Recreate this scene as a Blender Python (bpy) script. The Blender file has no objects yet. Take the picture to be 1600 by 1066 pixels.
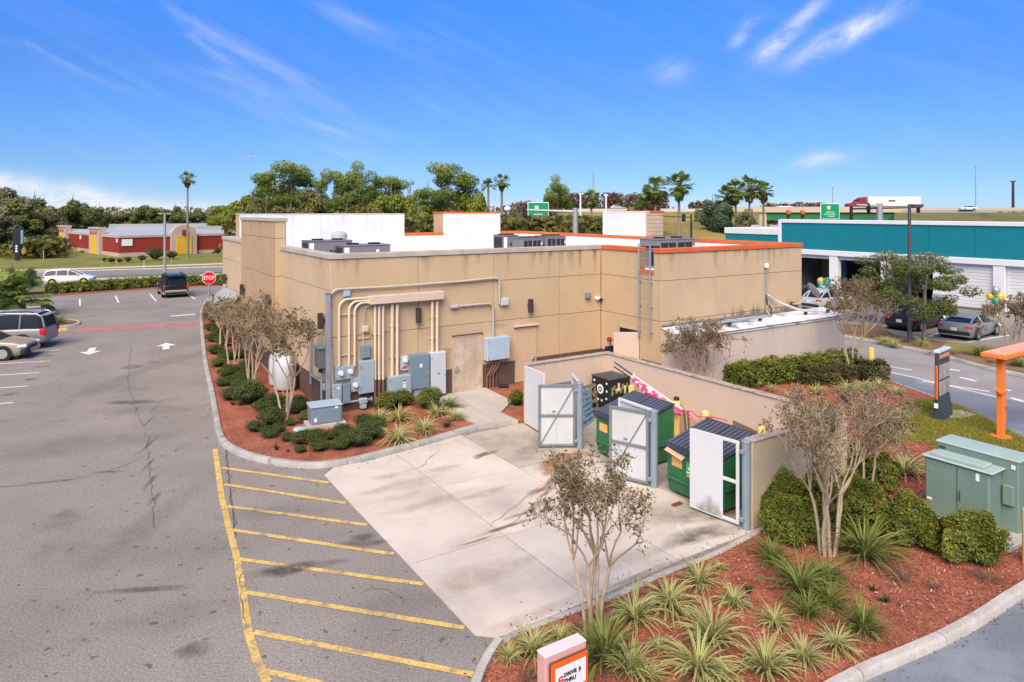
import bpy, bmesh, math, random
import numpy as np
from mathutils import Vector, Matrix, Euler
R = math.radians
random.seed(7); rng = np.random.default_rng(7)
SC = bpy.context.scene; COL = SC.collection
# ------------------------------------------------------------------ camera
CAM_H, FPX, HOR = 7.2, 1070.0, 330.0
cam = bpy.data.cameras.new("camera"); cam_o = bpy.data.objects.new("camera", cam); COL.objects.link(cam_o)
cam.sensor_width = 36.0; cam.lens = FPX / 1600 * 36; cam.shift_y = -(533 - HOR) / 1600
cam.clip_start = 0.1; cam.clip_end = 6000
cam_o.location = (0, 0, CAM_H); cam_o.rotation_euler = (R(90), 0, 0)
SC.camera = cam_o
# ------------------------------------------------------------------ sky, sun, exposure
SUN_EL, SUN_AZ = 46.0, 192.0          # azimuth clockwise from +Y: behind and a little to the left of the camera
W = bpy.data.worlds.new("World"); SC.world = W; W.use_nodes = True
nt = W.node_tree; nt.nodes.clear(); N = nt.nodes.new; L = nt.links.new
wout = N("ShaderNodeOutputWorld"); bg = N("ShaderNodeBackground"); bg.inputs[1].default_value = 0.092
sky = N("ShaderNodeTexSky"); sky.sky_type = 'NISHITA'; sky.sun_disc = False
sky.sun_elevation = R(SUN_EL); sky.sun_rotation = R(SUN_AZ); sky.air_density = 1.0; sky.dust_density = 0.0; sky.ozone_density = 3.0; sky.altitude = 0
def mth(op, a, b=None, c=None):
    n = N("ShaderNodeMath"); n.operation = op
    for i, v in enumerate((a, b, c)):
        if v is None: continue
        if isinstance(v, (int, float)): n.inputs[i].default_value = v
        else: L(v, n.inputs[i])
    return n.outputs[0]
tc = N("ShaderNodeTexCoord"); sep = N("ShaderNodeSeparateXYZ"); L(tc.outputs['Generated'], sep.inputs[0])
az = mth('ARCTAN2', sep.outputs[0], sep.outputs[1]); el = mth('ARCSINE', sep.outputs[2])
def azel(px, py):
    a = math.atan((px - 800) / FPX); return a, math.atan((HOR - py) / FPX * math.cos(a))
def wisps(rot, sx, sy, scale, detail, lo, hi, seed):
    c, s = math.cos(rot), math.sin(rot)
    p = mth('ADD', mth('MULTIPLY', az, c), mth('MULTIPLY', el, s)); q = mth('SUBTRACT', mth('MULTIPLY', el, c), mth('MULTIPLY', az, s))
    cmb = N("ShaderNodeCombineXYZ"); L(mth('MULTIPLY', p, sx), cmb.inputs[0]); L(mth('MULTIPLY', q, sy), cmb.inputs[1]); cmb.inputs[2].default_value = seed
    no = N("ShaderNodeTexNoise"); L(cmb.outputs[0], no.inputs['Vector']); no.inputs['Scale'].default_value = scale
    no.inputs['Detail'].default_value = detail; no.inputs['Roughness'].default_value = 0.62; no.inputs['Distortion'].default_value = 0.5
    mr = N("ShaderNodeMapRange"); mr.inputs[1].default_value = lo; mr.inputs[2].default_value = hi; L(no.outputs['Fac'], mr.inputs[0])
    mr.interpolation_type = 'SMOOTHSTEP'
    return mr.outputs[0]
def patch(px, py, rx, ry, rot):               # a soft elliptic region of the sky around one direction
    a, e = azel(px, py); rx /= FPX; ry /= FPX; c, s = math.cos(rot), math.sin(rot)
    da = mth('SUBTRACT', az, a); de = mth('SUBTRACT', el, e)
    p = mth('DIVIDE', mth('ADD', mth('MULTIPLY', da, c), mth('MULTIPLY', de, s)), rx)
    q = mth('DIVIDE', mth('SUBTRACT', mth('MULTIPLY', de, c), mth('MULTIPLY', da, s)), ry)
    d2 = mth('ADD', mth('MULTIPLY', p, p), mth('MULTIPLY', q, q))
    return mth('EXPONENT', mth('MULTIPLY', d2, -1.0))
cirrus = wisps(R(-24), 1.0, 5.5, 5.0, 6, 0.40, 0.78, 1.3)
cumul = wisps(R(20), 1.0, 1.7, 16.0, 5, 0.34, 0.70, 4.1)
ragged = wisps(R(30), 1.0, 2.2, 17.0, 7, 0.24, 0.66, 7.7)
tot = mth('MULTIPLY', cirrus, 0.05)
for (px, py, rx, ry, rt, k) in [(330, 70, 150, 32, -22, .62), (150, 115, 190, 9, -17, .42), (200, 165, 110, 8, -24, .38), (70, 75, 110, 10, -18, .45),
        (560, 40, 90, 22, -20, .34), (560, 205, 75, 11, -8, .42), (450, 175, 160, 26, -18, .22), (680, 110, 40, 80, 10, .2), (540, 240, 120, 10, -6, .3)]:
    tot = mth('ADD', tot, mth('MULTIPLY', mth('MULTIPLY', patch(px, py, rx, ry, R(rt)), cirrus), k * .55))
for (px, py, rx, ry, rt, k) in [(1316, 57, 64, 13, 24, 1.15), (1210, 70, 36, 13, 36, 1.0), (1264, 18, 26, 9, 35, .6), (1155, 60, 16, 9, 40, .4), (1178, 34, 18, 9, 15, .4),
        (1048, 112, 28, 16, 0, .3), (1280, 249, 36, 9, 8, .7)]:
    tot = mth('ADD', tot, mth('MULTIPLY', mth('MULTIPLY', patch(px, py, rx, ry, R(rt)), ragged), k * .92))
for (px, py, rx, ry, rt, k) in [(40, 290, 75, 13, -8, 1.0), (120, 310, 110, 14, -8, .9), (210, 326, 160, 12, 0, .8), (700, 326, 260, 9, 0, .55), (1120, 322, 190, 12, 0, .45)]:
    tot = mth('ADD', tot, mth('MULTIPLY', mth('MULTIPLY', patch(px, py, rx, ry, R(rt)), mth('ADD', mth('MULTIPLY', cumul, .7), .3)), k))
tot = mth('MINIMUM', tot, 0.92)
ramp = N("ShaderNodeValToRGB"); ramp.color_ramp.interpolation = 'EASE'      # the camera's deep blue rendering of a clear sky
for i, (p, c) in enumerate([(0.0, (.34, .53, .98)), (.06, (.32, .51, .89)), (.155, (.31, .55, 1.0)), (.30, (.30, .70, 1.40))]):
    e = ramp.color_ramp.elements[i] if i < 2 else ramp.color_ramp.elements.new(p)
    e.position = p; e.color = (*c, 1)
L(mth('MAXIMUM', el, 0.0), ramp.inputs[0])
hs = N("ShaderNodeMix"); hs.data_type = 'RGBA'; hs.blend_type = 'MULTIPLY'; hs.inputs[0].default_value = 1.0; hs.clamp_result = False
L(sky.outputs[0], hs.inputs[6]); L(ramp.outputs[0], hs.inputs[7])
mx = N("ShaderNodeMix"); mx.data_type = 'RGBA'; L(tot, mx.inputs[0]); L(hs.outputs[2], mx.inputs[6]); mx.inputs[7].default_value = (6.3, 6.5, 6.9, 1)
L(mx.outputs[2], bg.inputs[0]); L(bg.outputs[0], wout.inputs[0])
sun = bpy.data.lights.new("sun", 'SUN'); sun.energy = 4.4; sun.angle = R(50); sun.color = (1.0, 0.875, 0.70)
sun_o = bpy.data.objects.new("sun", sun); COL.objects.link(sun_o)
_d = Vector((math.sin(R(SUN_AZ)) * math.cos(R(SUN_EL)), math.cos(R(SUN_AZ)) * math.cos(R(SUN_EL)), math.sin(R(SUN_EL))))
sun_o.rotation_euler = _d.to_track_quat('Z', 'Y').to_euler(); sun_o.location = (0, -20, 60)
vs = SC.view_settings; SC.display_settings.display_device = 'sRGB'
vs.view_transform = 'Standard'; vs.look = 'None'; vs.gamma = 1.0; vs.use_curve_mapping = False; vs.exposure = 0.62
SC.render.engine = 'CYCLES'; SC.cycles.max_bounces = 6; SC.cycles.transparent_max_bounces = 8
# ------------------------------------------------------------------ places
def g(px, py, z=0.0):                        # the ground (or height z) point seen at a pixel of the photograph
    y = (CAM_H - z) * FPX / (py - HOR); return Vector(((px - 800) / FPX * y, y, z))
def at(px, y, z=0.0): return Vector(((px - 800) / FPX * y, y, z))      # by distance
def zz(py, y): return CAM_H - (py - HOR) / FPX * y                       # height of a pixel row at a distance
BO = Vector((-6.37, 24.0, 0)); UX = Vector((.842, .5395, 0)); VX = Vector((-.5395, .842, 0)); BROT = math.atan2(.5395, .842)
def B(u, v, z=0.0): return BO + UX * u + VX * v + Vector((0, 0, z))
def uv(p): d = Vector((p[0], p[1], 0)) - BO; return d.dot(UX), d.dot(VX)
def onV(px, py, v=0.0):                       # pixel -> (u, z) on the plane v = const
    k = (px - 800) / FPX; a = BO + VX * v; t = (k * a.y - a.x) / (UX.x - k * UX.y); return t, zz(py, a.y + UX.y * t)
def onU(px, py, u=0.0):                       # pixel -> (v, z) on the plane u = const
    k = (px - 800) / FPX; a = BO + UX * u; t = (k * a.y - a.x) / (VX.x - k * VX.y); return t, zz(py, a.y + VX.y * t)
# ------------------------------------------------------------------ scene objects
def tag(o, label=None, cat=None, group=None, kind=None):
    if label: o["label"] = label
    if cat: o["category"] = cat
    if group: o["group"] = group
    if kind: o["kind"] = kind
    return o
def thing(name, label, cat, loc=(0, 0, 0), rz=0.0, group=None):
    o = bpy.data.objects.new(name, None); COL.objects.link(o); o.empty_display_size = .2
    o.location = loc; o.rotation_euler = (0, 0, rz); return tag(o, label, cat, group)
def link(name, me, parent=None, loc=(0, 0, 0), rot=(0, 0, 0), sc=None):
    o = bpy.data.objects.new(name, me); COL.objects.link(o)
    if parent is not None: o.parent = parent
    o.location = loc; o.rotation_euler = rot
    if sc is not None: o.scale = sc if hasattr(sc, "__len__") else (sc, sc, sc)
    return o
def kids(o): return [c for c in bpy.data.objects if c.parent == o]
KID = {}
def dup(o, loc, rz=None, sc=None, label=None, group=None):
    def cp(x, par):
        c = x.copy(); COL.objects.link(c)
        if par is not None: c.parent = par
        if x.name not in KID: KID[x.name] = [k.name for k in kids(x)]
        for k in KID[x.name]: cp(bpy.data.objects[k], c)
        return c
    c = cp(o, None); c.location = loc
    if rz is not None: c.rotation_euler = (o.rotation_euler[0], o.rotation_euler[1], rz)
    if sc is not None: c.scale = sc if hasattr(sc, "__len__") else (sc, sc, sc)
    return tag(c, label, None, group)
class MB:
    def __init__(s): s.v = []; s.f = []; s.sm = []; s.mi = []; s.M = [Matrix()]; s.m = 0
    def add(s, vs, fs, smooth=False):
        n = len(s.v); M = s.M[-1]
        s.v += [tuple(M @ Vector(p)) for p in vs]
        for f in fs: s.f.append(tuple(i + n for i in f)); s.sm.append(smooth); s.mi.append(s.m)
        return s
    def push(s, M): s.M.append(s.M[-1] @ M); return s
    def pop(s): s.M.pop(); return s
    def box(s, c, d, bev=0.0, rz=0.0, rot=None):
        M = Matrix.Translation(c) @ (rot if rot is not None else Matrix.Rotation(rz, 4, 'Z'))
        x, y, z = d[0] / 2, d[1] / 2, d[2] / 2; b = min(bev, x * .9, y * .9, z * .9)
        s.push(M)
        if b <= 0:
            vs = [(i * x, j * y, k * z) for k in (-1, 1) for j in (-1, 1) for i in (-1, 1)]
            s.add(vs, [(0, 2, 3, 1), (4, 5, 7, 6), (0, 1, 5, 4), (2, 6, 7, 3), (0, 4, 6, 2), (1, 3, 7, 5)])
        else:
            vs = []; ix = {}
            for k in (-1, 1):
                for j in (-1, 1):
                    for i in (-1, 1):
                        for a in range(3):
                            q = [i * (x - b), j * (y - b), k * (z - b)]; q[a] = (i, j, k)[a] * (x, y, z)[a]
                            ix[(i, j, k, a)] = len(vs); vs.append(tuple(q))
            fs = []
            for a in range(3):
                o1, o2 = (a + 1) % 3, (a + 2) % 3
                for sg in (-1, 1):
                    qq = []
                    for (p, r) in ((-1, -1), (1, -1), (1, 1), (-1, 1)):
                        k3 = [0, 0, 0]; k3[a] = sg; k3[o1] = p; k3[o2] = r; qq.append(ix[(*k3, a)])
                    fs.append(tuple(qq if sg > 0 else qq[::-1]))
                for p in (-1, 1):
                    for r in (-1, 1):
                        e = []
                        for t in (-1, 1):
                            k3 = [0, 0, 0]; k3[a] = t; k3[o1] = p; k3[o2] = r; e.append((ix[(*k3, o1)], ix[(*k3, o2)]))
                        q = (e[0][0], e[1][0], e[1][1], e[0][1]); fs.append(q if p * r < 0 else q[::-1])
            for k in (-1, 1):
                for j in (-1, 1):
                    for i in (-1, 1):
                        q = tuple(ix[(i, j, k, a)] for a in range(3)); fs.append(q if i * j * k > 0 else q[::-1])
            s.add(vs, fs)
        return s.pop()
    def b2(s, p, q, bev=0.0):                 # box from two corners
        return s.box([(a + b) / 2 for a, b in zip(p, q)], [abs(a - b) for a, b in zip(p, q)], bev)
    def prism(s, pts, z0, z1, top=True, bot=False):
        n = len(pts)
        a = sum(pts[i][0] * pts[(i + 1) % n][1] - pts[(i + 1) % n][0] * pts[i][1] for i in range(n))
        if a < 0: pts = pts[::-1]
        vs = [(p[0], p[1], z0) for p in pts] + [(p[0], p[1], z1) for p in pts]
        fs = [(i, (i + 1) % n, n + (i + 1) % n, n + i) for i in range(n)]
        if top: fs.append(tuple(range(n, 2 * n)))
        if bot: fs.append(tuple(range(n - 1, -1, -1)))
        return s.add(vs, fs)
    def sheet(s, pts, z=None):
        n = len(pts); a = sum(pts[i][0] * pts[(i + 1) % n][1] - pts[(i + 1) % n][0] * pts[i][1] for i in range(n))
        if a < 0: pts = pts[::-1]
        return s.add([(p[0], p[1], p[2] if z is None else z) for p in pts], [tuple(range(n))])
    def tube(s, path, r, n=8, caps=True, closed=False):
        P = [Vector(p) for p in path]; k = len(P); rs = r if hasattr(r, "__len__") else [r] * k
        vs = []; up = None
        for i, p in enumerate(P):
            if closed: t = P[(i + 1) % k] - P[i - 1]
            else: t = (P[min(i + 1, k - 1)] - P[max(i - 1, 0)])
            t = t.normalized() if t.length > 1e-9 else Vector((0, 0, 1))
            if up is None: up = Vector((0, 0, 1)) if abs(t.z) < .9 else Vector((1, 0, 0))
            a = t.cross(up); a = a.normalized() if a.length > 1e-6 else t.orthogonal().normalized(); b = a.cross(t); up = b
            for j in range(n):
                w = 2 * math.pi * j / n; q = p + (a * math.cos(w) + b * math.sin(w)) * rs[i]; vs.append(tuple(q))
        fs = []
        for i in range(k if closed else k - 1):
            i2 = (i + 1) % k
            for j in range(n): fs.append((i * n + j, i2 * n + j, i2 * n + (j + 1) % n, i * n + (j + 1) % n))
        s.add(vs, [f[::-1] for f in fs], True)
        if caps and not closed: s.add(vs[:n], [tuple(range(n))]); s.add(vs[-n:], [tuple(range(n - 1, -1, -1))])
        return s
    def lathe(s, prof, n=16, c=(0, 0, 0), ax='Z', smooth=True):   # prof: (r, h)
        Mx = Matrix.Translation(c)
        if ax == 'X': Mx = Mx @ Matrix.Rotation(R(90), 4, 'Y')
        if ax == 'Y': Mx = Mx @ Matrix.Rotation(R(-90), 4, 'X')
        s.push(Mx); vs = []; fs = []
        for (r, h) in prof:
            for j in range(n): w = 2 * math.pi * j / n; vs.append((r * math.cos(w), r * math.sin(w), h))
        for i in range(len(prof) - 1):
            for j in range(n): fs.append((i * n + j, i * n + (j + 1) % n, (i + 1) * n + (j + 1) % n, (i + 1) * n + j))
        s.add(vs, fs, smooth)
        if prof[0][0] > 1e-4: s.add(vs[:n], [tuple(range(n - 1, -1, -1))])
        if prof[-1][0] > 1e-4: s.add(vs[-n:], [tuple(range(n))])
        return s.pop()
    def ball(s, c, r, n=12, m=8):
        rr = r if hasattr(r, "__len__") else (r, r, r)
        s.push(Matrix.Translation(c) @ Matrix.Diagonal((*rr, 1)))
        s.lathe([(max(1e-5, math.sin(math.pi * i / m)), -math.cos(math.pi * i / m)) for i in range(m + 1)], n); return s.pop()
    def mesh(s, name, mats):
        me = bpy.data.meshes.new(name); me.from_pydata(s.v, [], s.f)
        for m in (mats if isinstance(mats, (list, tuple)) else [mats]): me.materials.append(m)
        me.polygons.foreach_set("use_smooth", s.sm); me.polygons.foreach_set("material_index", s.mi)
        if any(s.sm): me.set_sharp_from_angle(angle=R(40))
        me.update(); return me
    def build(s, name, mats, parent=None, loc=(0, 0, 0), rot=(0, 0, 0)): return link(name, s.mesh(name, mats), parent, loc, rot)
def boxpart(name, mat, parent, c, d, bev=0.0, rz=0.0): return MB().box(c, d, bev, rz).build(name, mat, parent)
def text_mb(body, size, mat, depth=.004, align='CENTER', bold=0.0, sx=1.0):
    cu = bpy.data.curves.new("lettering", 'FONT'); cu.body = body; cu.size = size; cu.extrude = depth; cu.align_x = align; cu.align_y = 'CENTER'; cu.offset = bold; cu.resolution_u = 2
    cu.space_line = .85
    o = bpy.data.objects.new("lettering", cu); COL.objects.link(o)
    me = bpy.data.meshes.new_from_object(o.evaluated_get(bpy.context.evaluated_depsgraph_get())); bpy.data.objects.remove(o)
    if sx != 1.0: me.transform(Matrix.Diagonal((sx, 1, 1, 1)))
    me.materials.clear(); me.materials.append(mat); return me
def facing(M3):                                # lettering lies in XY facing +Z; stand it up so it reads from -Y
    return Matrix.Rotation(R(90), 4, 'X')
# ------------------------------------------------------------------ materials
MT = {}
def mat(name, col, rough=.85, var=.12, scale=3.0, fine=0.0, fscale=60, bump=0.0, metal=0.0, streak=0.0, streakc=(.12, .11, .09), spec=.3, alpha=None, tint=None, stretch=None, coat=0.0, spots=None):
    if name in MT: return MT[name]
    m = bpy.data.materials.new(name); m.use_nodes = True; t = m.node_tree; p = t.nodes['Principled BSDF']; n = t.nodes.new; l = t.links.new
    p.inputs['Roughness'].default_value = rough; p.inputs['Metallic'].default_value = metal; p.inputs['Specular IOR Level'].default_value = spec
    if coat: p.inputs['Coat Weight'].default_value = coat; p.inputs['Coat Roughness'].default_value = .08
    tcn = n("ShaderNodeTexCoord"); oi = n("ShaderNodeObjectInfo")
    ad = n("ShaderNodeVectorMath"); ad.operation = 'ADD'; l(tcn.outputs['Object'], ad.inputs[0])
    rm = n("ShaderNodeVectorMath"); rm.operation = 'SCALE'; cb = n("ShaderNodeCombineXYZ")
    l(oi.outputs['Random'], cb.inputs[0]); cb.inputs[1].default_value = .37; l(oi.outputs['Random'], cb.inputs[2]); l(cb.outputs[0], rm.inputs[0]); rm.inputs['Scale'].default_value = 37.0; l(rm.outputs[0], ad.inputs[1])
    vec = ad.outputs[0]
    if stretch:
        mp = n("ShaderNodeMapping"); mp.inputs['Scale'].default_value = stretch; l(vec, mp.inputs[0]); vec = mp.outputs[0]
    def noise(sc, det=4, v=vec, ro=.6):
        q = n("ShaderNodeTexNoise"); q.inputs['Scale'].default_value = sc; q.inputs['Detail'].default_value = det; q.inputs['Roughness'].default_value = ro; l(v, q.inputs['Vector']); return q.outputs['Fac']
    def ramp(fac, a, b):
        q = n("ShaderNodeMapRange"); q.inputs[1].default_value = .3; q.inputs[2].default_value = .7; q.inputs[3].default_value = a; q.inputs[4].default_value = b; l(fac, q.inputs[0]); return q.outputs[0]
    def mul(a, b):
        q = n("ShaderNodeMath"); q.operation = 'MULTIPLY'; l(a, q.inputs[0]); l(b, q.inputs[1]); return q.outputs[0]
    k = ramp(noise(scale), 1 - var, 1 + var)
    if fine: k = mul(k, ramp(noise(fscale, 3, tcn.outputs['Object']), 1 - fine, 1 + fine))
    cm = n("ShaderNodeMix"); cm.data_type = 'RGBA'; cm.blend_type = 'MULTIPLY'; cm.inputs[0].default_value = 1
    cm.inputs[6].default_value = (*col, 1); l(k, cm.inputs[7]); out = cm.outputs[2]
    if tint:                                  # second colour in patches
        x = n("ShaderNodeMix"); x.data_type = 'RGBA'; f = n("ShaderNodeMapRange"); f.inputs[1].default_value = tint[1]; f.inputs[2].default_value = tint[2]; l(noise(tint[3], 5), f.inputs[0])
        l(f.outputs[0], x.inputs[0]); l(out, x.inputs[6]); x.inputs[7].default_value = (*tint[0], 1); out = x.outputs[2]
    if spots:                                 # scattered small dark marks
        x = n("ShaderNodeMix"); x.data_type = 'RGBA'; f = n("ShaderNodeMapRange"); f.inputs[1].default_value = spots[1]; f.inputs[2].default_value = spots[2]; l(noise(spots[3], 2), f.inputs[0])
        l(f.outputs[0], x.inputs[0]); l(out, x.inputs[6]); x.inputs[7].default_value = (*spots[0], 1); out = x.outputs[2]
    if streak:                                # rain streaks and grime running down
        mp = n("ShaderNodeMapping"); mp.inputs['Scale'].default_value = (3.2, 3.2, .22); l(ad.outputs[0], mp.inputs[0])
        f = n("ShaderNodeMapRange"); f.inputs[1].default_value = .52; f.inputs[2].default_value = .86; f.inputs[4].default_value = streak; l(noise(1.0, 5, mp.outputs[0], .7), f.inputs[0])
        x = n("ShaderNodeMix"); x.data_type = 'RGBA'; l(f.outputs[0], x.inputs[0]); l(out, x.inputs[6]); x.inputs[7].default_value = (*streakc, 1); out = x.outputs[2]
    l(out, p.inputs['Base Color'])
    if bump:
        bn = n("ShaderNodeBump"); bn.inputs['Strength'].default_value = bump; bn.inputs['Distance'].default_value = .01; l(noise(fscale, 4, tcn.outputs['Object']), bn.inputs['Height']); l(bn.outputs[0], p.inputs['Normal'])
    MT[name] = m; return m
def leafmat(name, ca, cb, cc=None, edge=None, transl=.38, rough=.6):
    if name in MT: return MT[name]
    m = bpy.data.materials.new(name); m.use_nodes = True; t = m.node_tree; t.nodes.clear(); n = t.nodes.new; l = t.links.new
    a = n("ShaderNodeAttribute"); a.attribute_name = "tint"; cr = n("ShaderNodeValToRGB"); el_ = cr.color_ramp.elements
    el_[0].color = (*ca, 1); el_[1].color = (*cb, 1)
    if cc: e = el_.new(.86); e.color = (*cb, 1); el_[-1].color = (*cc, 1)
    l(a.outputs['Fac'], cr.inputs[0]); out = cr.outputs[0]
    if edge:
        b = n("ShaderNodeAttribute"); b.attribute_name = "edge"; x = n("ShaderNodeMix"); x.data_type = 'RGBA'
        mr = n("ShaderNodeMapRange"); mr.inputs[1].default_value = edge[1]; mr.inputs[2].default_value = edge[2]; l(b.outputs['Fac'], mr.inputs[0]); l(mr.outputs[0], x.inputs[0]); l(out, x.inputs[6]); x.inputs[7].default_value = (*edge[0], 1); out = x.outputs[2]
    d = n("ShaderNodeBsdfPrincipled"); d.inputs['Roughness'].default_value = rough; d.inputs['Specular IOR Level'].default_value = .25; l(out, d.inputs['Base Color'])
    tr = n("ShaderNodeBsdfTranslucent"); l(out, tr.inputs[0]); ms = n("ShaderNodeMixShader"); ms.inputs[0].default_value = transl
    l(d.outputs[0], ms.inputs[1]); l(tr.outputs[0], ms.inputs[2]); o = n("ShaderNodeOutputMaterial"); l(ms.outputs[0], o.inputs[0]); MT[name] = m; return m
def quads_mesh(name, V4, tint, m):             # V4: (N,4,3); tint: (N,)
    n = len(V4); me = bpy.data.meshes.new(name); me.vertices.add(n * 4); me.vertices.foreach_set("co", np.ascontiguousarray(V4, dtype=np.float32).ravel())
    me.loops.add(n * 4); me.loops.foreach_set("vertex_index", np.arange(n * 4, dtype=np.int32)); me.polygons.add(n)
    me.polygons.foreach_set("loop_start", np.arange(n, dtype=np.int32) * 4)
    a = me.attributes.new("tint", 'FLOAT', 'FACE'); a.data.foreach_set("value", np.asarray(tint, dtype=np.float32))
    me.materials.append(m); me.update(); me.validate(); return me
def leaves(P, size, asp=.55, up=.3, r=rng, norm=None):   # a pointed leaf (kite) at each point
    n = len(P); nr = r.normal(size=(n, 3)); nr[:, 2] = np.abs(nr[:, 2]) + up
    if norm is not None: nr = nr * .55 + norm
    nr /= np.linalg.norm(nr, axis=1)[:, None]
    a = np.cross(nr, r.normal(size=(n, 3))); a /= np.linalg.norm(a, axis=1)[:, None]; b = np.cross(nr, a)
    s = (size * r.uniform(.6, 1.35, n))[:, None]
    return np.stack([P - a * s * .5, P - b * s * asp * .5 + a * s * .08, P + a * s * .5, P + b * s * asp * .5 + a * s * .08], axis=1)
def shell(n, r=rng, lo=.55, flat=1.0):          # points in a ball, dense near its skin
    d = r.normal(size=(n, 3)); d /= np.linalg.norm(d, axis=1)[:, None]; rad = r.uniform(lo ** 3, 1, n) ** (1 / 3)
    return d * rad[:, None] * np.array([1, 1, flat]), d
# ------------------------------------------------------------------ palette
M_asph = mat("asphalt", (.236, .207, .175), .95, .13, .35, .36, 26, .35, tint=((.15, .132, .112), .60, .78, .55), spots=((.12, .105, .092), .675, .72, 4.5))
M_asph_lane = mat("lane_asphalt", (.170, .185, .205), .9, .14, .35, .20, 25, .2, tint=((.30, .31, .33), .58, .80, .5))
M_road = mat("road_asphalt", (.20, .20, .205), .95, .1, .2)
M_conc = mat("pad_concrete", (.545, .475, .39), .9, .12, .5, .05, 40, .12, tint=((.38, .325, .265), .50, .80, .55))
M_concB = mat("pad_concrete_dirty", (.44, .375, .30), .9, .15, .6, .06, 40, .12, tint=((.20, .165, .13), .50, .74, .6))
M_walk = mat("walk_concrete", (.42, .375, .325), .9, .12, .8, .06, 40, .12)
M_kerb = mat("kerb_concrete", (.42, .385, .335), .9, .18, 1.4, .14, 30, .3, tint=((.20, .185, .17), .58, .78, 1.6))
M_kerb2 = mat("kerb_grey", (.34, .32, .285), .9, .2, 1.4, .14, 30, .3, tint=((.17, .165, .155), .55, .75, 1.8))
M_mulch = mat("red_mulch", (.285, .092, .052), .97, .3, 1.6, .55, 34, 1.0, tint=((.19, .065, .04), .55, .75, 2.5))
M_mulchB = mat("brown_mulch", (.19, .115, .06), .97, .3, .8, .5, 26, 1.0)
M_turf = mat("turf", (.165, .165, .035), .97, .25, .25, .3, 9, .6, tint=((.27, .20, .07), .52, .74, .16))
M_lawn = mat("lawn_turf", (.25, .235, .045), .97, .28, .9, .45, 55, .8, tint=((.25, .17, .06), .56, .74, .7))
M_yel = mat("yellow_paint", (.60, .40, .12), .85, .15, 3, .3, 24, tint=((.30, .235, .15), .50, .66, 3.2))
M_wht = mat("white_paint", (.72, .70, .68), .85, .12, 3, .2, 30, tint=((.35, .33, .32), .58, .72, 5))
M_red = mat("red_paint", (.36, .16, .14), .9, .2, 2, .3, 20)
M_crack = mat("crack_sealant", (.085, .082, .08), .9, .3, 5)
M_stain = mat("oil_stain", (.115, .11, .11), .85, .3, 2, .3, 20)
M_dirt = mat("tyre_dirt", (.33, .29, .25), .9, .2, 3, .2, 30)
M_rust = mat("rust_stain", (.40, .22, .10), .9, .2, 3, .2, 30)
M_rubber = mat("rubber", (.02, .02, .021), .8)
# ------------------------------------------------------------------ ground
def struct(name, mb, m, parent=None): return tag(mb.build(name, m, parent), kind='structure')
struct("ground", MB().sheet([(-900, -60, 0), (900, -60, 0), (900, 1600, 0), (-900, 1600, 0)], -.03), M_turf)
lot = MB()
hedgeL = [g(-60, 468), g(76, 462), g(253, 449.5), g(314, 447)]
lot.sheet([Vector((-80, -20, 0)), Vector((60, -20, 0)), B(47.7, -20), B(47.7, 17), B(40, 22), B(26, 26), Vector((4, 72, 0)), hedgeL[3] + Vector((6, 1, 0)), hedgeL[3], hedgeL[2], hedgeL[1], hedgeL[0], Vector((-80, 50, 0))], 0)
struct("parking_lot", lot, M_asph)
def smooth(P, k=6, closed=False):
    P = [Vector(p) for p in P]; out = []; n = len(P)
    for i in range(n if closed else n - 1):
        p0 = P[(i - 1) % n] if closed or i > 0 else P[0] * 2 - P[1]; p1 = P[i]; p2 = P[(i + 1) % n]
        p3 = P[(i + 2) % n] if closed or i + 2 < n else P[-1] * 2 - P[-2]
        for j in range(k):
            t = j / k; out.append(.5 * ((2 * p1) + (p2 - p0) * t + (2 * p0 - 5 * p1 + 4 * p2 - p3) * t * t + (3 * p1 - p0 - 3 * p2 + p3) * t ** 3))
    if not closed: out.append(P[-1])
    return out
def offset(P, d, closed=False):
    n = len(P); out = []
    for i in range(n):
        a = P[(i - 1) % n] if closed or i > 0 else P[i]; b = P[(i + 1) % n] if closed or i < n - 1 else P[i]
        t = (b - a); t.z = 0; t.normalize(); out.append(P[i] + Vector((-t.y, t.x, 0)) * d)
    return out
def resample(P, step):
    d = [0]
    for a, b in zip(P, P[1:]): d.append(d[-1] + (b - a).length)
    n = max(1, round(d[-1] / step)); out = []; j = 0
    for i in range(n + 1):
        s = d[-1] * i / n
        while j < len(d) - 2 and d[j + 1] < s: j += 1
        f = (s - d[j]) / max(1e-9, d[j + 1] - d[j]); out.append(P[j].lerp(P[j + 1], min(1, f)))
    return out
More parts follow.
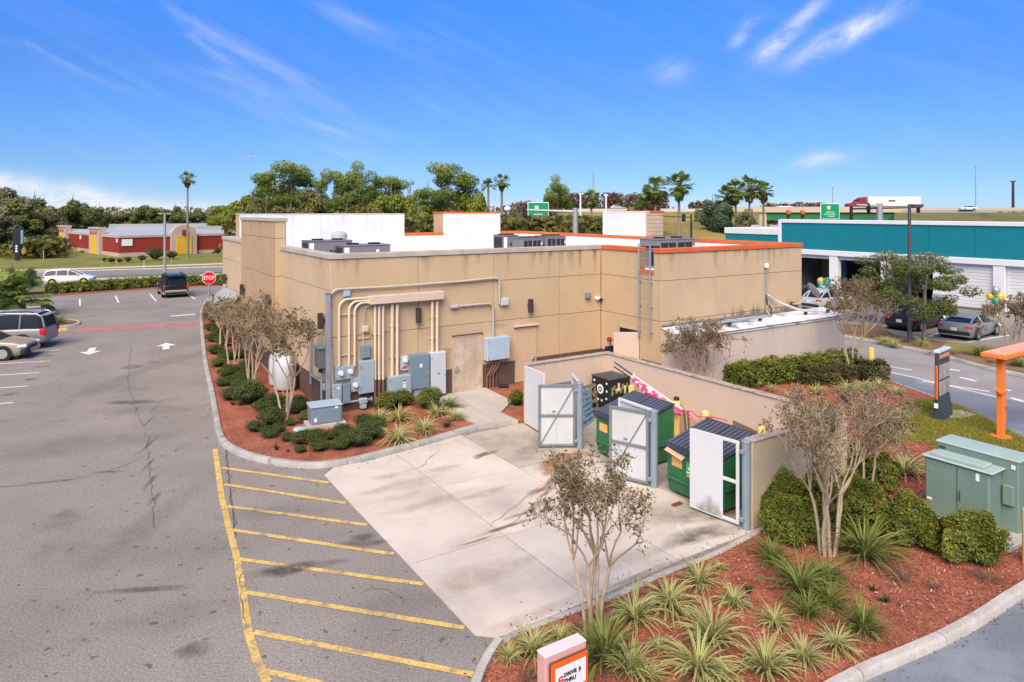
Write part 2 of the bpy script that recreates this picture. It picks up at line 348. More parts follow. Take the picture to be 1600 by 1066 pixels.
def kerb(path, w=.16, h=.14, m=None, side=1, name="kerb", piece=2.4, z0=-.02):
    """kerb along the path (its outer bottom edge), cast in lengths with open joints between them"""
    root = tag(bpy.data.objects.new(name, None), kind='structure'); COL.objects.link(root)
    P = resample(smooth(path), .4); k = max(1, round(len(P) * .4 / piece)); n = len(P) - 1
    for q in range(k):
        i0, i1 = round(q * n / k), round((q + 1) * n / k)
        if i1 <= i0: continue
        S = [p.copy() for p in P[i0:i1 + 1]]
        S[0] = S[0].lerp(S[1], .02); S[-1] = S[-1].lerp(S[-2], .02)
        prof = [(0, z0), (.012, h * .72), (.045, h - .006), (.075, h), (w, h), (w, z0)]
        dz = rng.uniform(-.006, .006)
        rows = [offset(S, side * o) for o, _ in prof]; mb = MB(); vs = []; fs = []
        for i in range(len(S)):
            for j, (o, z) in enumerate(prof): r_ = rows[j][i]; vs.append((r_.x, r_.y, z + (dz if z > 0 else 0)))
        m_ = len(prof)
        for i in range(len(S) - 1):
            for j in range(m_ - 1): f = (i * m_ + j, i * m_ + j + 1, (i + 1) * m_ + j + 1, (i + 1) * m_ + j); fs.append(f if side < 0 else f[::-1])
        mb.add(vs, fs, True); mb.add(vs[:m_], [tuple(range(m_))]); mb.add(vs[-m_:], [tuple(range(m_ - 1, -1, -1))])
        mb.build("kerb_stone", m or M_kerb, root)
    return P
def bed(name, pts, m, z=.10, crown=.0):
    return struct(name, MB().prism([(p.x, p.y) for p in pts], -.02, z), m)
# planter along the building
K1 = [g(334, 462), g(322, 470), g(313.5, 484), g(312, 497), g(313, 520), g(316.5, 560), g(321, 588), g(327, 616), g(333, 654), g(336.5, 676), g(344, 695), g(362, 708), g(390, 719), g(429, 727.5), g(480, 733), g(522, 730), g(575, 720), g(675, 692.5), g(725, 677.5), g(748, 671)]
Kp1 = kerb(K1, .17, .15, M_kerb2, -1 if False else 1, "kerb")
# inside of the kerb lies on the building's side
def left_of(P, q): return True
in1 = offset(Kp1, .13)
bed1 = in1 + [B(3.55, -.02), B(-.02, -.02), B(-.02, 20.6)]
bed("mulch_bed", bed1, M_mulch, .10)
# concrete walk at the back doors
walkP = [B(3.55, -.02), g(748, 671), g(775, 667), g(800, 663), B(5.05, -4.3), B(5.05, -3.2), B(6.15, -2.2), B(6.3, -.02)]
walk = tag(bpy.data.objects.new("walkway", None), kind='structure'); COL.objects.link(walk)
for q in ([walkP[0], walkP[1], walkP[2], B(4.75, -.02)], [B(4.77, -.02), g(775.8, 667), walkP[3], walkP[4], walkP[5], walkP[6], walkP[7]]):
    MB().prism([(p.x, p.y) for p in q], -.02, .15).build("paving_slab", M_walk, walk)
bed("mulch_bed", [B(5.07, -4.28), B(5.3, -4.28), B(8.9, -4.28), B(12.2, -3.8), B(12.2, -.02), B(6.4, -.02), B(6.2, -2.25), B(5.1, -3.2)], M_mulch, .12)
# concrete pad: slabs between sawn joints
pad = tag(bpy.data.objects.new("concrete_pad", None), kind='structure'); COL.objects.link(pad)
us = [-1.84, .47, 2.92, 5.25, 8.78]; vs_ = [-4.38, -7.62, -10.78, -13.62]
cut = uv(g(522, 731)); tip = uv(g(507, 743)); far = uv(g(575, 721)); far2 = uv(g(675, 693.5)); far3 = uv(g(725, 678.5)); nb = uv(g(742, 993)); nc = uv(g(775, 997)); nd = uv(g(809, 986))
for i in range(4):
    for j in range(3):
        a, b = us[i] + (.012 if i else 0), us[i + 1] - .012; c, d = vs_[j] - (.012 if j else 0), vs_[j + 1] + (.012 if j < 2 else 0)
        q = [(a, c), (b, c), (b, d), (a, d)]
        if i == 0 and j == 0: q = [tip, cut, far, (b, far[1] + (b - far[0]) / (far2[0] - far[0]) * (far2[1] - far[1])), (b, d), (a, d)]
        if i == 1 and j == 0: q = [(a, far[1] + (a - far[0]) / (far2[0] - far[0]) * (far2[1] - far[1])), far2, (b, far2[1] + (b - far2[0]) / (far3[0] - far2[0]) * (far3[1] - far2[1])), (b, d), (a, d)]
        if i == 2 and j == 0: q = [(a, c + .05), (b, c + .12), (b, d), (a, d)]
        if i == 0 and j == 2: q = [(a, c), (b, c), (b, d - .12), nd, nc, nb]
        if i == 1 and j == 2: q = [(a, c), (b, c), (b, d - .02), (a, d - .12)]
        mb = MB().prism([(B(*p).x, B(*p).y) for p in q], -.02, .012 + rng.uniform(-.002, .002)); mb.build("concrete_slab", M_conc if i < 3 and not (i == 2 and j == 0) else M_concB, pad)
MB().prism([(B(*p).x, B(*p).y) for p in [(-1.8, -4.4), (8.7, -4.4), (8.7, -13.5), (-1.8, -13.5)]], -.03, -.004).build("joint_filler", M_crack, pad)
# front planter
K2 = [g(1187, 826), g(1115, 864.5), g(1050, 889.5), g(1012, 905.5), g(965, 927.5), g(887.5, 956), g(809, 986.5), g(781, 999), g(771, 1007), g(757, 1026), g(745, 1048), g(737, 1066), g(727, 1100), g(724, 1150), g(745, 1210), g(830, 1260), g(960, 1262), g(1180, 1160), g(1347, 1068), g(1397, 1046), g(1490.6, 1004.5), g(1550, 970), g(1600, 936), g(1700, 876), g(1830, 815)]
Kp2 = kerb(K2[:9], .18, .07, M_kerb, -1 if False else 1, "kerb") ; Kp3 = kerb(K2[8:], .18, .15, M_kerb, 1, "kerb")
bed2 = offset(Kp2, .15) + offset(Kp3, .15)[1:] + [g(1790, 770), g(1700, 775), g(1500, 722), g(1440, 690), g(1375, 700), g(1330, 690), B(8.98, -13.5), B(5.3, -13.5)]
bed("mulch_bed", bed2, M_mulch, .06)
# lawn strip with the menu board, and the bed by the cold store
lawn = [g(1365, 702), g(1440, 692), g(1500, 724), g(1700, 778), g(1790, 772), g(1700, 730), g(1600, 688), g(1550, 661), g(1500, 637), g(1472, 627), g(1418, 629), g(1400, 640), g(1360, 660)]
bed("lawn", lawn, M_lawn, .075)
bed3 = [g(1418, 630), g(1473, 627.5), g(1455, 620.5), g(1400, 600.5), g(1352, 579), g(1318, 566), B(23.0, -4.84), B(12.3, -4.84), B(9.02, -4.4), B(9.02, -13.45), g(1330, 690), g(1375, 700), g(1360, 661), g(1400, 641)]
bed("mulch_bed", bed3, M_mulch, .055)
lane_edge = [g(1306, 558), g(1318, 565), g(1352, 578), g(1400, 599.5), g(1455, 619.5), g(1500, 636), g(1550, 660), g(1600, 686.5), g(1700, 733), g(1800, 783)]
kerb(lane_edge, .13, .08, M_kerb, -1, "kerb")
# drive-through lane and its far verge
verge_edge = [g(1300, 523), g(1318, 527), g(1360, 535), g(1440, 550.5), g(1470, 558), g(1540, 577), g(1600, 590), g(1700, 612), g(1800, 638)]
laneP = [p for p in smooth(lane_edge)] + [g(1830, 800), g(1830, 690)] + [p for p in smooth(verge_edge)][::-1]
struct("drive_lane", MB().sheet([Vector((p.x, p.y, .004)) for p in laneP]), M_asph_lane)
struct("drive_lane", MB().sheet([p + Vector((0, 0, .004)) for p in [g(1100, 1300), g(1260, 1110), g(1347, 1067), g(1397, 1045), g(1490.6, 1003.5), g(1550, 969), g(1600, 935), g(1700, 875), g(1830, 813), g(2300, 1000)]]), M_asph_lane)
struct("drive_lane", MB().sheet([p + Vector((0, 0, .0065)) for p in [g(1318, 562), g(1340, 571), g(1432, 590.5), g(1557, 620.5), g(1700, 655), g(1700, 614), g(1600, 592), g(1540, 579), g(1470, 560), g(1440, 552.5), g(1360, 537), g(1318, 529)]]), mat("worn_lane_asphalt", (.27, .25, .235), .95, .12, .4, .25, 25, .2))
kerb(verge_edge, .17, .14, M_kerb2, 1, "kerb")
verge_back = [g(1300, 505), g(1330, 509), g(1376, 511), g(1400, 527), g(1470, 536), g(1545, 546), g(1600, 548), g(1800, 575)]
bed("mulch_bed", offset(resample(smooth(verge_edge), 1.0), .14) + [p for p in verge_back][::-1], M_mulchB, .09)
bed("lawn", [g(1470, 545), g(1480, 538), g(1545, 547.5), g(1600, 550), g(1800, 577), g(1800, 592), g(1600, 566), g(1520, 556)], M_lawn, .11)
# ------------------------------------------------------------------ painted marks and wear (flush sheets)
mk = MB()
def strip(mb, a, b, w, z):
    a = Vector((a[0], a[1], z)); b = Vector((b[0], b[1], z)); t = (b - a).normalized(); s = Vector((-t.y, t.x, 0)) * w / 2
    mb.sheet([a - s, b - s, b + s, a + s], z)
def marking(name, segs, w, m, z=.008):
    mb = MB()
    for k, (a, b) in enumerate(segs): strip(mb, a, b, w, z + .0006 * k)
    return struct(name, mb, m)
edge = [g(336, 702), g(346.5, 778), g(359, 830), g(371, 875), g(379, 926), g(388, 988), g(401, 1030), g(418, 1066), g(440, 1100)]
for a, b in zip(edge, edge[1:]): marking("hatch_edge_line", [(a, b + (b - a) * .004)], .14, M_yel, .008)
for a, b in [((346, 731.5), (514, 755)), ((350.7, 757.5), (540.7, 787)), ((355, 792), (574, 821)), ((362, 828.5), (615.7, 867)), ((370, 874), (661, 913.5)), ((379, 925.5), (725, 982)), ((396, 988.5), (739, 1055)), ((411, 1049), (560, 1082))]:
    marking("hatch_line", [(g(*a), g(*b))], .125, M_yel, .0125)
for a, b in [((60, 535.5), (105, 532.8)), ((20, 552), (93, 547.2)), ((-40, 571), (78, 564.2)), ((-50, 589.5), (61.6, 582.7)), ((-50, 610), (43, 603.5)), ((-60, 635.5), (20.3, 629.5)),
             ((125, 478), (124.6, 467.5)), ((180.4, 462.4), (185.4, 473.5)), ((234.3, 459.4), (243.8, 471)), ((289, 456.5), (305, 468))]:
    marking("stall_line", [(g(*a), g(*b))], .11, M_wht)
marking("stop_line", [(g(266, 494.5), g(305, 491.2))], .35, M_wht)
def arrow(px, py, ang, L_=1.9):
    c = g(px, py); mb = MB(); M = Matrix.Translation((c.x, c.y, .008)) @ Matrix.Rotation(ang, 4, 'Z')
    pts = [(-.16, -L_ / 2), (.16, -L_ / 2), (.16, .1), (.48, .1), (0, L_ / 2), (-.48, .1), (-.16, .1)]
    mb.add([tuple(M @ Vector((*p, 0))) for p in pts], [tuple(range(7))]); struct("direction_arrow", mb, M_wht)
LOTD = Vector((-.436, .9, 0)); LA = math.atan2(-LOTD.x, LOTD.y)
arrow(259.5, 541, LA); arrow(142, 549, LA + math.pi)
struct("red_crossing_band", MB().sheet([g(109, 520.6), g(311.8, 509.3), g(311.8, 503.3), g(124, 511.7)], .006), M_red)
for seg in [((1338, 571), (1432, 591)), ((1432, 591), (1557, 621)), ((1350, 566.5), (1425, 579)), ((1440, 596), (1545, 612))]: marking("lane_line", [(g(*seg[0]), g(*seg[1]))], .12, M_wht, .010)
for a, b in [((1475, 576), (1500, 580)), ((1555, 606), (1580, 611)), ((1500, 590), (1525, 596)), ((1580, 622), (1600, 628))]: marking("lane_dash", [(g(*a), g(*b))], .2, M_wht, .010)
for a, b in [((1375, 511), (1393, 508)), ((1452, 526), (1475, 517)), ((1512, 535), (1578, 524)), ((1392, 520), (1470, 533)), ((1470, 533), (1512, 535.5))]: marking("stall_line", [(g(*a), g(*b))], .11, M_wht)
def fading(name, col, dens=.8, scale=2.2, rough=.9):   # a soft-edged stain: thins out towards its rim and in patches
    if name in MT: return MT[name]
    m = bpy.data.materials.new(name); m.use_nodes = True; t = m.node_tree; p = t.nodes['Principled BSDF']; n = t.nodes.new; l = t.links.new
    p.inputs['Base Color'].default_value = (*col, 1); p.inputs['Roughness'].default_value = rough; p.inputs['Specular IOR Level'].default_value = .2
    at_ = n("ShaderNodeAttribute"); at_.attribute_name = "fade"; no = n("ShaderNodeTexNoise"); no.inputs['Scale'].default_value = scale; no.inputs['Detail'].default_value = 6; no.inputs['Roughness'].default_value = .7
    tcn = n("ShaderNodeTexCoord"); l(tcn.outputs['Object'], no.inputs['Vector'])
    mr = n("ShaderNodeMapRange"); mr.inputs[1].default_value = .25; mr.inputs[2].default_value = .7; l(no.outputs['Fac'], mr.inputs[0])
    q = n("ShaderNodeMath"); q.operation = 'MULTIPLY'; l(mr.outputs[0], q.inputs[0]); l(at_.outputs['Fac'], q.inputs[1])
    q2 = n("ShaderNodeMath"); q2.operation = 'MULTIPLY'; l(q.outputs[0], q2.inputs[0]); q2.inputs[1].default_value = dens
    l(q2.outputs[0], p.inputs['Alpha']); MT[name] = m; return m
F_oil = fading("oil_film", (.085, .076, .068), .7); F_rust = fading("rust_film", (.38, .18, .06), .85); F_brown = fading("leak_film", (.25, .16, .085), .85); F_dirt = fading("dirt_film", (.36, .29, .22), .36); F_dark = fading("dark_film", (.13, .10, .07), .6)
STZ = [0]
def blob(c, rx, ry, ang, z, m, name, n=28, j=.3):
    r2 = np.random.default_rng(int(abs(c.x * 91 + c.y * 37)) + 5); ph = r2.uniform(0, 6.28, 5); am = r2.uniform(.3, 1, 5) * j
    STZ[0] += 1; z += .00011 * (STZ[0] % 30); vs = [(c.x, c.y, z)]; fade = [1.0]
    for ring, fd in ((.45, .85), (.75, .4), (1.0, 0.0)):
        for i in range(n):
            w = 2 * math.pi * i / n; k = ring * (1 + sum(am[q] / (q + 1.5) * math.sin((q + 1) * w + ph[q]) for q in range(5))); x, y = rx * k * math.cos(w), ry * k * math.sin(w)
            vs.append((c.x + x * math.cos(ang) - y * math.sin(ang), c.y + x * math.sin(ang) + y * math.cos(ang), z)); fade.append(fd)
    fs = [(0, 1 + i, 1 + (i + 1) % n) for i in range(n)] + [(1 + r_ * n + i, 1 + (r_ + 1) * n + i, 1 + (r_ + 1) * n + (i + 1) % n, 1 + r_ * n + (i + 1) % n) for r_ in range(2) for i in range(n)]
    o = struct(name, MB().add(vs, fs), m); a_ = o.data.attributes.new("fade", 'FLOAT', 'POINT'); a_.data.foreach_set("value", np.array(fade, dtype=np.float32)); return o
for px, py, rx, ry, a in [(470, 886, .85, .17, .35), (445, 893, .35, .2, .2), (560, 850, .5, .16, .1), (220, 922, .9, .09, .12), (205, 629, .9, .25, .1), (300, 1016, .25, .2, 0), (570, 840, .25, .14, .3)]:
    blob(g(px, py), rx * 1.3, ry * 1.4, a, .014, F_oil, "oil_stain")
for px, py, rx, ry in [(230, 697, .8, .05), (233, 725, .6, .06), (236, 752, .55, .09), (239, 782, .4, .10), (231, 660, .9, .03), (240, 640, .8, .03)]: blob(g(px, py), rx, ry, R(100), .0142, F_oil, "oil_stain", 28, .6)
marking("crack_line", [(g(352, 690), g(357, 740)), (g(357, 740), g(364, 800)), (g(364, 800), g(368, 850))], .03, M_crack, .0040)
for px, py, rx, ry in [(20, 760, .6, .05), (60, 755, .5, .04), (100, 751, .35, .06), (170, 738, .6, .05)]: blob(g(px, py), rx, ry, R(8), .0142, F_oil, "oil_stain", 28, .6)
mh = MB().lathe([(.42, 0), (.42, .012), (.36, .014)], 28, g(205, 573.5)); struct("manhole_cover", mh, mat("cast_iron", (.16, .15, .145), .8, .3, 6))
for px, py, rx, ry, a, m in [(752, 713, .45, .16, .9, F_brown), (838, 768, .4, .16, .5, F_brown), (872, 722, .95, .5, .7, F_rust), (905, 712, .5, .3, .6, F_rust), (862, 757, 1.1, .12, .95, F_rust), (846, 790, .8, .1, .75, F_brown), (800, 822, 1.0, .08, .62, F_brown), (1098, 808, 1.0, .5, .6, F_dark), (1130, 800, .9, .4, .6, F_brown), (905, 742, .6, .4, .6, F_dirt), (690, 733, .8, .22, .5, F_dirt), (660, 790, 1.3, .3, .6, F_dirt), (760, 770, 1.2, .2, .6, F_dirt), (955, 880, 1.6, .3, .62, F_dirt), (850, 958, 1.5, .2, .62, F_dirt), (790, 690, 1.6, .9, .6, F_dirt), (850, 700, 1.3, .6, .6, F_dirt), (1040, 800, 1.5, .5, .6, F_dirt), (620, 760, 1.2, .4, .6, F_dirt), (760, 900, 1.6, .5, .62, F_dirt), (1080, 840, 1.3, .25, .62, F_dark), (1015, 895, 1.2, .12, .62, F_dark), (600, 745, .6, .2, .4, F_dirt)]:
    blob(g(px, py), rx, ry, a, .0172, m, "ground_stain", 28, .5)
for px, py, rx, ry, a in [(150, 860, 3.2, 1.0, .1), (90, 700, 4.0, 1.2, .3), (250, 640, 3.0, .7, .1), (420, 800, 1.5, .5, .2), (290, 560, 4.0, .6, 1.4), (170, 600, 5.0, .8, 1.6), (640, 940, 1.2, .5, .3), (300, 960, 1.5, .6, .2), (230, 820, 2.5, .5, 1.5)]:
    blob(g(px, py), rx, ry, a, .0140, fading("worn_film", (.13, .115, .105), .20, .9), "worn_patch", 28, .4)
for px, py, rx, ry, a in [(1520, 1020, .8, .35, .5), (1570, 1050, .9, .4, .4), (1440, 1050, .7, .2, .5), (1480, 610, 2.2, .5, -.4), (1400, 560, 3.5, .5, -.5)]:
    blob(g(px, py), rx, ry, a, .0100, fading("pale_film", (.40, .42, .45), .5, 1.4), "worn_patch", 28, .4)
tr = MB(); arc = smooth([g(1110, 858), g(1087, 850), g(1064, 830), g(1058, 812), g(1072, 800)], 5)
for a, b in zip(arc, arc[1:]): strip(tr, a, b, .09, .0155)
struct("scrape_mark", tr, mat("scraped_concrete", (.62, .56, .50), .9))
# ------------------------------------------------------------------ the restaurant, seen from its back
M_stucco = mat("tan_stucco", (.495, .36, .212), .92, .06, .6, .06, 45, .2, streak=.15, streakc=(.25, .17, .10))
M_stuccoL = mat("peach_stucco", (.515, .378, .232), .92, .06, .6, .06, 45, .2, streak=.16, streakc=(.24, .16, .10))
M_tower = mat("tower_stucco", (.43, .285, .165), .92, .06, .6, .05, 45, .15, streak=.16, streakc=(.24, .16, .10))
M_core = mat("joint_stucco", (.30, .21, .125), .95)
M_brown = mat("brown_base_paint", (.105, .066, .05), .8, .12, 1.2, .06, 40, streak=.25, streakc=(.16, .12, .09))
M_cap = mat("grey_coping", (.42, .37, .30), .8, .14, 1.5, .06, 30, streak=.35, streakc=(.2, .17, .13))
M_orange = mat("orange_coping", (.56, .125, .035), .7, .1, 1.2, tint=((.40, .10, .045), .6, .8, 2))
M_roofw = mat("white_membrane", (.66, .66, .655), .8, .05, .8, streak=.8, streakc=(.42, .415, .40), tint=((.56, .56, .555), .52, .78, .7))
M_roofd = mat("flat_roof", (.52, .51, .50), .9, .15, .5)
M_galv = mat("galvanised_steel", (.33, .345, .36), .5, .12, 3, metal=.35)
M_box = mat("grey_enamel", (.30, .355, .385), .55, .06, 1.5, streak=.12, streakc=(.2, .2, .2))
M_boxd = mat("blue_grey_enamel", (.165, .225, .26), .5, .08, 1.5, streak=.2, streakc=(.25, .27, .28))
M_boxl = mat("pale_grey_enamel", (.47, .50, .51), .55, .06, 1.5, streak=.1, streakc=(.3, .3, .3))
M_pipe = mat("cream_conduit", (.60, .49, .355), .7, .08, 2)
M_pipeb = mat("brown_conduit", (.17, .085, .055), .7)
M_head = mat("cream_wireway", (.56, .44, .335), .8, .08, 1.2, streak=.2, streakc=(.35, .26, .19))
M_black = mat("black_metal", (.018, .018, .019), .5)
M_dkbrown = mat("bronze_metal", (.055, .038, .032), .5)
M_door = mat("door_paint", (.50, .39, .29), .8, .2, 1.6, streak=.8, streakc=(.33, .23, .15), tint=((.36, .27, .20), .52, .72, 1.8))
M_white = mat("white_enamel", (.76, .76, .75), .5, .04, 1)
M_glassw = mat("clear_dome", (.62, .64, .65), .15, .05, 2)
M_steel = mat("bright_steel", (.52, .53, .54), .35, .1, 4, metal=.6)
M_redlbl = mat("red_print", (.55, .06, .05), .6); M_wlbl = mat("white_label", (.75, .75, .73), .6); M_tag = mat("yellow_label", (.62, .36, .06), .7)
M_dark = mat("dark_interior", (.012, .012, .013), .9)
bld = thing("restaurant_building", "tan stucco one storey restaurant with orange and grey copings and white roof parapets", "building", BO, BROT)
def P(name, mb, m): return mb.build(name, m, bld)
UW, VD, WU0, WV, WU1 = 12.29, 20.5, 12.29, -3.74, 21.47
Zr, ZC0, ZC1 = 4.62, 5.50, 5.69
J = .011
def panels(axis, c0, cols, rows, out, mats, th=.03, skip=()):
    """stucco panels with recessed joints: axis 'v' lies along u at v=c0, axis 'u' along v at u=c0; out = outward sign"""
    for i in range(len(cols) - 1):
        for j in range(len(rows) - 1):
            if (i, j) in skip: continue
            a, b = sorted((cols[i], cols[i + 1])); a += J; b -= J; z0, z1 = rows[j] + (J if j else 0), rows[j + 1] - J
            lo, hi = sorted((c0, c0 + out * th)); mb = MB(); m = mats[j] if isinstance(mats, (list, tuple)) else mats
            if axis == 'v': mb.box(((a + b) / 2, (lo + hi) / 2, (z0 + z1) / 2), (b - a, th, z1 - z0), .006)
            else: mb.box(((lo + hi) / 2, (a + b) / 2, (z0 + z1) / 2), (th, b - a, z1 - z0), .006)
            P("base_panel" if j == 0 and z1 < 1.3 else "wall_panel", mb, m)
RW = [0, 1.05, 2.755, 4.385, ZC0]
# structural walls (their faces show in the open joints)
w = MB()
w.b2((.03, .03, 0), (UW, .30, ZC0)); P("wall", w, M_core)
w = MB(); w.b2((.03, .31, 0), (.30, VD, ZC0)); P("wall", w, M_core)
w = MB(); w.b2((WU0 + .03, WV + .03, 0), (WU1 - .03, WV + .30, ZC0)); P("wall", w, M_core)
nv0, nv1 = -.02, 0
lad0, lad1 = onU(998.5, 400, UW)[0], onU(1022, 400, UW)[0]     # the hatch gap in the parapet beside the ladder
hi, lo_ = max(lad0, lad1) - .05, min(lad0, lad1)
w = MB(); w.b2((WU0 + .03, WV + .31, 0), (WU0 + .30, 0.02, 4.72)); w.b2((WU0 + .03, WV + .31, 4.72), (WU0 + .30, lo_, ZC0)); w.b2((WU0 + .03, hi, 4.72), (WU0 + .30, .02, ZC0)); P("wall", w, M_core)
w = MB(); w.b2((WU1 - .30, WV + .31, 0), (WU1 - .03, VD - .31, ZC0)); w.b2((.03, VD - .30, 0), (WU1 - .03, VD - .03, ZC0)); P("wall", w, M_stucco)
panels('v', .03, [0, 3.37, 6.70, 9.98, 12.29], RW, -1, [M_brown, M_stucco, M_stucco, M_stucco])
panels('u', .03, [0.0, 6.83], RW, -1, [M_brown, M_stuccoL, M_stuccoL, M_stuccoL])
panels('u', .03, [13.66, 20.5], RW, -1, [M_brown, M_stuccoL, M_stuccoL, M_stuccoL])
panels('v', WV + .03, [WU0, WU0 + 3.29, WU0 + 6.72, WU1], RW, -1, [M_brown, M_stuccoL, M_stuccoL, M_stuccoL])
panels('u', WU0 + .03, [WV, 0], RW, -1, [M_brown, M_stucco, M_stucco, M_stucco], skip=((0, 3),))
for a, b, z0, z1 in [(WV, lo_, 4.385 + J, ZC0), (hi, -.03, 4.385 + J, ZC0), (lo_, hi, 4.385 + J, 4.62)]: P("wall_panel", MB().box((WU0 + .015, (a + b) / 2, (z0 + z1) / 2), (.03, b - a - .006, z1 - z0), .005), M_stucco)
# tower with its window bay
T0, T1, TU = 6.83, 13.64, -.29
w = MB(); w.b2((TU + .03, T0 + .03, 0), (.24, T1 - .03, 6.74)); P("tower", w, M_tower)
bay0, bay1 = 8.27, 11.93
RT = [0, 1.05, 2.86, 4.35, 6.01, 6.74]
for j in range(5):
    z0, z1 = RT[j] + (J if j else 0), RT[j + 1] - J
    segs = [(T0, T1)] if j != 1 else [(T0, bay0), (bay1, T1)]
    for a, b in segs: P("wall_panel" if j else "base_panel", MB().box((TU + .015, (a + b) / 2, (z0 + z1) / 2), (.03, b - a - .01, z1 - z0), .006), M_tower if j else M_brown)
    for vv in (T0, T1): P("wall_panel" if j else "base_panel", MB().box(((TU + .22) / 2 + .02, vv + (.015 if vv == T0 else -.015), (z0 + z1) / 2), (.46, .03, z1 - z0), .006), M_stucco if j else M_brown)
P("window_recess", MB().b2((TU + .031, bay0, 1.06), (TU + .045, bay1, 2.85)), mat("shaded_bronze_glass", (.16, .105, .07), .35, .2, 1))
for vv in np.linspace(bay0 + .04, bay1 - .04, 5): P("window_mullion", MB().b2((TU + .005, vv - .03, 1.06), (TU + .06, vv + .03, 2.85)), M_dkbrown)
# copings
def cap(p, q, m, name="coping"): return P(name, MB().b2(p, q, .015), m)
o_ = .05
cap((-o_, -o_, ZC0), (UW + .02, .36, ZC1), M_cap)
cap((-o_, .362, ZC0), (.36, T0 - .004, ZC1), M_cap); cap((-o_, T1 + .004, ZC0), (.36, VD + o_, ZC1), M_cap); cap((TU - o_, T0 - o_, 6.74), (.30, T1 + o_, 6.90), M_cap)
cap((UW + .022, -.30, ZC0), (UW + .36, .36, ZC1), M_orange) if False else None
cap((UW - o_, hi, ZC0), (UW + .36, -o_ - .004, ZC1), M_orange); cap((UW - o_, WV + .362, ZC0), (UW + .36, lo_, ZC1), M_orange); cap((UW - o_, lo_ + .004, 4.63), (UW + .36, hi - .004, 4.75), M_orange)
cap((UW - o_, WV - o_, ZC0), (WU1 + o_, WV + .36, ZC1), M_orange); cap((WU1 - .36, WV + .364, ZC0), (WU1 + o_, VD + o_, ZC1), M_orange)
cap((11.66, VD - .36, ZC0), (14.66, VD + o_, ZC1), M_orange); cap((19.46, VD - .36, ZC0), (WU1 - .364, VD + o_, ZC1), M_orange); cap((.364, VD - .36, ZC0), (.90, VD + o_, ZC1), M_cap)
# raised sign walls
P("sign_wall", MB().b2((.92, VD - .28, ZC0 + .001), (11.64, VD + .9, 6.96)), M_stucco); P("wall_liner", MB().b2((.9, VD - .33, Zr), (11.66, VD - .281, 6.98)), M_roofw); cap((.88, VD - .36, 6.985), (11.68, VD + .95, 7.03), M_roofw)
P("sign_wall", MB().b2((14.70, VD - .28, ZC0 + .001), (19.42, VD + 1.3, 7.02)), M_stucco); P("wall_liner", MB().b2((14.68, VD - .33, Zr), (19.44, VD - .281, 7.03)), M_roofw); cap((14.66, VD - .36, 7.035), (19.46, VD + 1.35, 7.14), M_orange)
SV0, SV1 = 6.44, 10.35
P("sign_wall", MB().b2((WU1 - .28, SV0 + .02, ZC0 + .001), (WU1 + 1.15, SV1 - .02, 7.10)), M_stuccoL)
for k in range(6): P("cladding_board", MB().box(((WU1 + WU1 + 1.1) / 2 - .12, SV0 + .008, 5.72 + k * .245 + .11), (1.36, .024, .225), .006), mat("clad_board", (.50, .37, .26), .8, .1, 1.5))
P("wall_liner", MB().b2((WU1 - .33, SV0, Zr), (WU1 - .281, SV1, 7.12)), M_roofw); cap((WU1 - .34, SV0 - .02, 7.125), (WU1 + .02, SV1, 7.18), M_roofw); cap((WU1 + .022, SV0 - .04, 7.11), (WU1 + 1.2, SV1 + .04, 7.22), M_orange)
# roof deck and white liners behind the parapets
P("roof_deck", MB().prism([(.31, .31), (UW + .31, .31), (UW + .31, WV + .31), (WU1 - .31, WV + .31), (WU1 - .31, VD - .34), (.31, VD - .34)], Zr - .2, Zr), M_roofw)
for a, b in [((.302, .37, Zr), (.34, VD - .36, ZC0 - .01)), ((WU1 - .34, WV + .32, Zr), (WU1 - .302, SV0 - .01, ZC0 - .01)), ((WU1 - .34, SV1 + .01, Zr), (WU1 - .302, VD - .36, ZC0 - .01)), ((11.67, VD - .33, Zr), (14.67, VD - .302, ZC0 - .01)), ((19.45, VD - .33, Zr), (WU1 - .35, VD - .302, ZC0 - .01)),
             ((.35, .302, Zr), (UW + .3, .335, ZC0 - .01)), ((UW + .31, WV + .302, Zr), (WU1 - .35, WV + .335, ZC0 - .01))]: P("wall_liner", MB().b2(a, b), M_roofw)
# doors in the back wall
def door(px0, px1, py0, m, handle_px, drip):
    u0, u1 = onV(px0, 600)[0], onV(px1, 600)[0]; z1 = py0
    fr = P("door_frame", MB().b2((u0 - .06, -.035, .15), (u0, .0, z1 + .06)).b2((u1, -.035, .15), (u1 + .06, .0, z1 + .06)).b2((u0 - .06, -.035, z1), (u1 + .06, .0, z1 + .06)), M_stuccoL)
    d = P("door", MB().b2((u0 + .005, -.022, .155), (u1 - .005, 0.02, z1 - .005)), m)
    hu = u0 + .10 if handle_px == 0 else u1 - .10
    MB().box((hu, -.05, 1.05), (.12, .07, .26), .015).tube([(hu, -.07, 1.05), (hu, -.13, 1.05), (hu + (.14 if handle_px == 0 else -.14), -.13, 1.05)], .02).build("handle", M_galv, d)
    hx = u1 - .012 if handle_px == 0 else u0 + .012
    for z in (.4, 1.2, 2.0): MB().tube([(hx, -.032, z - .06), (hx, -.032, z + .06)], .014, 6).build("hinge", M_galv, d)
    if drip: P("drip_cap", MB().box(((u0 + u1) / 2, -.07, z1 + .14), (u1 - u0 + .28, .12, .07), .01), M_head)
    else: P("drip_cap", MB().box(((u0 + u1) / 2, -.04, z1 + .085), (u1 - u0 + .14, .06, .03), .006), M_brown)
door(708.5, 751.5, 2.27, M_door, 0, False); door(806.5, 835.5, 2.32, M_stuccoL, 1, True)
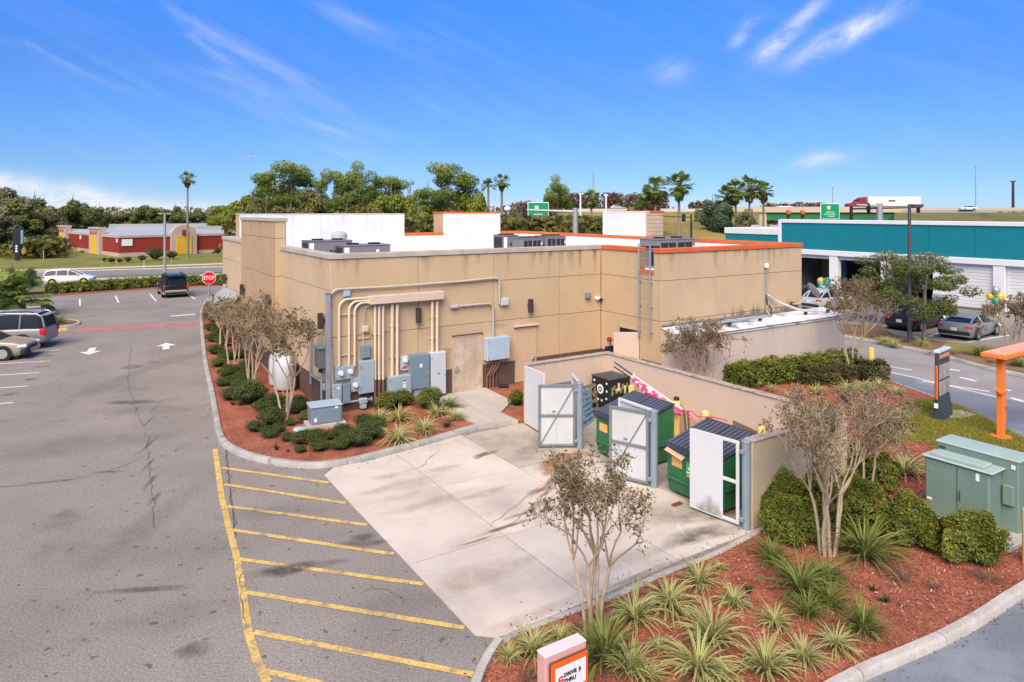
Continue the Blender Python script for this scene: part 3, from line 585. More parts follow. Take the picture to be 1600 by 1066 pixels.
# open door in the recess
dv0, dv1 = onU(1000, 540, UW)[0], onU(968.5, 540, UW)[0]
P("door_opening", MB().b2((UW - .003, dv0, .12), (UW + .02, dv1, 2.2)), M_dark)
P("door_frame", MB().b2((UW - .03, dv1, .1), (UW + .0, dv1 + .07, 2.28)).b2((UW - .03, dv0 - .07, .1), (UW, dv0, 2.28)).b2((UW - .03, dv0 - .07, 2.2), (UW, dv1 + .07, 2.28)), M_stucco)
dl = MB().box((-.53, -.02, 1.14), (1.06, .045, 2.05), .006).build("door", mat("door_leaf_paint", (.55, .42, .33), .8, .06, 1), bld, (UW - .04, dv0 + .02, 0), (0, 0, R(-33)))
for z in (.4, 1.15, 1.95): MB().tube([(0, -.02, z - .06), (0, -.02, z + .06)], .02, 6).build("hinge", M_dkbrown, dl)
# awnings on the low wall
M_awn = mat("faded_awning", (.36, .36, .345), .8, .1, 2); M_awnd = mat("awning_stripe", (.15, .15, .15), .8)
def awning(v0, v1):
    a = P("awning", MB().add([(-.03, v0, 2.72), (-.03, v1, 2.72), (-1.0, v0, 2.0), (-1.0, v1, 2.0), (-1.0, v0, 1.84), (-1.0, v1, 1.84), (-.03, v0, 2.67), (-.03, v1, 2.67), (-.97, v0, 1.84), (-.97, v1, 1.84), (-.97, v0, 1.97), (-.97, v1, 1.97)],
        [(0, 2, 3, 1), (2, 4, 5, 3), (6, 7, 11, 10), (10, 11, 9, 8), (4, 8, 9, 5), (0, 6, 10, 8, 4, 2), (1, 3, 5, 9, 11, 7)]), M_awn)
    for t in np.linspace(v0 + .3, v1 - .3, 7): MB().add([(-.05, t - .09, 2.712), (-.05, t + .09, 2.712), (-1.003, t - .09, 2.004), (-1.003, t + .09, 2.004)], [(0, 2, 3, 1)]).build("stripe", M_awnd, a)
awning(15.0, 19.7)
# ------------------------------------------------------------------ cold store against the wing
M_cold = mat("cold_store_panel", (.53, .44, .365), .75, .06, .6, .03, 30, streak=.38, streakc=(.27, .22, .18))
cs = thing("cold_store", "long pale windowless cold store box with grimy white roof against the restaurant wing", "cold store", BO, BROT)
CU0, CU1, CV0, CV1 = WU0 + .02, 23.06, -3.74 - 1.12, WV - .004
zb, zf = 2.52, 2.20
def csp(name, mb, m): return mb.build(name, m, cs)
edges_u = [CU0] + list(np.linspace(CU0 + 1.2, CU1, 9))
for a, b in zip(edges_u, edges_u[1:]): csp("wall_panel", MB().b2((a + .006, CV0, 0), (b - .006, CV0 + .08, zf), .006), M_cold)
for uu in (CU0, CU1 - .08):
    mb = MB(); mb.add([(uu, CV0 + .082, 0), (uu + .08, CV0 + .082, 0), (uu + .08, CV1, 0), (uu, CV1, 0), (uu, CV0 + .082, zf), (uu + .08, CV0 + .082, zf), (uu + .08, CV1, zb - .03), (uu, CV1, zb - .03)], [(0, 3, 2, 1), (4, 5, 6, 7), (0, 1, 5, 4), (1, 2, 6, 5), (2, 3, 7, 6), (3, 0, 4, 7)]); csp("wall_panel", mb, M_cold)
M_csroof = mat("grimy_membrane", (.66, .65, .65), .7, .12, 1.2, .15, 12, tint=((.20, .195, .19), .50, .66, 1.1))
mb = MB(); r0, r1 = CU0 - .04, CU1 + .05
mb.add([(r0, CV0 - .05, zf), (r1, CV0 - .05, zf), (r1, CV1, zb - .02), (r0, CV1, zb - .02), (r0, CV0 - .05, zf + .05), (r1, CV0 - .05, zf + .05), (r1, CV1, zb + .03), (r0, CV1, zb + .03)], [(0, 3, 2, 1), (4, 5, 6, 7), (0, 1, 5, 4), (1, 2, 6, 5), (2, 3, 7, 6), (3, 0, 4, 7)]); csp("roof", mb, M_csroof)
csp("roof_edge", MB().box(((r0 + r1) / 2, CV0 - .03, zf + .075), (r1 - r0, .06, .045), .01), mat("dark_edge", (.14, .135, .13), .8, .5, 2.5)); csp("roof_edge", MB().box(((r0 + WU1) / 2, CV1 - .05, zb + .07), (WU1 - r0, .09, .07), .01), mat("dark_flashing", (.16, .165, .175), .8, .3, 2))
def roofz(v): return zf + .05 + (v - CV0) / (CV1 - CV0) * (zb - zf) + .03
for k, (du, v0, v1) in enumerate([(.4, -.35, -.62), (.4, -.45, -.5), (3.4, -.3, -.34)]):
    pts = [(CU0 + du + t, CV1 + v0 + (v1 - v0) * t / 5 + .04 * math.sin(t * 2 + k), roofz(CV1 + v0) + .04) for t in np.linspace(0, 5.2 - k, 12)]
    csp("roof_pipe", MB().tube(pts, .035, 6), mat("lagged_pipe", (.33, .335, .34), .7, .2, 4))
for u_ in (3.2, 5.3, 8.6, 10.2): csp("pipe_block", MB().box((CU0 + u_, CV1 - .55 - .05 * u_ % .2, roofz(CV1 - .55) + .05), (.22, .12, .09), .01, rz=.3), M_black)
csp("roof_drain", MB().tube([(CU0 + .5, CV1 - .6, roofz(CV1 - .6)), (CU0 + .36, CV0 - .02, zf + .16), (CU0 + .34, CV0 - .09, zf + .03), (CU0 + .36, CV0 - .1, zf - .12), (CU0 + .44, CV0 - .09, zf - .3)], .045, 8), M_dkbrown)
csp("drain_pipe", MB().tube([(CU0 + 1.18, CV0 - .04, .1), (CU0 + 1.18, CV0 - .04, zf - .35)], .03, 8), M_cold)
# camera mast and cables on the wing
mx_, mz = onV(1198, 465, WV - .12); tz = onV(1198, 418, WV - .12)[1]
cmst = thing("camera_mast", "slim conduit with a round white camera on top on the wing wall", "camera", B(mx_, WV - .1), BROT)
MB().tube([(0, 0, zb + .1), (0, 0, tz)], .028, 8).build("conduit", M_galv, cmst)
cb_ = MB().lathe([(.02, -.02), (.1, 0), (.11, .09), (.09, .15), (.03, .19)], 14, (0, -.02, tz)).build("camera_body", M_white, cmst); MB().ball((.08, -.07, tz + .08), .05, 10, 6).build("lens", M_black, cb_)
for s_, r_ in ((-1, .035), (1, .03)):
    pts = smooth([Vector((.02 * s_, -.02, tz - 1.25)), Vector((-.02 + .05 * s_, -.1, tz - 1.6)), Vector((-.16 * s_ - .1, -.2, zb + .3)), Vector((-.3, -.45, roofz(CV1 - .4) + .06))], 5); MB().tube(pts, r_, 7).build("cable", M_galv if s_ > 0 else M_dkbrown, cmst)
pts = smooth([Vector((.1, -.03, tz - 1.25)), Vector((.6, -.1, tz - 1.55)), Vector((1.2, -.3, zb + .35)), Vector((1.9, -.5, zb + .12)), Vector((3.0, -.6, zb))], 5); MB().tube(pts, .05, 8).build("cable", mat("white_hose", (.55, .55, .54), .6), cmst)
# satellite dish
du_, dz_ = onV(1250, 440, WV - .5)
dish = thing("satellite_dish", "grey satellite dish on an arm at the outer corner of the wing", "satellite dish", B(WU1 - .12, WV - .03), BROT)
zc = 3.45
MB().tube(smooth([Vector((-.75, -.03, zc - .55)), Vector((-.5, -.14, zc - .58)), Vector((-.2, -.35, zc - .35)), Vector((0.05, -.45, zc))], 4), .03, 8).build("arm", M_galv, dish)
MB().box((-.72, -.02, zc - .55), (.24, .05, .14), .01).build("foot_plate", M_dkbrown, dish)
Mx = Matrix.Translation((.12, -.5, zc)) @ Euler((R(58), R(0), R(62))).to_matrix().to_4x4()
mb = MB().push(Mx); mb.lathe([(.42 * t, .10 * t * t) for t in (0.001, .25, .5, .75, 1.0)], 24); mb.lathe([(.42, .10), (.41, .115)] + [(.41 * t, .10 * t * t + .015) for t in (.75, .5, .25, .001)], 24); mb.build("reflector", mat("dish_grey", (.33, .31, .28), .6, .1, 3), dish)
mb = MB().push(Mx); mb.tube([(0, -.40, .1), (0, -.30, .30), (0, -.12, .52)], .022, 6).box((0, -.1, .54), (.24, .09, .09), .015).build("feed_arm", M_boxl, dish)
# ------------------------------------------------------------------ rooftop plant
M_ac = mat("rooftop_grey", (.17, .16, .17), .6, .07, 1.2); M_acl = mat("rooftop_pale", (.40, .40, .395), .6, .08, 1.5)
def rtu(label, c, d, style, zt):
    t = thing("air_conditioner", label, "air conditioner", (c.x, c.y, Zr), BROT, "rooftop air conditioners")
    h = zt - Zr; x, y = d; MB().box((0, 0, h * .5), (x, y, h - .16), .02).build("cabinet", M_ac, t); MB().box((0, 0, .04), (x * .96, y * .96, .08)).build("kerb_frame", M_galv, t)
    MB().box((0, 0, h - .05), (x + .06, y + .06, .055), .015).build("top_panel", M_ac, t)
    for q in (-.22, .24): MB().lathe([(.30, 0), (.30, .07), (.26, .07), (.25, .01)], 20, (x * q, 0, h - .02)).build("fan_guard", M_black, t)
    if style == 0:
        MB().box((-x / 2 + .17, -y / 2 - .008, h * .5), (.24, .016, h * .72), .004).build("access_panel", M_white, t); MB().box((-x / 2 - .01, 0, h * .5), (.02, y * .8, h * .7)).build("coil_grille", M_black, t)
        MB().box((x * .22, -y / 2 - .006, h * .68), (.14, .012, .12)).build("label_plate", M_white, t)
        for q in (.12, -.12, .2): MB().box((x * (q - .12), -y / 2 - .006, h * .45), (.10, .012, .12)).build("knockout", M_black, t)
    else:
        for q in (-.22, .22): lv = MB().box((x * q, -y / 2 - .004, h * .48), (x * .38, .012, h * .66)).build("louvre", M_black, t); MB().b2((x * q - .02, -y / 2 - .02, h * .2), (x * q + .02, -y / 2 - .011, h * .76)).build("louvre_bar", M_ac, lv)
        MB().box((x * .45, -y / 2 - .006, h * .6), (.1, .012, .12)).build("label_plate", M_white, t)
    return t
def roofpt(pc, y): p = at(pc, y); return p
rtu("dark grey rooftop air conditioner with white end panel, farther of the pair by the tower", roofpt(511, 36.6), (2.35, 1.25), 0, 5.68); rtu("dark grey rooftop air conditioner with white end panel, nearer of the pair by the tower", roofpt(567, 33.2), (2.35, 1.2), 0, 5.62)
rtu("tall grey air conditioner at the left end of the group before the orange edge", roofpt(790, 43.5), (1.1, 1.2), 0, 5.72); rtu("grey air conditioner with two dark louvres in the middle of the rooftop group", roofpt(824, 42), (1.5, 1.1), 1, 5.60); rtu("grey air conditioner with paired black grilles at the right end of the middle group", roofpt(860, 43.2), (1.55, 1.2), 1, 5.68)
rtu("grey air conditioner with two black coil grilles just behind the ladder", roofpt(1043, 35.6), (2.7, 1.3), 1, 5.82)
rtu("small grey condenser seen through the parapet gap beside the ladder", roofpt(1016, 31.2), (.8, .8), 1, 5.55)
ef = thing("exhaust_fan", "pale grey rooftop exhaust fan with hood against the white parapet", "exhaust fan", at(530, 40, Zr), BROT)
MB().box((0, 0, .4), (.7, .7, .8), .02).build("housing", M_acl, ef); MB().lathe([(.30, .8), (.30, .92), (.46, .98), (.46, 1.22), (.32, 1.36), (.1, 1.4)], 18).build("hood", M_acl, ef); MB().box((.06, -.37, 1.08), (.2, .03, .3), .005, rz=.2).build("brand_plate" if False else "motor_cover", M_ac, ef)
# ------------------------------------------------------------------ ladder
lv0, lv1 = onU(998, 450, UW - .15)[0], onU(1015.5, 450, UW - .15)[0]; lc = (lv0 + lv1) / 2; lw = abs(lv0 - lv1)
lad = thing("roof_ladder", "grey fixed steel ladder up the recess wall to the gap in the orange coping", "ladder", B(UW - .15, lc), BROT)
for s_ in (-1, 1): MB().box((0, s_ * lw / 2, 3.92), (.05, .05, 3.85), .008).build("rail", M_galv, lad)
for z in np.arange(2.2, 5.8, .305): MB().tube([(0, -lw / 2, z), (0, lw / 2, z)], .011, 6).build("rung", M_galv, lad)
for z in (2.25, 3.3, 4.3):
    for s_ in (-1, 1): MB().box((.08, s_ * lw / 2, z), (.16, .05, .05), .006).build("bracket", M_galv, lad)
# ------------------------------------------------------------------ electrical gear on the back wall
def Z7(x, y): return 480 + x / 4.4417, 400 + y / 4.4417
def Z8(x, y): return 680 + x / 4.443, 400 + y / 4.443
def wallbox(Z, x0, y0, x1, y1, d, name, label, cat, m, door=True, handle=None, gap=.0, group=None, extra=None):
    """a box on the back wall; its front face spans the given rectangle in the photograph"""
    pv = -d - gap; (u0, z1), (u1, z0) = onV(*Z(x0, y0), v=pv), onV(*Z(x1, y1), v=pv); u1 = onV(*Z(x1, y0), v=pv)[0]
    uc, zt_ = (u0 + u1) / 2, onV(*Z((x0 + x1) / 2, y0), v=pv)[1]; zb_ = onV(*Z((x0 + x1) / 2, y1), v=pv)[1]
    t = thing(name, label, cat, B(uc, 0), BROT, group); W_, H_ = u1 - u0, zt_ - zb_; zc_ = (zt_ + zb_) / 2
    MB().box((0, -d / 2 - gap, zc_), (W_, d, H_), .012).build("enclosure", m, t)
    if door:
        dr = MB().box((0, -d - gap - .008, zc_), (W_ - .04, .016, H_ - .05), .005).build("cover", m, t)
        if handle: MB().box((handle[0] * W_, -d - gap - .03, zc_ + handle[1] * H_), (.035, .03, .10), .006).build("handle", M_black if handle[2] else M_galv, dr)
    return t, W_, H_, zc_, d + gap, uc
def meter(t, x, z, y, r=.085):
    b = MB().lathe([(r * 1.15, 0), (r * 1.15, .03), (r, .03), (r, .09), (r * .8, .125), (.001, .13)], 18, (x, y, z), 'Y'); 
    # lathe along +Y: flip so the dome faces away from the wall
    b.v = [(p[0], 2 * y - p[1], p[2]) for p in b.v]; b.f = [f[::-1] for f in b.f]
    o = b.build("meter", M_glassw, t); MB().box((x, y - .118, z), (r * .9, .012, r * .35)).build("dial", M_black, o); return o
t, w_, h_, zc_, y_, u_ = wallbox(Z7, 198, 762, 330, 860, .14, "meter_box", "pale grey twin meter box with two round glass meters near the corner", "meter box", M_box)
meter(t, -w_ * .25, zc_, -y_ - .016); meter(t, w_ * .25, zc_ + .02, -y_ - .016); MB().box((0, -y_ - .02, zc_), (.012, .012, h_ - .06)).build("seam", M_boxd, t)
t, w_, h_, zc_, y_, u_ = wallbox(Z7, 303, 846, 364, 945, .14, "meter_box", "single meter box low beside the tall pale cabinet, below the twin meters", "meter box", M_box); meter(t, 0, zc_, -y_ - .016)
t, w_, h_, zc_, y_, u_ = wallbox(Z7, 648, 696, 706, 797, .12, "meter_box", "small meter box with a red label above the wide grey box", "meter box", M_boxl); meter(t, .0, zc_ + .12, -y_ - .016); MB().box((0, -y_ - .019, zc_ - .14), (w_ * .6, .006, .1)).build("label_plate", M_redlbl, t)
t, w_, h_, zc_, y_, u_ = wallbox(Z7, 182, 893, 242, 1033, .18, "switch_box", "grey disconnect switch with a white label, nearer the corner post", "switch box", M_box); MB().box((.02, -y_ - .019, zc_ + h_ * .33), (.1, .006, .06)).build("label_plate", M_wlbl, t)
wallbox(Z7, 249, 886, 303, 1026, .18, "switch_box", "plain blue grey disconnect switch beside the labelled one", "switch box", M_boxd)
t, w_, h_, zc_, y_, u_ = wallbox(Z7, 362, 727, 467, 955, .22, "electrical_cabinet", "tall pale grey cabinet under the small blue box", "electrical cabinet", M_box); 
for q in (.33, -.27): MB().box((-w_ * .40, -y_ - .035, zc_ + h_ * q), (.03, .03, .1), .006).build("latch", M_galv, t)
wallbox(Z7, 380, 622, 441, 711, .16, "control_box", "small blue grey box on top of the tall pale cabinet", "control box", M_boxd)
tb = bpy.data.objects[-1] if False else None
t, w_, h_, zc_, y_, u_ = wallbox(Z7, 570, 832, 729, 1000, .32, "electrical_cabinet", "wide grey cabinet with red and white warning labels near the shrub", "electrical cabinet", M_box); 
for z, m_ in ((.28, M_redlbl), (.20, M_wlbl), (.10, M_wlbl), (.02, M_wlbl)): MB().box((w_ * .15, -y_ - .019, zc_ + h_ * z), (.13, .006, .05)).build("label_plate", m_, t)
t, w_, h_, zc_, y_, u_ = wallbox(Z7, 716, 684, 850, 926, .32, "electrical_cabinet", "tall dark blue grey cabinet with one white label", "electrical cabinet", M_boxd, handle=(.42, -.28, 0)); MB().box((.03, -y_ - .019, zc_ + h_ * .18), (.10, .006, .13)).build("label_plate", M_wlbl, t)
wallbox(Z7, 741, 924, 858, 992, .26, "wire_trough", "low grey box under the tall dark blue cabinet", "wire trough", M_box)
t, w_, h_, zc_, y_, u_ = wallbox(Z7, 860, 668, 964, 963, .30, "electrical_cabinet", "tallest pale cabinet, next to the stained back door", "electrical cabinet", M_boxl); MB().box((0, -y_ - .02, zc_ + .0), (.11, .008, .03)).build("vent_slot", M_black, t)
t, w_, h_, zc_, y_, u_ = wallbox(Z8, 362, 566, 520, 722, .34, "electrical_cabinet", "large square pale blue cabinet between the two doors, on bent brown pipes", "electrical cabinet", mat("sky_grey_enamel", (.36, .45, .50), .5, .06, 1.2, streak=.25, streakc=(.25, .27, .27)))
for k in range(3):
    q = -.28 + k * .14; MB().tube(smooth([Vector((q + .1, -.17, zc_ - h_ / 2)), Vector((q + .08, -.17, zc_ - h_ / 2 - .25)), Vector((q - .10 - .02 * k, -.13, zc_ - h_ / 2 - .6)), Vector((q - .12, -.10, .55)), Vector((q - .12, -.09, .12))], 5), .038, 8).build("conduit", M_pipeb, t)
MB().tube([(-.02 + w_ * .05, -.1, zc_ - h_ / 2), (-.02 + w_ * .05, -.1, .12)], .03, 8).build("conduit", M_brown, t)
# header wireway and its risers
hu0, hz1 = onV(*Z7(440, 282), v=-.34); hu1 = onV(*Z7(953, 245), v=-.34)[0]; hz0 = onV(*Z7(440, 340), v=-.34)[1]
hw = thing("cable_wireway", "long cream wireway box on the wall with cream pipes below it", "wireway", B(0, 0), BROT)
MB().b2((hu0, -.34, hz0), (hu1, .0, hz1), .012).build("trough", M_head, hw)
def riser(x, ytop, ybot, r=.055, v=-.15, m=None, m2=None, ysplit=None, name="conduit", par=hw):
    u0 = onV(*Z7(x, (ytop + ybot) / 2), v=v)[0]; za, zb2 = onV(*Z7(x, ytop), v=v)[1], onV(*Z7(x, ybot), v=v)[1]; zb2 = max(.11, zb2)
    if ysplit:
        zs = onV(*Z7(x, ysplit), v=v)[1]; MB().tube([(u0, v, za), (u0, v, zs)], r, 10).build(name, m, par); MB().tube([(u0, v, zs), (u0, v, zb2)], r * 1.02, 10).build(name, m2, par)
    else: MB().tube([(u0, v, za), (u0, v, zb2)], r, 10).build(name, m or M_pipe, par)
    for f in (.3, .72): zc2 = za + (zb2 - za) * f; MB().box((u0, v + .07, zc2), (r * 2.6, .12, .035), .005).build("pipe_strap", M_galv if False else M_head, par)
for x in (472, 500, 527): riser(x, 342, 1005, .05, -.16, M_pipe, M_pipeb, 858)
for x in (590, 625): riser(x, 334, 845, .062, -.16)
for x in (868, 902): riser(x, 315, 672, .06, -.17)
for x, yb, y0 in ((222, 765, 290), (291, 760, 308), (330, 765, 322)):
    v = -.12; ua, za = onV(*Z7(430, y0), v=v); ub, zb2 = onV(*Z7(x, yb), v=v); zt2 = za
    rr = min(.32, ua - ub - .05); pts = [Vector((ua, v, zt2))] + [Vector((ub + rr - rr * math.sin(a), v, zt2 - rr + rr * math.cos(a))) for a in np.linspace(0, math.pi / 2, 8)] + [Vector((ub, v, zb2))]
    MB().tube(pts, .045, 10).build("conduit", M_pipe, hw)
# small grey drop with a square junction box
v = -.08; ua, za = onV(*Z7(436, 348), v=v); ub, zb2 = onV(*Z7(400, 480), v=v); zt2 = za
MB().tube([(ua, v, zt2), (ub + .1, v, zt2), (ub + .03, v, zt2 - .05), (ub, v, zt2 - .14), (ub, v, zb2)], .022, 8).build("conduit", M_galv, hw)
wallbox(Z7, 384, 486, 428, 530, .12, "junction_box", "small cream square junction box on a thin drop pipe", "junction box", M_head)
ub, zb3 = onV(*Z7(389, 625), v=-.05); MB().tube([(ub, -.05, onV(*Z7(389, 530), v=-.05)[1]), (ub, -.05, zb3)], .02, 8).build("conduit", M_pipe, hw)
for yy, x0, x1 in ((685, 205, 340), (405, 210, 345), (570, 350, 430)):
    a, b = onV(*Z7(x0, yy), v=-.05), onV(*Z7(x1, yy), v=-.05); MB().box(((a[0] + b[0]) / 2, -.05, (a[1] + b[1]) / 2), (b[0] - a[0], .04, .04)).build("strut_rail", M_head, hw)
wallbox(Z7, 254, 238, 301, 284, .12, "junction_box", "small light blue junction box under the long wall conduit", "junction box", mat("light_blue_enamel", (.33, .46, .55), .5))
# long grey conduit from the corner to the floodlight box
cdt = thing("wall_conduit", "long grey conduit rising by the corner and running along the wall to a light", "conduit", B(0, 0), BROT)
v = -.10; a = onV(*Z7(172, 1015), v=v); b = onV(*Z7(150, 285), v=v); c1 = onV(*Z7(205, 233), v=v); c2 = onV(*Z7(600, 212), v=v); c3 = onV(*Z7(1065, 178), v=v); d1 = onV(*Z8(395, 155), v=v); d2 = onV(*Z8(447, 195), v=v); d3 = onV(*Z8(447, 335), v=v)
zt2 = (c1[1] + c3[1] + d1[1]) / 3; rr = .38
pts = [Vector((a[0] + .1, v, .45)), Vector((a[0] + .03, v, a[1] + .2)), Vector((b[0], v, b[1] - .2))] + [Vector((b[0] + rr - rr * math.cos(q), v, c1[1] - rr + rr * math.sin(q))) for q in np.linspace(0, math.pi / 2, 8)] + [Vector((c2[0], v, c2[1])), Vector((c3[0], v, c3[1])), Vector((d1[0] - .1, v, d1[1]))] + [Vector((d2[0] - .22 + .22 * math.sin(q), v, d1[1] - .22 + .22 * math.cos(q))) for q in np.linspace(0, math.pi / 2, 6)] + [Vector((d2[0], v, d3[1]))]
MB().tube(pts, .048, 10).build("conduit", M_pipe if False else mat("weathered_conduit", (.42, .38, .31), .7, .12, 3), cdt)
for (x, y) in ((152, 320), (160, 610)): q = onV(*Z7(x, y), v=-.06); MB().box((q[0], -.06, q[1]), (.16, .1, .05), .006).build("pipe_strap", M_galv, cdt)
fl = wallbox(Z8, 462, 296, 512, 345, .16, "flood_light", "white flood light box at the end of the long wall conduit", "flood light", M_boxl)
fl2 = wallbox(Z8, 1053, 256, 1084, 296, .16, "flood_light", "grey flood light box beside the two dome cameras", "flood light", M_boxd)
# conduit with a capped end going down into the big pale cabinet
c2t = thing("wall_conduit", "bent grey conduit with a flat nozzle end above the stained door", "conduit", B(0, 0), BROT)
v = -.10; a = onV(*Z8(150, 348), v=v); b = onV(*Z8(375, 332), v=v); c = onV(*Z8(402, 365), v=v); d = onV(*Z8(402, 570), v=v); zz2 = (a[1] + b[1]) / 2
MB().tube([Vector((a[0], v, zz2)), Vector((b[0] - .1, v, zz2))] + [Vector((c[0] - .22 + .22 * math.sin(q), v, zz2 - .22 + .22 * math.cos(q))) for q in np.linspace(0, math.pi / 2, 7)] + [Vector((c[0], v, d[1]))], .05, 10).build("conduit", mat("plain_conduit", (.40, .37, .33), .6, .1, 3), c2t)
MB().box((a[0] - .12, v, zz2), (.34, .16, .13), .02).build("end_cap", M_acl, c2t); 
for q in np.linspace(a[0] + .3, b[0] - .3, 3): MB().box((q, -.05, zz2), (.04, .1, .12)).build("pipe_strap", M_galv, c2t)
# steel strut at the corner
st = thing("corner_strut", "tall grey steel channel standing at the corner beside the conduit", "steel channel", B(-.12, -.14), BROT)
MB().box((0, 0, 2.35), (.155, .12, 3.95), .01).build("channel", M_galv, st); MB().box((0, 0, 4.34), (.18, .15, .04)).build("cap", M_boxd, st); MB().box((0, 0, .37), (.3, .22, .05)).build("base_plate", M_boxd, st)
# automatic transfer box with pipes on the side wall
vt, zt3 = onU(*Z7(75, 640), -.25); zb4 = onU(*Z7(75, 775), -.25)[1]
ats = thing("transfer_switch", "dark grey weather box with pipes on the side wall by the corner", "switch box", B(0, vt), BROT)
MB().box((-.16, 0, (zt3 + zb4) / 2), (.26, .62, zt3 - zb4), .02).build("enclosure", mat("dark_grey_enamel", (.16, .165, .165), .55, .1, 2), ats); MB().box((-.17, 0, zt3 + .03), (.36, .7, .06), .02).build("rain_hood", M_boxd, ats)
for q in (-.12, .1): MB().tube([(-.16, q, zb4 + .02), (-.16, q, zb4 - .2)], .04, 8).build("conduit", M_black, ats)
MB().tube([(-.16, -.12, zb4 - .18), (-.16, -.12, .2)], .045, 8).build("conduit", M_galv, ats); MB().tube([(-.1, -.1, zb4 - .55), (-.1, 1.4, zb4 - .55)], .04, 8).build("conduit", M_galv, ats); MB().tube([(-.1, 1.4, zb4 - .9), (-.1, 1.4, zb4 + .9)], .045, 8).build("conduit", M_galv, ats); MB().box((-.09, -.26, zb4 - .65), (.16, .14, .22), .01).build("junction_box", M_box, ats)
# wall lights
def sconce(p, rz, label):
    t = thing("wall_light", label, "wall light", p, rz, "bronze wall lights"); MB().box((0, -.16, 0), (.17, .17, .56), .01).build("shade", M_dkbrown, t); MB().box((0, -.04, 0), (.12, .09, .14), .01).build("bracket", M_black, t); MB().box((0, -.16, -.285), (.13, .13, .012)).build("lens", M_wlbl, t)
u_, z_ = onV(653.5, 493, -.12); sconce(B(u_, 0, z_), BROT, "bronze wall light between the cream pipes"); u_, z_ = onV(828.5, 478, -.12); sconce(B(u_, 0, z_), BROT, "bronze wall light above the plain tan door")
for px, py, uo, lb in ((501, 501.5, 0, "bronze wall light around the corner from the steel channel"), (418, 471, TU, "bronze wall light on the tower wall above the tank"), (378, 453, TU, "bronze wall light at the far edge of the tower"), (351, 436, 0, "bronze wall light at the far end of the side wall")):
    v_, z_ = onU(px, py, uo - .15); sconce(B(uo, v_, z_), BROT - R(90), lb)
def dome(p, rz, label, m):
    t = thing("security_camera", label, "camera", p, rz); MB().lathe([(.09, 0), (.09, .05), (.08, .07)], 14, ax='Y').build("base", M_white, t); o = MB().ball((0, -.06, -.01), .075, 12, 8).build("dome", m, t); MB().ball((.02, -.11, -.03), .035, 8, 6).build("lens", M_black, o)
u_, z_ = onV(*Z8(1119, 293)); dome(B(u_, -.06, z_), BROT, "plain white dome camera between the grey flood light and the inner corner", M_white); u_, z_ = onV(*Z8(1160, 298), v=-.1); dome(B(min(u_, UW - .1), -.06, z_), BROT, "black faced white camera tucked into the inner wall corner", M_black)
# gas valve assembly
u_, z_ = onV(*Z7(390, 1010), v=-.2)
gv = thing("gas_regulator", "grey gas regulator with a valve wheel low on the brown wall", "gas regulator", B(u_, -.02), BROT)
MB().box((0, -.15, z_ + .02), (.30, .18, .2), .03).box((.0, -.16, z_ - .17), (.22, .16, .16), .02).build("body", M_box, gv); MB().tube([(.15, -.15, z_ + .03), (.26, -.15, z_ + .03)], .05, 10).build("inlet", M_boxd, gv); MB().lathe([(.03, 0), (.09, .01), (.09, .04), (.03, .05)], 14, (.28, -.15, z_ + .03), 'X').build("valve_wheel", M_galv, gv); MB().tube([(-.15, -.15, z_ + .05), (-.55, -.13, z_ + .04)], .035, 8).build("pipe", M_steel, gv)
# low equipment box on its pad, hose, and the white tank
vb = thing("equipment_box", "low blue grey metal equipment box on a small concrete plinth in the planter", "utility box", g(507, 662, .1), BROT - R(6))
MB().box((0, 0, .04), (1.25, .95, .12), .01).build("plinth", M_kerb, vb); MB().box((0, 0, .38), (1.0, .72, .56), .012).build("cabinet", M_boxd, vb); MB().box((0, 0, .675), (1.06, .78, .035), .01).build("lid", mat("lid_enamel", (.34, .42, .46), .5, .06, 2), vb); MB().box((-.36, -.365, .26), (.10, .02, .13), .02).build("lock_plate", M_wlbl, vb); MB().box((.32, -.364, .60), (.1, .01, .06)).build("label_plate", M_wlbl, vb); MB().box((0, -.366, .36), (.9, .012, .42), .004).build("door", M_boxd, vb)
hs_ = thing("drain_hose", "grey hose lying on red mulch by the equipment box", "hose", g(482, 660, .13)); MB().tube(smooth([Vector((.25, .1, .02)), Vector((0, 0, .03)), Vector((-.2, -.06, .03)), Vector((-.42, -.02, .02))], 5), .035, 8).build("pipe", M_black, hs_)
vc = thing("valve_cover", "round pale green irrigation valve cover in red mulch", "valve cover", g(469, 672, .1)); MB().lathe([(.22, -.02), (.22, .05), (.19, .07), (.001, .075)], 18).build("lid", mat("pale_green_plastic", (.36, .46, .41), .6), vc)
tkp = B(-.52, 4.9, .1)
tk = thing("storage_tank", "white upright tank with rounded shoulders against the side wall behind the shrubs, farther one", "tank", tkp, BROT)
M_tank = mat("white_tank", (.50, .50, .50), .5, .04, 1, streak=.12, streakc=(.5, .5, .5))
MB().lathe([(.38, .10), (.42, .16), (.42, 1.05), (.38, 1.25), (.26, 1.38), (.1, 1.43), (.001, 1.44)], 28).build("shell", M_tank, tk); MB().lathe([(.10, 1.42), (.10, 1.5), (.001, 1.52)], 12).build("cap", M_boxl, tk)
for q in range(3): a = q * 2.1; MB().box((.3 * math.cos(a), .3 * math.sin(a), .06), (.1, .1, .14)).build("foot", M_galv, tk)
tk2 = dup(tk, B(-.52, 4.0, .1), BROT, (1, 1, .97), "white upright tank against the side wall, the one nearer the corner")
mt_ = thing("rubber_mat", "black rubber stopper on the walkway beside the brown pipes", "door stop", g(*Z8(475, 908), .15)); MB().box((0, 0, .05), (.42, .26, .09), .03).build("block", M_rubber, mt_)
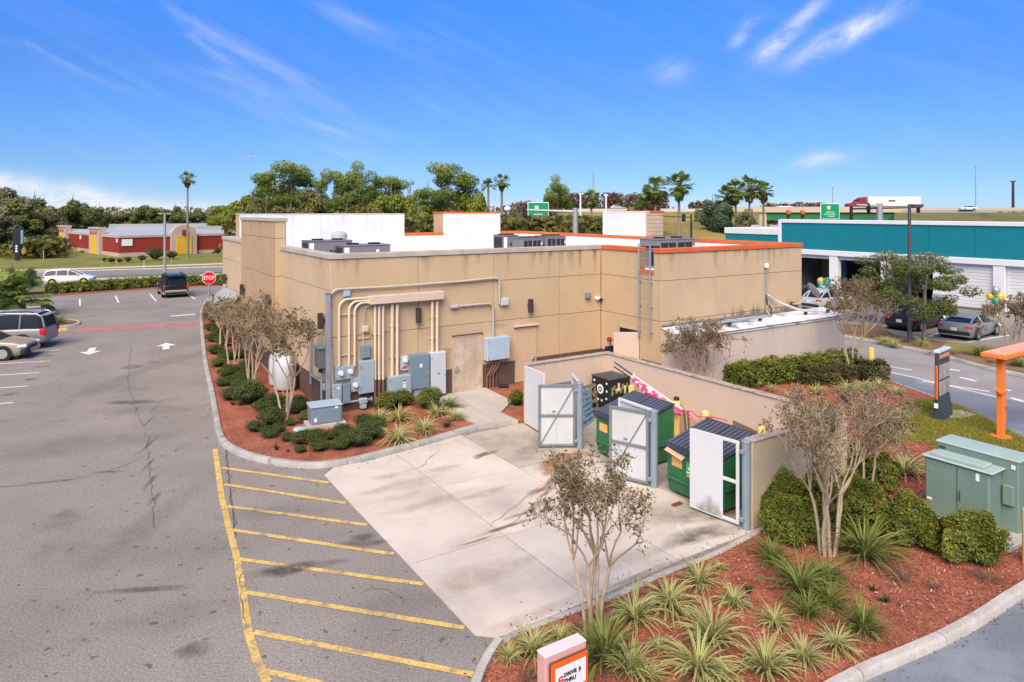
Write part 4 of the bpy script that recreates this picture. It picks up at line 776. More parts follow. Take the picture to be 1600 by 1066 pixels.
# ------------------------------------------------------------------ dumpster enclosure
M_encl = mat("pink_stucco", (.575, .435, .325), .92, .06, .6, .05, 40, .15, streak=.22, streakc=(.38, .29, .20))
M_enclo = mat("tan_enclosure_stucco", (.46, .36, .24), .92, .07, .6, .05, 40, .15, streak=.35, streakc=(.27, .21, .14))
M_ecap = mat("mossy_coping", (.40, .33, .25), .95, .3, 3, .2, 20, tint=((.14, .12, .09), .52, .72, 3))
en = thing("dumpster_enclosure", "pinkish stucco walls on three sides of the bin yard with weathered tops", "wall", BO, BROT)
E0, E1, EV0, EV1, EH = 5.30, 8.93, -4.36, -13.46, 1.98
def E(n, p, q, m, b=.012): return MB().b2(p, q, b).build(n, m, en)
E("wall", (E0, EV0 - .10, 0), (E1 - .10, EV0 + .10, EH), M_encl); E("wall", (E1 - .098, EV1 - .1, 0), (E1 + .10, EV0 + .10, EH), M_encl); E("wall", (E0, EV1 - .12, 0), (E1 - .10, EV1 + .10, EH), M_enclo)
def copings(p, q, n, along):
    for k in range(n):
        a = [p[0] + (q[0] - p[0]) * k / n, p[1] + (q[1] - p[1]) * k / n]; b = [p[0] + (q[0] - p[0]) * (k + 1) / n, p[1] + (q[1] - p[1]) * (k + 1) / n]
        if along == 'u': E("coping_stone", (a[0] + .006, p[1] - .14, EH), (b[0] - .006, p[1] + .12, EH + .05 + rng.uniform(0, .008)), M_ecap, .015)
        else: E("coping_stone", (p[0] - .13, a[1] - .006, EH), (p[0] + .13, b[1] + .006, EH + .05 + rng.uniform(0, .008)), M_ecap, .015)
copings((E0, EV0), (E1 - .13, EV0), 4, 'u'); copings((E1, EV0 + .13), (E1, EV1 - .13), 10, 'v'); copings((E0, EV1), (E1 - .13, EV1), 4, 'u')
# gate posts
def gpost(p, label, h=1.98):
    t = thing("gate_post", label, "gate post", p, BROT, "steel gate posts"); MB().lathe([(.10, 0), (.10, h)], 16).build("post", M_gatepost, t); MB().lathe([(.115, h), (.11, h + .03), (.001, h + .06)], 16).build("cap", M_galv, t)
    for z in (.25, h - .2): MB().box((-.11, .0, z), (.14, .07, .09), .01).build("hinge", M_galv, t)
    return t
M_gatepost = mat("grey_blue_post", (.21, .255, .285), .5, .08, 2, streak=.3, streakc=(.2, .22, .23)); M_gframe = mat("gate_steel", (.20, .215, .22), .5, .12, 3, metal=.3)
M_gwhite = mat("gate_white", (.58, .58, .565), .6, .05, 1, streak=.4, streakc=(.52, .48, .42)); M_gpanel = mat("gate_panel", (.50, .50, .485), .6, .08, 1.2, streak=.6, streakc=(.42, .36, .30))
p1, p2, p3 = g(906, 701), g(1022, 762), g(1166, 827)
gpost(p1, "steel gate post beside the framed gate leaf nearest the brown door wall"); gpost(p2, "steel gate post between the two green dumpsters"); gpost(p3, "steel gate post against the end of the near stucco wall")
def leaf(a, b, z0, h, label, framed, m, solid=1.0, gap=None, flip=1, skirt=False):
    """gate leaf from hinge side a to free side b"""
    d = Vector((b.x - a.x, b.y - a.y, 0)); W_ = d.length; rz = math.atan2(d.y, d.x); t = thing("gate_leaf", label, "gate", (a.x, a.y, z0), rz); f = .075
    fm = M_gframe if framed else M_gwhite
    for x in (f / 2, W_ - f / 2): MB().box((x, 0, h / 2), (f, .05, h), .008).build("stile", fm, t)
    for z in (f / 2, h - f / 2) + ((h * .5,) if framed or gap else ()): MB().box((W_ / 2, 0, z), (W_ - 2 * f - .004, .05, f), .008).build("rail", fm, t)
    if gap: x0, x1 = gap
    else: x0, x1 = .02, W_ - .02
    if framed:
        MB().box((W_ / 2, .02 * flip, h * .745), (W_ - .06, .012, h * .47)).build("panel", m, t); 
        for xa, xb in ((.03, W_ * .5 - .003), (W_ * .5 + .003, W_ - .03)): MB().box(((xa + xb) / 2, .02 * flip, h * .255), (xb - xa, .012, h * .45)).build("panel", m, t)
        MB().tube([(.08, -.014 * flip, h - .1), (W_ - .08, -.014 * flip, .1)], .014, 6).build("brace_rod", M_gframe, t); MB().box((W_ * .58, -.014 * flip, h * .57), (.10, .02, .03)).build("turnbuckle", M_gframe, t)
        if skirt: pass
    else: MB().box(((x0 + x1) / 2, -.032 * flip, h / 2), (x1 - x0, .014, h), .003).build("panel", m, t)
    return t
L0 = B(E0 - .06, EV0 - .12)
leaf(L0, g(851, 682), .08, 1.92, "plain white gate leaf next to the far wall end, seen face on", False, M_gwhite)
leaf(p1 + Vector((-.13, .02, 0)), g(841, 701), .06, 1.88, "steel framed gate leaf with diagonal rod, standing open before the blue pallet", True, M_gpanel, flip=-1)
leaf(p2 + Vector((-.13, .02, 0)), g(952, 746), .06, 1.90, "steel framed gate leaf with diagonal rod, standing open before the middle dumpster", True, M_gpanel, flip=-1)
leaf(p1 + Vector((.0, .14, 0)), p1 + Vector((-.12, 1.36, 0)), .06, 1.9, "white gate leaf seen nearly edge on behind the steel post by the pallets", False, M_gwhite)
dD = (B(5.2, -8.6) - p2).normalized()
leaf(p2 + Vector((.02, .14, 0)), Vector((2.98, 19.15, 0)), .06, 1.93, "white gate leaf folded behind the framed leaf at the middle dumpster", False, M_gpanel)
gE = leaf(p3 + Vector((-.14, .06, 0)), g(1083, 797), .07, 1.90, "white gate leaf with a missing board and mossy bottom by the near wall", False, mat("mossy_white_panel", (.58, .58, .575), .6, .03, 1, streak=.3, streakc=(.36, .33, .26)), gap=(.40, 1.30), flip=-1)
mo = MB().add([(.75, .0412, .10), (.42, .0412, .03), (.6, .0412, .03), (.8, .0412, .03), (1.1, .0412, .03), (1.15, .0412, .16), (.95, .0412, .30), (.75, .0412, .52), (.66, .0412, .42), (.5, .0412, .34)], [(0, i, i + 1) for i in range(1, 9)] + [(0, 9, 1)]).build("moss_stain", fading("moss_film", (.16, .14, .07), .95, 9), gE)
ma = mo.data.attributes.new("fade", 'FLOAT', 'POINT'); ma.data.foreach_set("value", np.array([.9, .5, .9, .9, .5, 0, 0, 0, 0, 0], dtype=np.float32))
# ------------------------------------------------------------------ dumpsters
M_green = mat("dumpster_green", (.028, .135, .052), .55, .18, 1.5, streak=.3, streakc=(.12, .07, .04), tint=((.075, .06, .03), .64, .74, 3)); M_lid = mat("black_plastic_lid", (.040, .046, .060), .4, .15, 2); M_rustd = mat("rusty_rim", (.12, .05, .03), .9, .3, 5)
M_stick = mat("orange_sticker", (.70, .42, .10), .6, .2, 12); M_stickg = mat("green_sticker", (.05, .34, .09), .6)
def dumpster(c, label, wd=1.66, dp=1.5):
    t = thing("dumpster", label, "dumpster", c, BROT)      # local: +x into the yard, y along the gate line
    hf, hb, w2 = 1.22, 1.60, wd / 2; th = .03
    prof = [(.06, .10), (0, .42), (0, hf), (dp, hb), (dp, .10)]
    mb = MB()
    for y, s_ in ((-w2, 1), (w2, -1)):
        vs = [(x, y, z) for x, z in prof]; mb.add(vs, [tuple(range(5)) if s_ > 0 else tuple(range(4, -1, -1))])
        mb.add([(x, y + s_ * th, z) for x, z in prof], [tuple(range(4, -1, -1)) if s_ > 0 else tuple(range(5))])
    for (a, b) in ((0, 1), (1, 2), (3, 4), (4, 0)):
        (x0, z0), (x1, z1) = prof[a], prof[b]; mb.add([(x0, -w2, z0), (x0, w2, z0), (x1, w2, z1), (x1, -w2, z1)], [(0, 3, 2, 1)])
    mb.build("body", M_green, t)
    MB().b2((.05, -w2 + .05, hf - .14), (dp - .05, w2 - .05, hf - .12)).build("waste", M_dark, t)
    MB().box((-.03, 0, hf - .02), (.07, wd + .06, .09), .015).build("front_rim", M_rustd, t); MB().box((-.02, 0, .44), (.05, wd + .02, .06), .01).build("band", M_green, t)
    for s_ in (-1, 1): MB().box((dp / 2 + .05, s_ * (w2 + .03), .62), (dp * .82, .055, .16), .01).build("fork_pocket", M_green, t); MB().box((dp / 2, s_ * (w2 + .015), .2), (.08, .03, .3)).build("rib", M_green, t)
    for x in (.2, dp - .2):
        for s_ in (-1, 1): MB().lathe([(.09, -.03), (.09, .03)], 12, (x, s_ * (w2 - .2), .09), 'Y').build("caster", M_rubber, t)
    sl = math.atan2(hb - hf, dp); Lh = math.hypot(dp, hb - hf) + .16
    for s_ in (-1, 1):
        ld = MB().box((Lh / 2, 0, 0), (Lh, wd / 2 + .03, .03), .01).build("lid", M_lid, t, (-.13, s_ * (wd / 4 + .01), hf + .055 - .03), (0, -sl, 0))
        for k in range(6): MB().box((Lh * .5, -wd / 4 + .09 + k * (wd / 2 - .1) / 5.4, .034), (Lh * .86, .060, .05), .012).build("rib", mat("lid_rib", (.085, .10, .135), .4, .1, 2), ld)
        MB().box((.02, 0, -.03), (.03, wd / 2, .06), .008).build("lip", M_lid, ld)
    MB().tube([(dp - .02, -w2 - .05, hb + .06), (dp - .02, w2 + .05, hb + .06)], .022, 8).build("hinge_rod", M_rustd, t)
    MB().box((-.006, w2 - .33, .88), (.012, .34, .24)).build("sticker", M_stick, t)
    gs = MB().box((-.006, w2 - .86, .80), (.012, .42, .36)).build("sticker", M_stickg, t); MB().box((-.014, 0, -.0), (.004, .40, .03)).build("white_line", M_wlbl, gs, (0, w2 - .86, .74)); MB().box((-.014, 0, 0), (.004, .3, .06)).build("white_line", M_wlbl, gs, (0, w2 - .86, .84)); MB().box((-.014, 0, 0), (.004, .36, .05)).build("yellow_line", M_tag, gs, (0, w2 - .86, .66))
    return t
dc2 = g(1042, 771); u2, v2 = uv(dc2); dumpster(B(u2 + .05, v2 - .80), "green dumpster with dark ribbed lid behind the white gate leaf by the near wall")
dc1 = g(930, 711); u1, v1 = uv(dc1); dumpster(B(u1 + .05, v1 - .82), "green dumpster with dark ribbed lid, middle of the bin yard behind the framed gate leaf")
cb2 = thing("cardboard_sheet", "torn cardboard sticking out under the lid of the nearer dumpster", "cardboard", B(u2 - .02, v2 - .35, 1.17), BROT); MB().box((-.06, 0, -.03), (.16, .55, .015), rot=Euler((R(16), R(-24), 0)).to_matrix().to_4x4()).build("sheet", mat("cardboard", (.48, .32, .22), .9), cb2)
# ------------------------------------------------------------------ yard clutter
def ypt(px, py, u):    # point on a plane u = const inside the yard
    v, z = onU(px, py, u); return v, z
M_yb = mat("bollard_yellow", (.72, .50, .16), .6, .08, 2, streak=.25, streakc=(.4, .28, .12))
def bollard(p, h, r, label, group="yellow steel bollards"):
    t = thing("bollard", label, "bollard", p, 0, group); MB().lathe([(r, 0), (r, h - .03), (r * .9, h), (r * .5, h + .03), (.001, h + .04)], 16).build("post", M_yb, t); return t
for px, py, lb in ((987, 603, "yellow bollard beside the black display cabinet in the bin yard"), (1057, 627, "yellow bollard with a black lump on top, at the red tape"), (1102, 643, "yellow bollard right behind the nearer dumpster lid"), (1190, 668, "yellow bollard in the yard corner beside the plank")):
    v, z = ypt(px, py, 8.45); b = bollard(B(8.45, v), max(.9, z), .115, lb)
    if px == 1057: MB().ball((0, 0, max(.9, z) + .08), (.1, .1, .07), 10, 6).build("lump", M_black, b)
cab = thing("display_cabinet", "black display cabinet with white emblem and colourful picture strip in the bin yard", "cabinet", at(963, 24.3), BROT)
MB().b2((-.75, -.5, .02), (.75, .45, 1.38), .02).build("body", M_black, cab); MB().b2((-.77, -.52, 1.38), (.77, .47, 1.42), .01).build("top", mat("black_top", (.06, .06, .062), .5), cab)
for q in ((0, 1.0, .17),):
    e = MB(); e.lathe([(.165, 0), (.165, .012)], 24, (-.762, -.02, q[1]), 'X').build("emblem_ring", M_white, cab); MB().lathe([(.095, 0), (.095, .018)], 20, (-.766, -.02, q[1]), 'X').build("emblem_centre", M_black, cab); MB().lathe([(.045, 0), (.045, .024)], 14, (-.77, -.02, q[1]), 'X').build("emblem_dot", M_white, cab)
for y, z in ((-.36, 1.25), (.3, 1.25), (.36, .98), (.32, .70), (-.36, .98), (-.34, .72), (-.1, .62), (.1, .62)): MB().lathe([(.04, 0), (.04, .012)], 10, (-.762, y, z), 'X').build("spot", M_white, cab)
cols = [(.10, .28, .06), (.42, .10, .05), (.50, .30, .10), (.55, .55, .50), (.20, .36, .10), (.38, .16, .10), (.6, .5, .32)]
for k in range(14): MB().box((-.62 + k * .096, -.506, 1.05 + (.06 if k % 2 else -.06)), (.085, .012, .17 if k % 3 else .28)).build("picture_panel", mat("picture_%s" % "abcdefg"[k % 7], cols[k % 7], .6, .5, 14), cab)
M_blue = mat("blue_pallet_paint", (.17, .30, .40), .8, .25, 3, tint=((.30, .30, .28), .55, .72, 4)); M_wood = mat("weathered_wood", (.16, .125, .09), .9, .25, 3); M_woodl = mat("pale_wood", (.33, .24, .16), .9, .2, 3)
def pallet(p, rot, label, m, w=1.15, h=1.05, n=7):
    t = thing("pallet", label, "pallet", p); t.rotation_euler = rot
    for k in range(n): MB().box((0, -.05, .05 + (h - .1) * k / (n - 1)), (w, .02, .10), .004).build("slat", m, t)
    for x in (-w / 2 + .05, 0, w / 2 - .05): MB().box((x, .01, h / 2), (.045, .09, h), .004).build("stringer", m, t)
    for k in range(3): MB().box((0, .065, .05 + (h - .1) * k / 2), (w, .02, .1), .004).build("slat", m, t)
    return t
pallet(g(919, 663, 0), (R(-10), 0, R(62)), "blue painted pallet leaning behind the framed gate leaf", M_blue, .95, 1.10)
pallet(g(936, 652, 0), (R(-12), 0, R(40)), "bare wooden pallet leaning behind the blue pallet", M_wood, 1.0, 1.15, 5)
pallet(B(6.3, EV0 - .3), (R(-8), 0, BROT + 0), "bluish pallet against the far wall of the yard, only its top edge showing", mat("dull_blue_paint", (.12, .17, .22), .8, .2, 3), 1.8, 1.25, 6)
# banner pole bundle with red tape leaning along the yard wall
M_pole = mat("white_pole", (.70, .69, .70), .5); M_pink = mat("pink_banner", (.62, .06, .16), .7, .25, 8, tint=((.75, .68, .68), .5, .56, 6)); M_pinkt = mat("pink_tape", (.70, .07, .18), .6)
def yw(px, py, u): v, z = onU(px, py, u); return B(u, v, z)
bn_ = thing("banner_bundle", "rolled pink and white banner on poles leaning along the yard wall", "banner")
a, b = yw(960, 566, 8.2), yw(1066, 640, 8.2); MB().tube([a, a.lerp(b, .35)], .022, 7).build("pole_end", M_black, bn_); MB().tube([a.lerp(b, .3), b], .028, 8).build("pole", M_pole, bn_); a2, b2 = a + Vector((-.02, -.06, -.14)), b + Vector((0, -.05, -.12)); MB().tube([a2, a2.lerp(b2, .3)], .02, 7).build("pole_end", M_black, bn_)
sh = []; 
for i, q in enumerate(np.linspace(.28, 1.0, 16)):
    c = a.lerp(b, q); sag = .10 + .10 * math.sin(i * 1.3) ** 2 + .12 * math.sin(math.pi * (q - .28) / .72); off = .05 * math.sin(i * 2.1); sh += [tuple(c + Vector((-.02, -.05, -.02))), tuple(c + Vector((-.06 + off, -.10 + off, -.05 - sag * .5))), tuple(c + Vector((-.02, -.06, -.08 - sag)))]
MB().add(sh, [(3 * i + j, 3 * i + j + 1, 3 * i + j + 4, 3 * i + j + 3) for i in range(15) for j in range(2)], True).build("fabric", M_pink, bn_)
pts = [b + Vector((-.05, -.05, -.05)), yw(1080, 643, 8.1), yw(1092, 651, 8.0), yw(1115, 652, 7.9), yw(1137, 658, 7.8)]
tp = thing("red_tape", "pink red tape trailing from the banner bundle over the nearer dumpster", "tape"); MB().tube(smooth(pts, 5), .018, 5).build("strand", M_pinkt, tp)
for dxy in (0, 1): MB().tube(smooth([pts[0] + Vector((0, 0, .04)), yw(1078, 648 + 5 * dxy, 8.0), yw(1090, 664 + 4 * dxy, 7.8)], 5), .014, 5).build("strand", M_pinkt, tp)
pl_ = thing("wood_plank", "weathered plank standing on edge against the yard wall beside the corner bollard", "plank"); a, b = yw(1145, 657, 8.6), yw(1186, 676, 8.6); mb = MB(); d = (b - a); 
mb.add([tuple(a), tuple(b), tuple(b - Vector((0, 0, .22))), tuple(a - Vector((0, 0, .22)))] + [tuple(q + UX * .04) for q in (a, b, b - Vector((0, 0, .22)), a - Vector((0, 0, .22)))], [(0, 1, 2, 3), (7, 6, 5, 4), (0, 4, 5, 1), (1, 5, 6, 2), (2, 6, 7, 3), (3, 7, 4, 0)]).build("board", M_wood, pl_)
wp = thing("white_pipe", "thin white pipe standing upright by the black display cabinet", "pipe", at(990, 23.6)); MB().tube([(0, 0, 0), (.02, .03, 1.62)], .025, 8).build("tube", M_pole, wp)
for px, lb in ((1071, "dark post stub leaning beside the red tape"), (1077, "second dark stub next to the leaning one by the red tape")):
    s_ = thing("post_stub", lb, "post", B(8.3, onU(px, 632, 8.3)[0])); MB().box((0, 0, .55), (.06, .05, 1.1), rot=Euler((R(4), R(-6), 0)).to_matrix().to_4x4()).build("stub", M_wood, s_)
# door stop block in the pad, small debris
for px, py, lb in ((876, 712, "rusty gate stop plate on the concrete by the framed gate leaf"), (1058, 789, "dark strip of scrap on the concrete before the nearer dumpster")):
    t = thing("gate_stop" if px < 900 else "scrap_strip", lb, "metal plate", g(px, py, .012), .6); MB().box((0, 0, .02), (.3, .12, .04), .01).build("plate", M_rustd, t)
# ------------------------------------------------------------------ person by the open door
def person(p, rz, label, shirt, trouser, skin, hair, capc=None, s=1.0):
    t = thing("person", label, "person", p, rz)
    me = bpy.data.meshes.new("body"); J_ = {}
    pts = [("pel", (0, 0, .95), .135), ("wai", (0, 0, 1.10), .125), ("che", (0, 0, 1.32), .15), ("nek", (0, 0, 1.49), .06), ("hd0", (0, -.01, 1.57), .075), ("hd1", (0, -.015, 1.66), .095), ("hd2", (0, -.005, 1.73), .07)]
    E_ = [(0, 1), (1, 2), (2, 3), (3, 4), (4, 5), (5, 6)]
    for s_ in (-1, 1):
        n = len(pts); pts += [("hip", (s_ * .09, 0, .88), .10), ("kne", (s_ * .10, -.02, .50), .065), ("ank", (s_ * .105, .01, .09), .045), ("toe", (s_ * .115, -.15, .04), .035)]; E_ += [(0, n), (n, n + 1), (n + 1, n + 2), (n + 2, n + 3)]
        n = len(pts); pts += [("sho", (s_ * .17, 0, 1.40), .065), ("elb", (s_ * .23, -.02, 1.14), .042), ("wri", (s_ * .22, -.16, .95), .03), ("han", (s_ * .21, -.22, .90), .035)]; E_ += [(2, n), (n, n + 1), (n + 1, n + 2), (n + 2, n + 3)]
    me.from_pydata([q[1] for q in pts], E_, []); o = link("body", me, t)
    md = o.modifiers.new("Skin", 'SKIN'); 
    for i, q in enumerate(pts): me.skin_vertices[0].data[i].radius = (q[2], q[2] * (.72 if q[0] in ("che", "wai", "pel") else 1))
    me.skin_vertices[0].data[0].use_root = True; ss = o.modifiers.new("Sub", 'SUBSURF'); ss.levels = ss.render_levels = 2
    me2 = bpy.data.meshes.new_from_object(o.evaluated_get(bpy.context.evaluated_depsgraph_get())); o.modifiers.clear(); o.data = me2
    me2.materials.clear()
    for m_ in (shirt, trouser, skin): me2.materials.append(m_)
    for f in me2.polygons:
        c = f.center; f.material_index = 2 if c.z > 1.46 or (abs(c.x) > .16 and c.z < 1.12 and c.z > .8 and (c.y < -.06)) else (1 if c.z < .98 else 0); f.use_smooth = True
    hp = MB().ball((0, .012, 1.70), (.10, .105, .09), 14, 8).build("hair", hair, t)
    if capc: MB().lathe([(.108, 1.70), (.108, 1.76), (.085, 1.81), (.001, 1.83)], 16).build("cap", capc, t); MB().box((0, -.14, 1.705), (.15, .13, .015), .006).build("cap_peak", capc, t)
    for s_ in (-1, 1): MB().ball((s_ * .036, -.10, 1.655), .011, 8, 6).build("eye", M_black, t)
    MB().ball((0, -.115, 1.63), (.014, .02, .02), 8, 6).build("nose", skin, t)
    return t
person(Vector((4.12, 28.95, .05)), R(25), "person in dark navy top and red cap half hidden behind the open pink door", mat("navy_cloth", (.012, .016, .035), .9), mat("dark_trousers", (.02, .02, .024), .9), mat("skin", (.34, .19, .13), .6), mat("dark_hair", (.02, .014, .01), .7), mat("red_cap", (.20, .03, .03), .8))
# ------------------------------------------------------------------ planting
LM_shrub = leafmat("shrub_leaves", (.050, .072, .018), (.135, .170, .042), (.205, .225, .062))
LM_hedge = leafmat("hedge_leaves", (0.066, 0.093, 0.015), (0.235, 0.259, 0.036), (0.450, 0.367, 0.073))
LM_hedgeb = leafmat("bronze_hedge_leaves", (0.060, 0.050, 0.017), (0.150, 0.133, 0.042), (0.225, 0.168, 0.060))
LM_flax = leafmat("striped_blades", (0.136, 0.188, 0.031), (0.256, 0.307, 0.063), (0.480, 0.360, 0.126), edge=((.66, .60, .27), .2, .7))
LM_flaxg = leafmat("green_blades", (0.101, 0.156, 0.026), (0.230, 0.269, 0.048), (0.432, 0.312, 0.120), edge=((.36, .35, .12), .55, 1.0))
LM_dry = leafmat("dry_blades", (.13, .09, .055), (.27, .21, .13), (.36, .30, .20))
LM_myr = leafmat("myrtle_leaves", (.12, .068, .03), (.21, .155, .062), (.18, .20, .055))
LM_myrg = leafmat("myrtle_green_leaves", (.115, .060, .026), (.145, .125, .04), (.14, .185, .045))
LM_seed = leafmat("seed_heads", (.13, .075, .04), (.26, .175, .095), (.36, .27, .17))
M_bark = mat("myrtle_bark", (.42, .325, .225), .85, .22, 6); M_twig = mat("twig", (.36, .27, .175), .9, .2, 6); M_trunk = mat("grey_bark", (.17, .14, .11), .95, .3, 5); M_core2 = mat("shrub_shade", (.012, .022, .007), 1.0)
def rot_xy(p, a): c, s = math.cos(a), math.sin(a); return np.stack([p[:, 0] * c - p[:, 1] * s, p[:, 0] * s + p[:, 1] * c, p[:, 2]], 1)
def shrub_mesh(name, n, leaf, m, seed, lumps=7, box=None, flat=.8):
    r = np.random.default_rng(seed); Ps = []; Ns = []; Ts = []
    if box is None:
        C = [np.zeros(3) + np.array([0, 0, .42])] + [np.array([math.cos(a) * .30, math.sin(a) * .30, .36 + r.uniform(-.08, .16)]) for a in np.linspace(0, 6.28, lumps, endpoint=False) + r.uniform(0, 1)]
        rad = [.42] + [r.uniform(.22, .32) for _ in range(lumps)]
        for c, q in zip(C, rad):
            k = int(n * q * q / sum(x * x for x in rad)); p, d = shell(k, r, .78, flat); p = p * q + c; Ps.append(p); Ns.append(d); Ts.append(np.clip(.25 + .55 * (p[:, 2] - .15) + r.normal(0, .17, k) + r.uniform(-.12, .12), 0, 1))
    else:                                     # clipped hedge block: box = (lx, ly, h), rounded and uneven
        lx, ly, h = box; k = n; u = r.uniform(-1, 1, (k, 3)); ax = r.choice(3, k, p=np.array([ly * h, lx * h, lx * ly * 1.0]) / (ly * h + lx * h + lx * ly)); sg = r.choice([-1, 1], k)
        u[np.arange(k), ax] = np.where(ax == 2, 1, sg); d = np.zeros((k, 3)); d[np.arange(k), ax] = u[np.arange(k), ax]
        p = u * np.array([lx / 2, ly / 2, h / 2]); rc = min(lx, ly, h) * .47
        q = np.sign(p) * np.maximum(np.abs(p) - np.maximum(np.array([lx / 2, ly / 2, h / 2]) - rc, 0), 0); ql = np.linalg.norm(q, axis=1)[:, None]; over = np.maximum(ql / rc, 1); p = p - q + q / over
        wob = .16 * np.sin(p[:, 0] * 4.1 + seed) * np.cos(p[:, 1] * 3.9 + 1.3 * seed + p[:, 2] * 2) + .06 * np.sin(p[:, 0] * 11 + p[:, 2] * 7); p = p + d * (wob + r.normal(0, .06, k))[:, None]; p[:, 2] += h / 2; p = p[(p[:, 2] > .01)]; d = d[:len(p)]
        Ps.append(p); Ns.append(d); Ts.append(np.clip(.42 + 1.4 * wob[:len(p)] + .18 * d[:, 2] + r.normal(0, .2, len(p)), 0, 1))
    P_ = np.concatenate(Ps); N_ = np.concatenate(Ns); T_ = np.concatenate(Ts); ok = P_[:, 2] > .0
    return quads_mesh(name, leaves(P_[ok], leaf, .6, .35, r, N_[ok] * .9), T_[ok], m)
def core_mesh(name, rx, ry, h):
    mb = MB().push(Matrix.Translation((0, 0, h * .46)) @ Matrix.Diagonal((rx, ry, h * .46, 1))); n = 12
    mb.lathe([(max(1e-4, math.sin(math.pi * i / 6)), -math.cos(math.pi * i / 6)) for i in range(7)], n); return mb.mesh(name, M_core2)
SHR = [shrub_mesh("shrub_leaves", 3600, .056, LM_shrub, s_, 6 + s_ % 3) for s_ in (1, 2, 3)]
SHRb = [shrub_mesh("shrub_leaves", 3600, .056, LM_hedge, s_ + 20, 6) for s_ in (1, 2)]
SCORE = core_mesh("branches_or_core", .36, .36, .72)  # solid core, not twigs: the shrub's inner shade put into its colour
def place_shrub(px, py, w_px, k, label, bright=False, hk=1.0, group="clipped shrubs in the planter by the building"):
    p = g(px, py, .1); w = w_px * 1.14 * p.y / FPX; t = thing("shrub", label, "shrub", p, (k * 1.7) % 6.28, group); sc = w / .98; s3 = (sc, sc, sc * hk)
    link("leaves", (SHRb if bright else SHR)[k % (2 if bright else 3)], t, sc=s3); link("branches_or_core", SCORE, t, sc=s3); return t
SL = [(326, 497, 15, "far small shrub just before the yellow kerb end"), (335, 503, 18, "shrub behind the first small one near the awning"), (329, 517, 17, "shrub at the kerb level with the awning"), (341, 523, 20, "shrub under the awning's near end"), (333, 534, 20, "shrub on the kerb side below the awning trees"), (349, 541, 22, "shrub at the foot of the farthest bare tree"), (337, 553, 22, "second kerb-side shrub below the farthest bare tree"), (353, 562, 22, "shrub between the two far bare trees"), (341, 573, 19, "yellowish shrub on the kerb side"), (372, 560, 22, "shrub against the wall under the tower window"),
      (357, 588, 26, "shrub before the second bare tree"), (383, 583, 26, "shrub at the wall beside the white tanks"), (347, 603, 18, "low shrub closest to the kerb's straight part"), (366, 603, 26, "round shrub left of the three-stem bare tree"), (382, 596, 24, "round shrub touching the three-stem bare tree"), (377, 612, 28, "dark shrub in front of the three-stem bare tree"), (360, 625, 27, "low dark shrub at the outer edge of the big group"), (391, 630, 46, "largest dark round shrub of the planter"), (411, 643, 28, "shrub left of the near bare tree"), (428, 643, 38, "wide shrub before the white tanks"),
      (424, 664, 36, "dark shrub in front of the near bare tree"), (399, 674, 25, "outermost shrub of the near group toward the asphalt"), (421, 683, 24, "small shrub below the near group"), (436, 675, 18, "small round shrub right of the near group"), (453, 665, 14, "tiny shrub at the foot of the near bare tree"), (464, 644, 36, "tall shrub between the near bare tree and the wall"), (478, 659, 22, "bright green shrub touching the equipment box"), (450, 689, 20, "small shrub left of the green valve cover"), (473, 693, 30, "shrub in front of the valve cover"), (492, 690, 26, "shrub in front of the equipment box plinth"),
      (499, 704, 27, "shrub nearest the kerb before the equipment box"), (469, 707, 16, "little shrub alone near the kerb"), (516, 687, 20, "round shrub at the right of the plinth"), (531, 702, 27, "round shrub nearest the concrete pad's corner"), (535, 682, 28, "shrub behind the pad-corner shrub"), (559, 697, 36, "wide shrub left of the striped grasses"), (579, 685, 38, "shrub touching the front striped grass"), (568, 665, 26, "back shrub toward the brown wall"), (545, 690, 24, "shrub between the two pad-side shrubs"), (588, 668, 24, "shrub behind the front striped grass")]
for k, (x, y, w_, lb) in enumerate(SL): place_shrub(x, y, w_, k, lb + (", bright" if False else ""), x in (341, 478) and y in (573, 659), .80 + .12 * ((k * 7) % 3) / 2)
place_shrub(604, 640, 34, 1, "flat clipped bright shrub in front of the wide grey cabinet, left half", True, .95); place_shrub(626, 634, 32, 0, "flat clipped bright shrub in front of the wide grey cabinet, right half", True, .95); place_shrub(670, 638, 38, 1, "taller bright shrub before the tallest pale cabinet", True, 1.0); place_shrub(807, 634, 22, 0, "small bush between the walkway and the plain white gate leaf", True, 1.35)
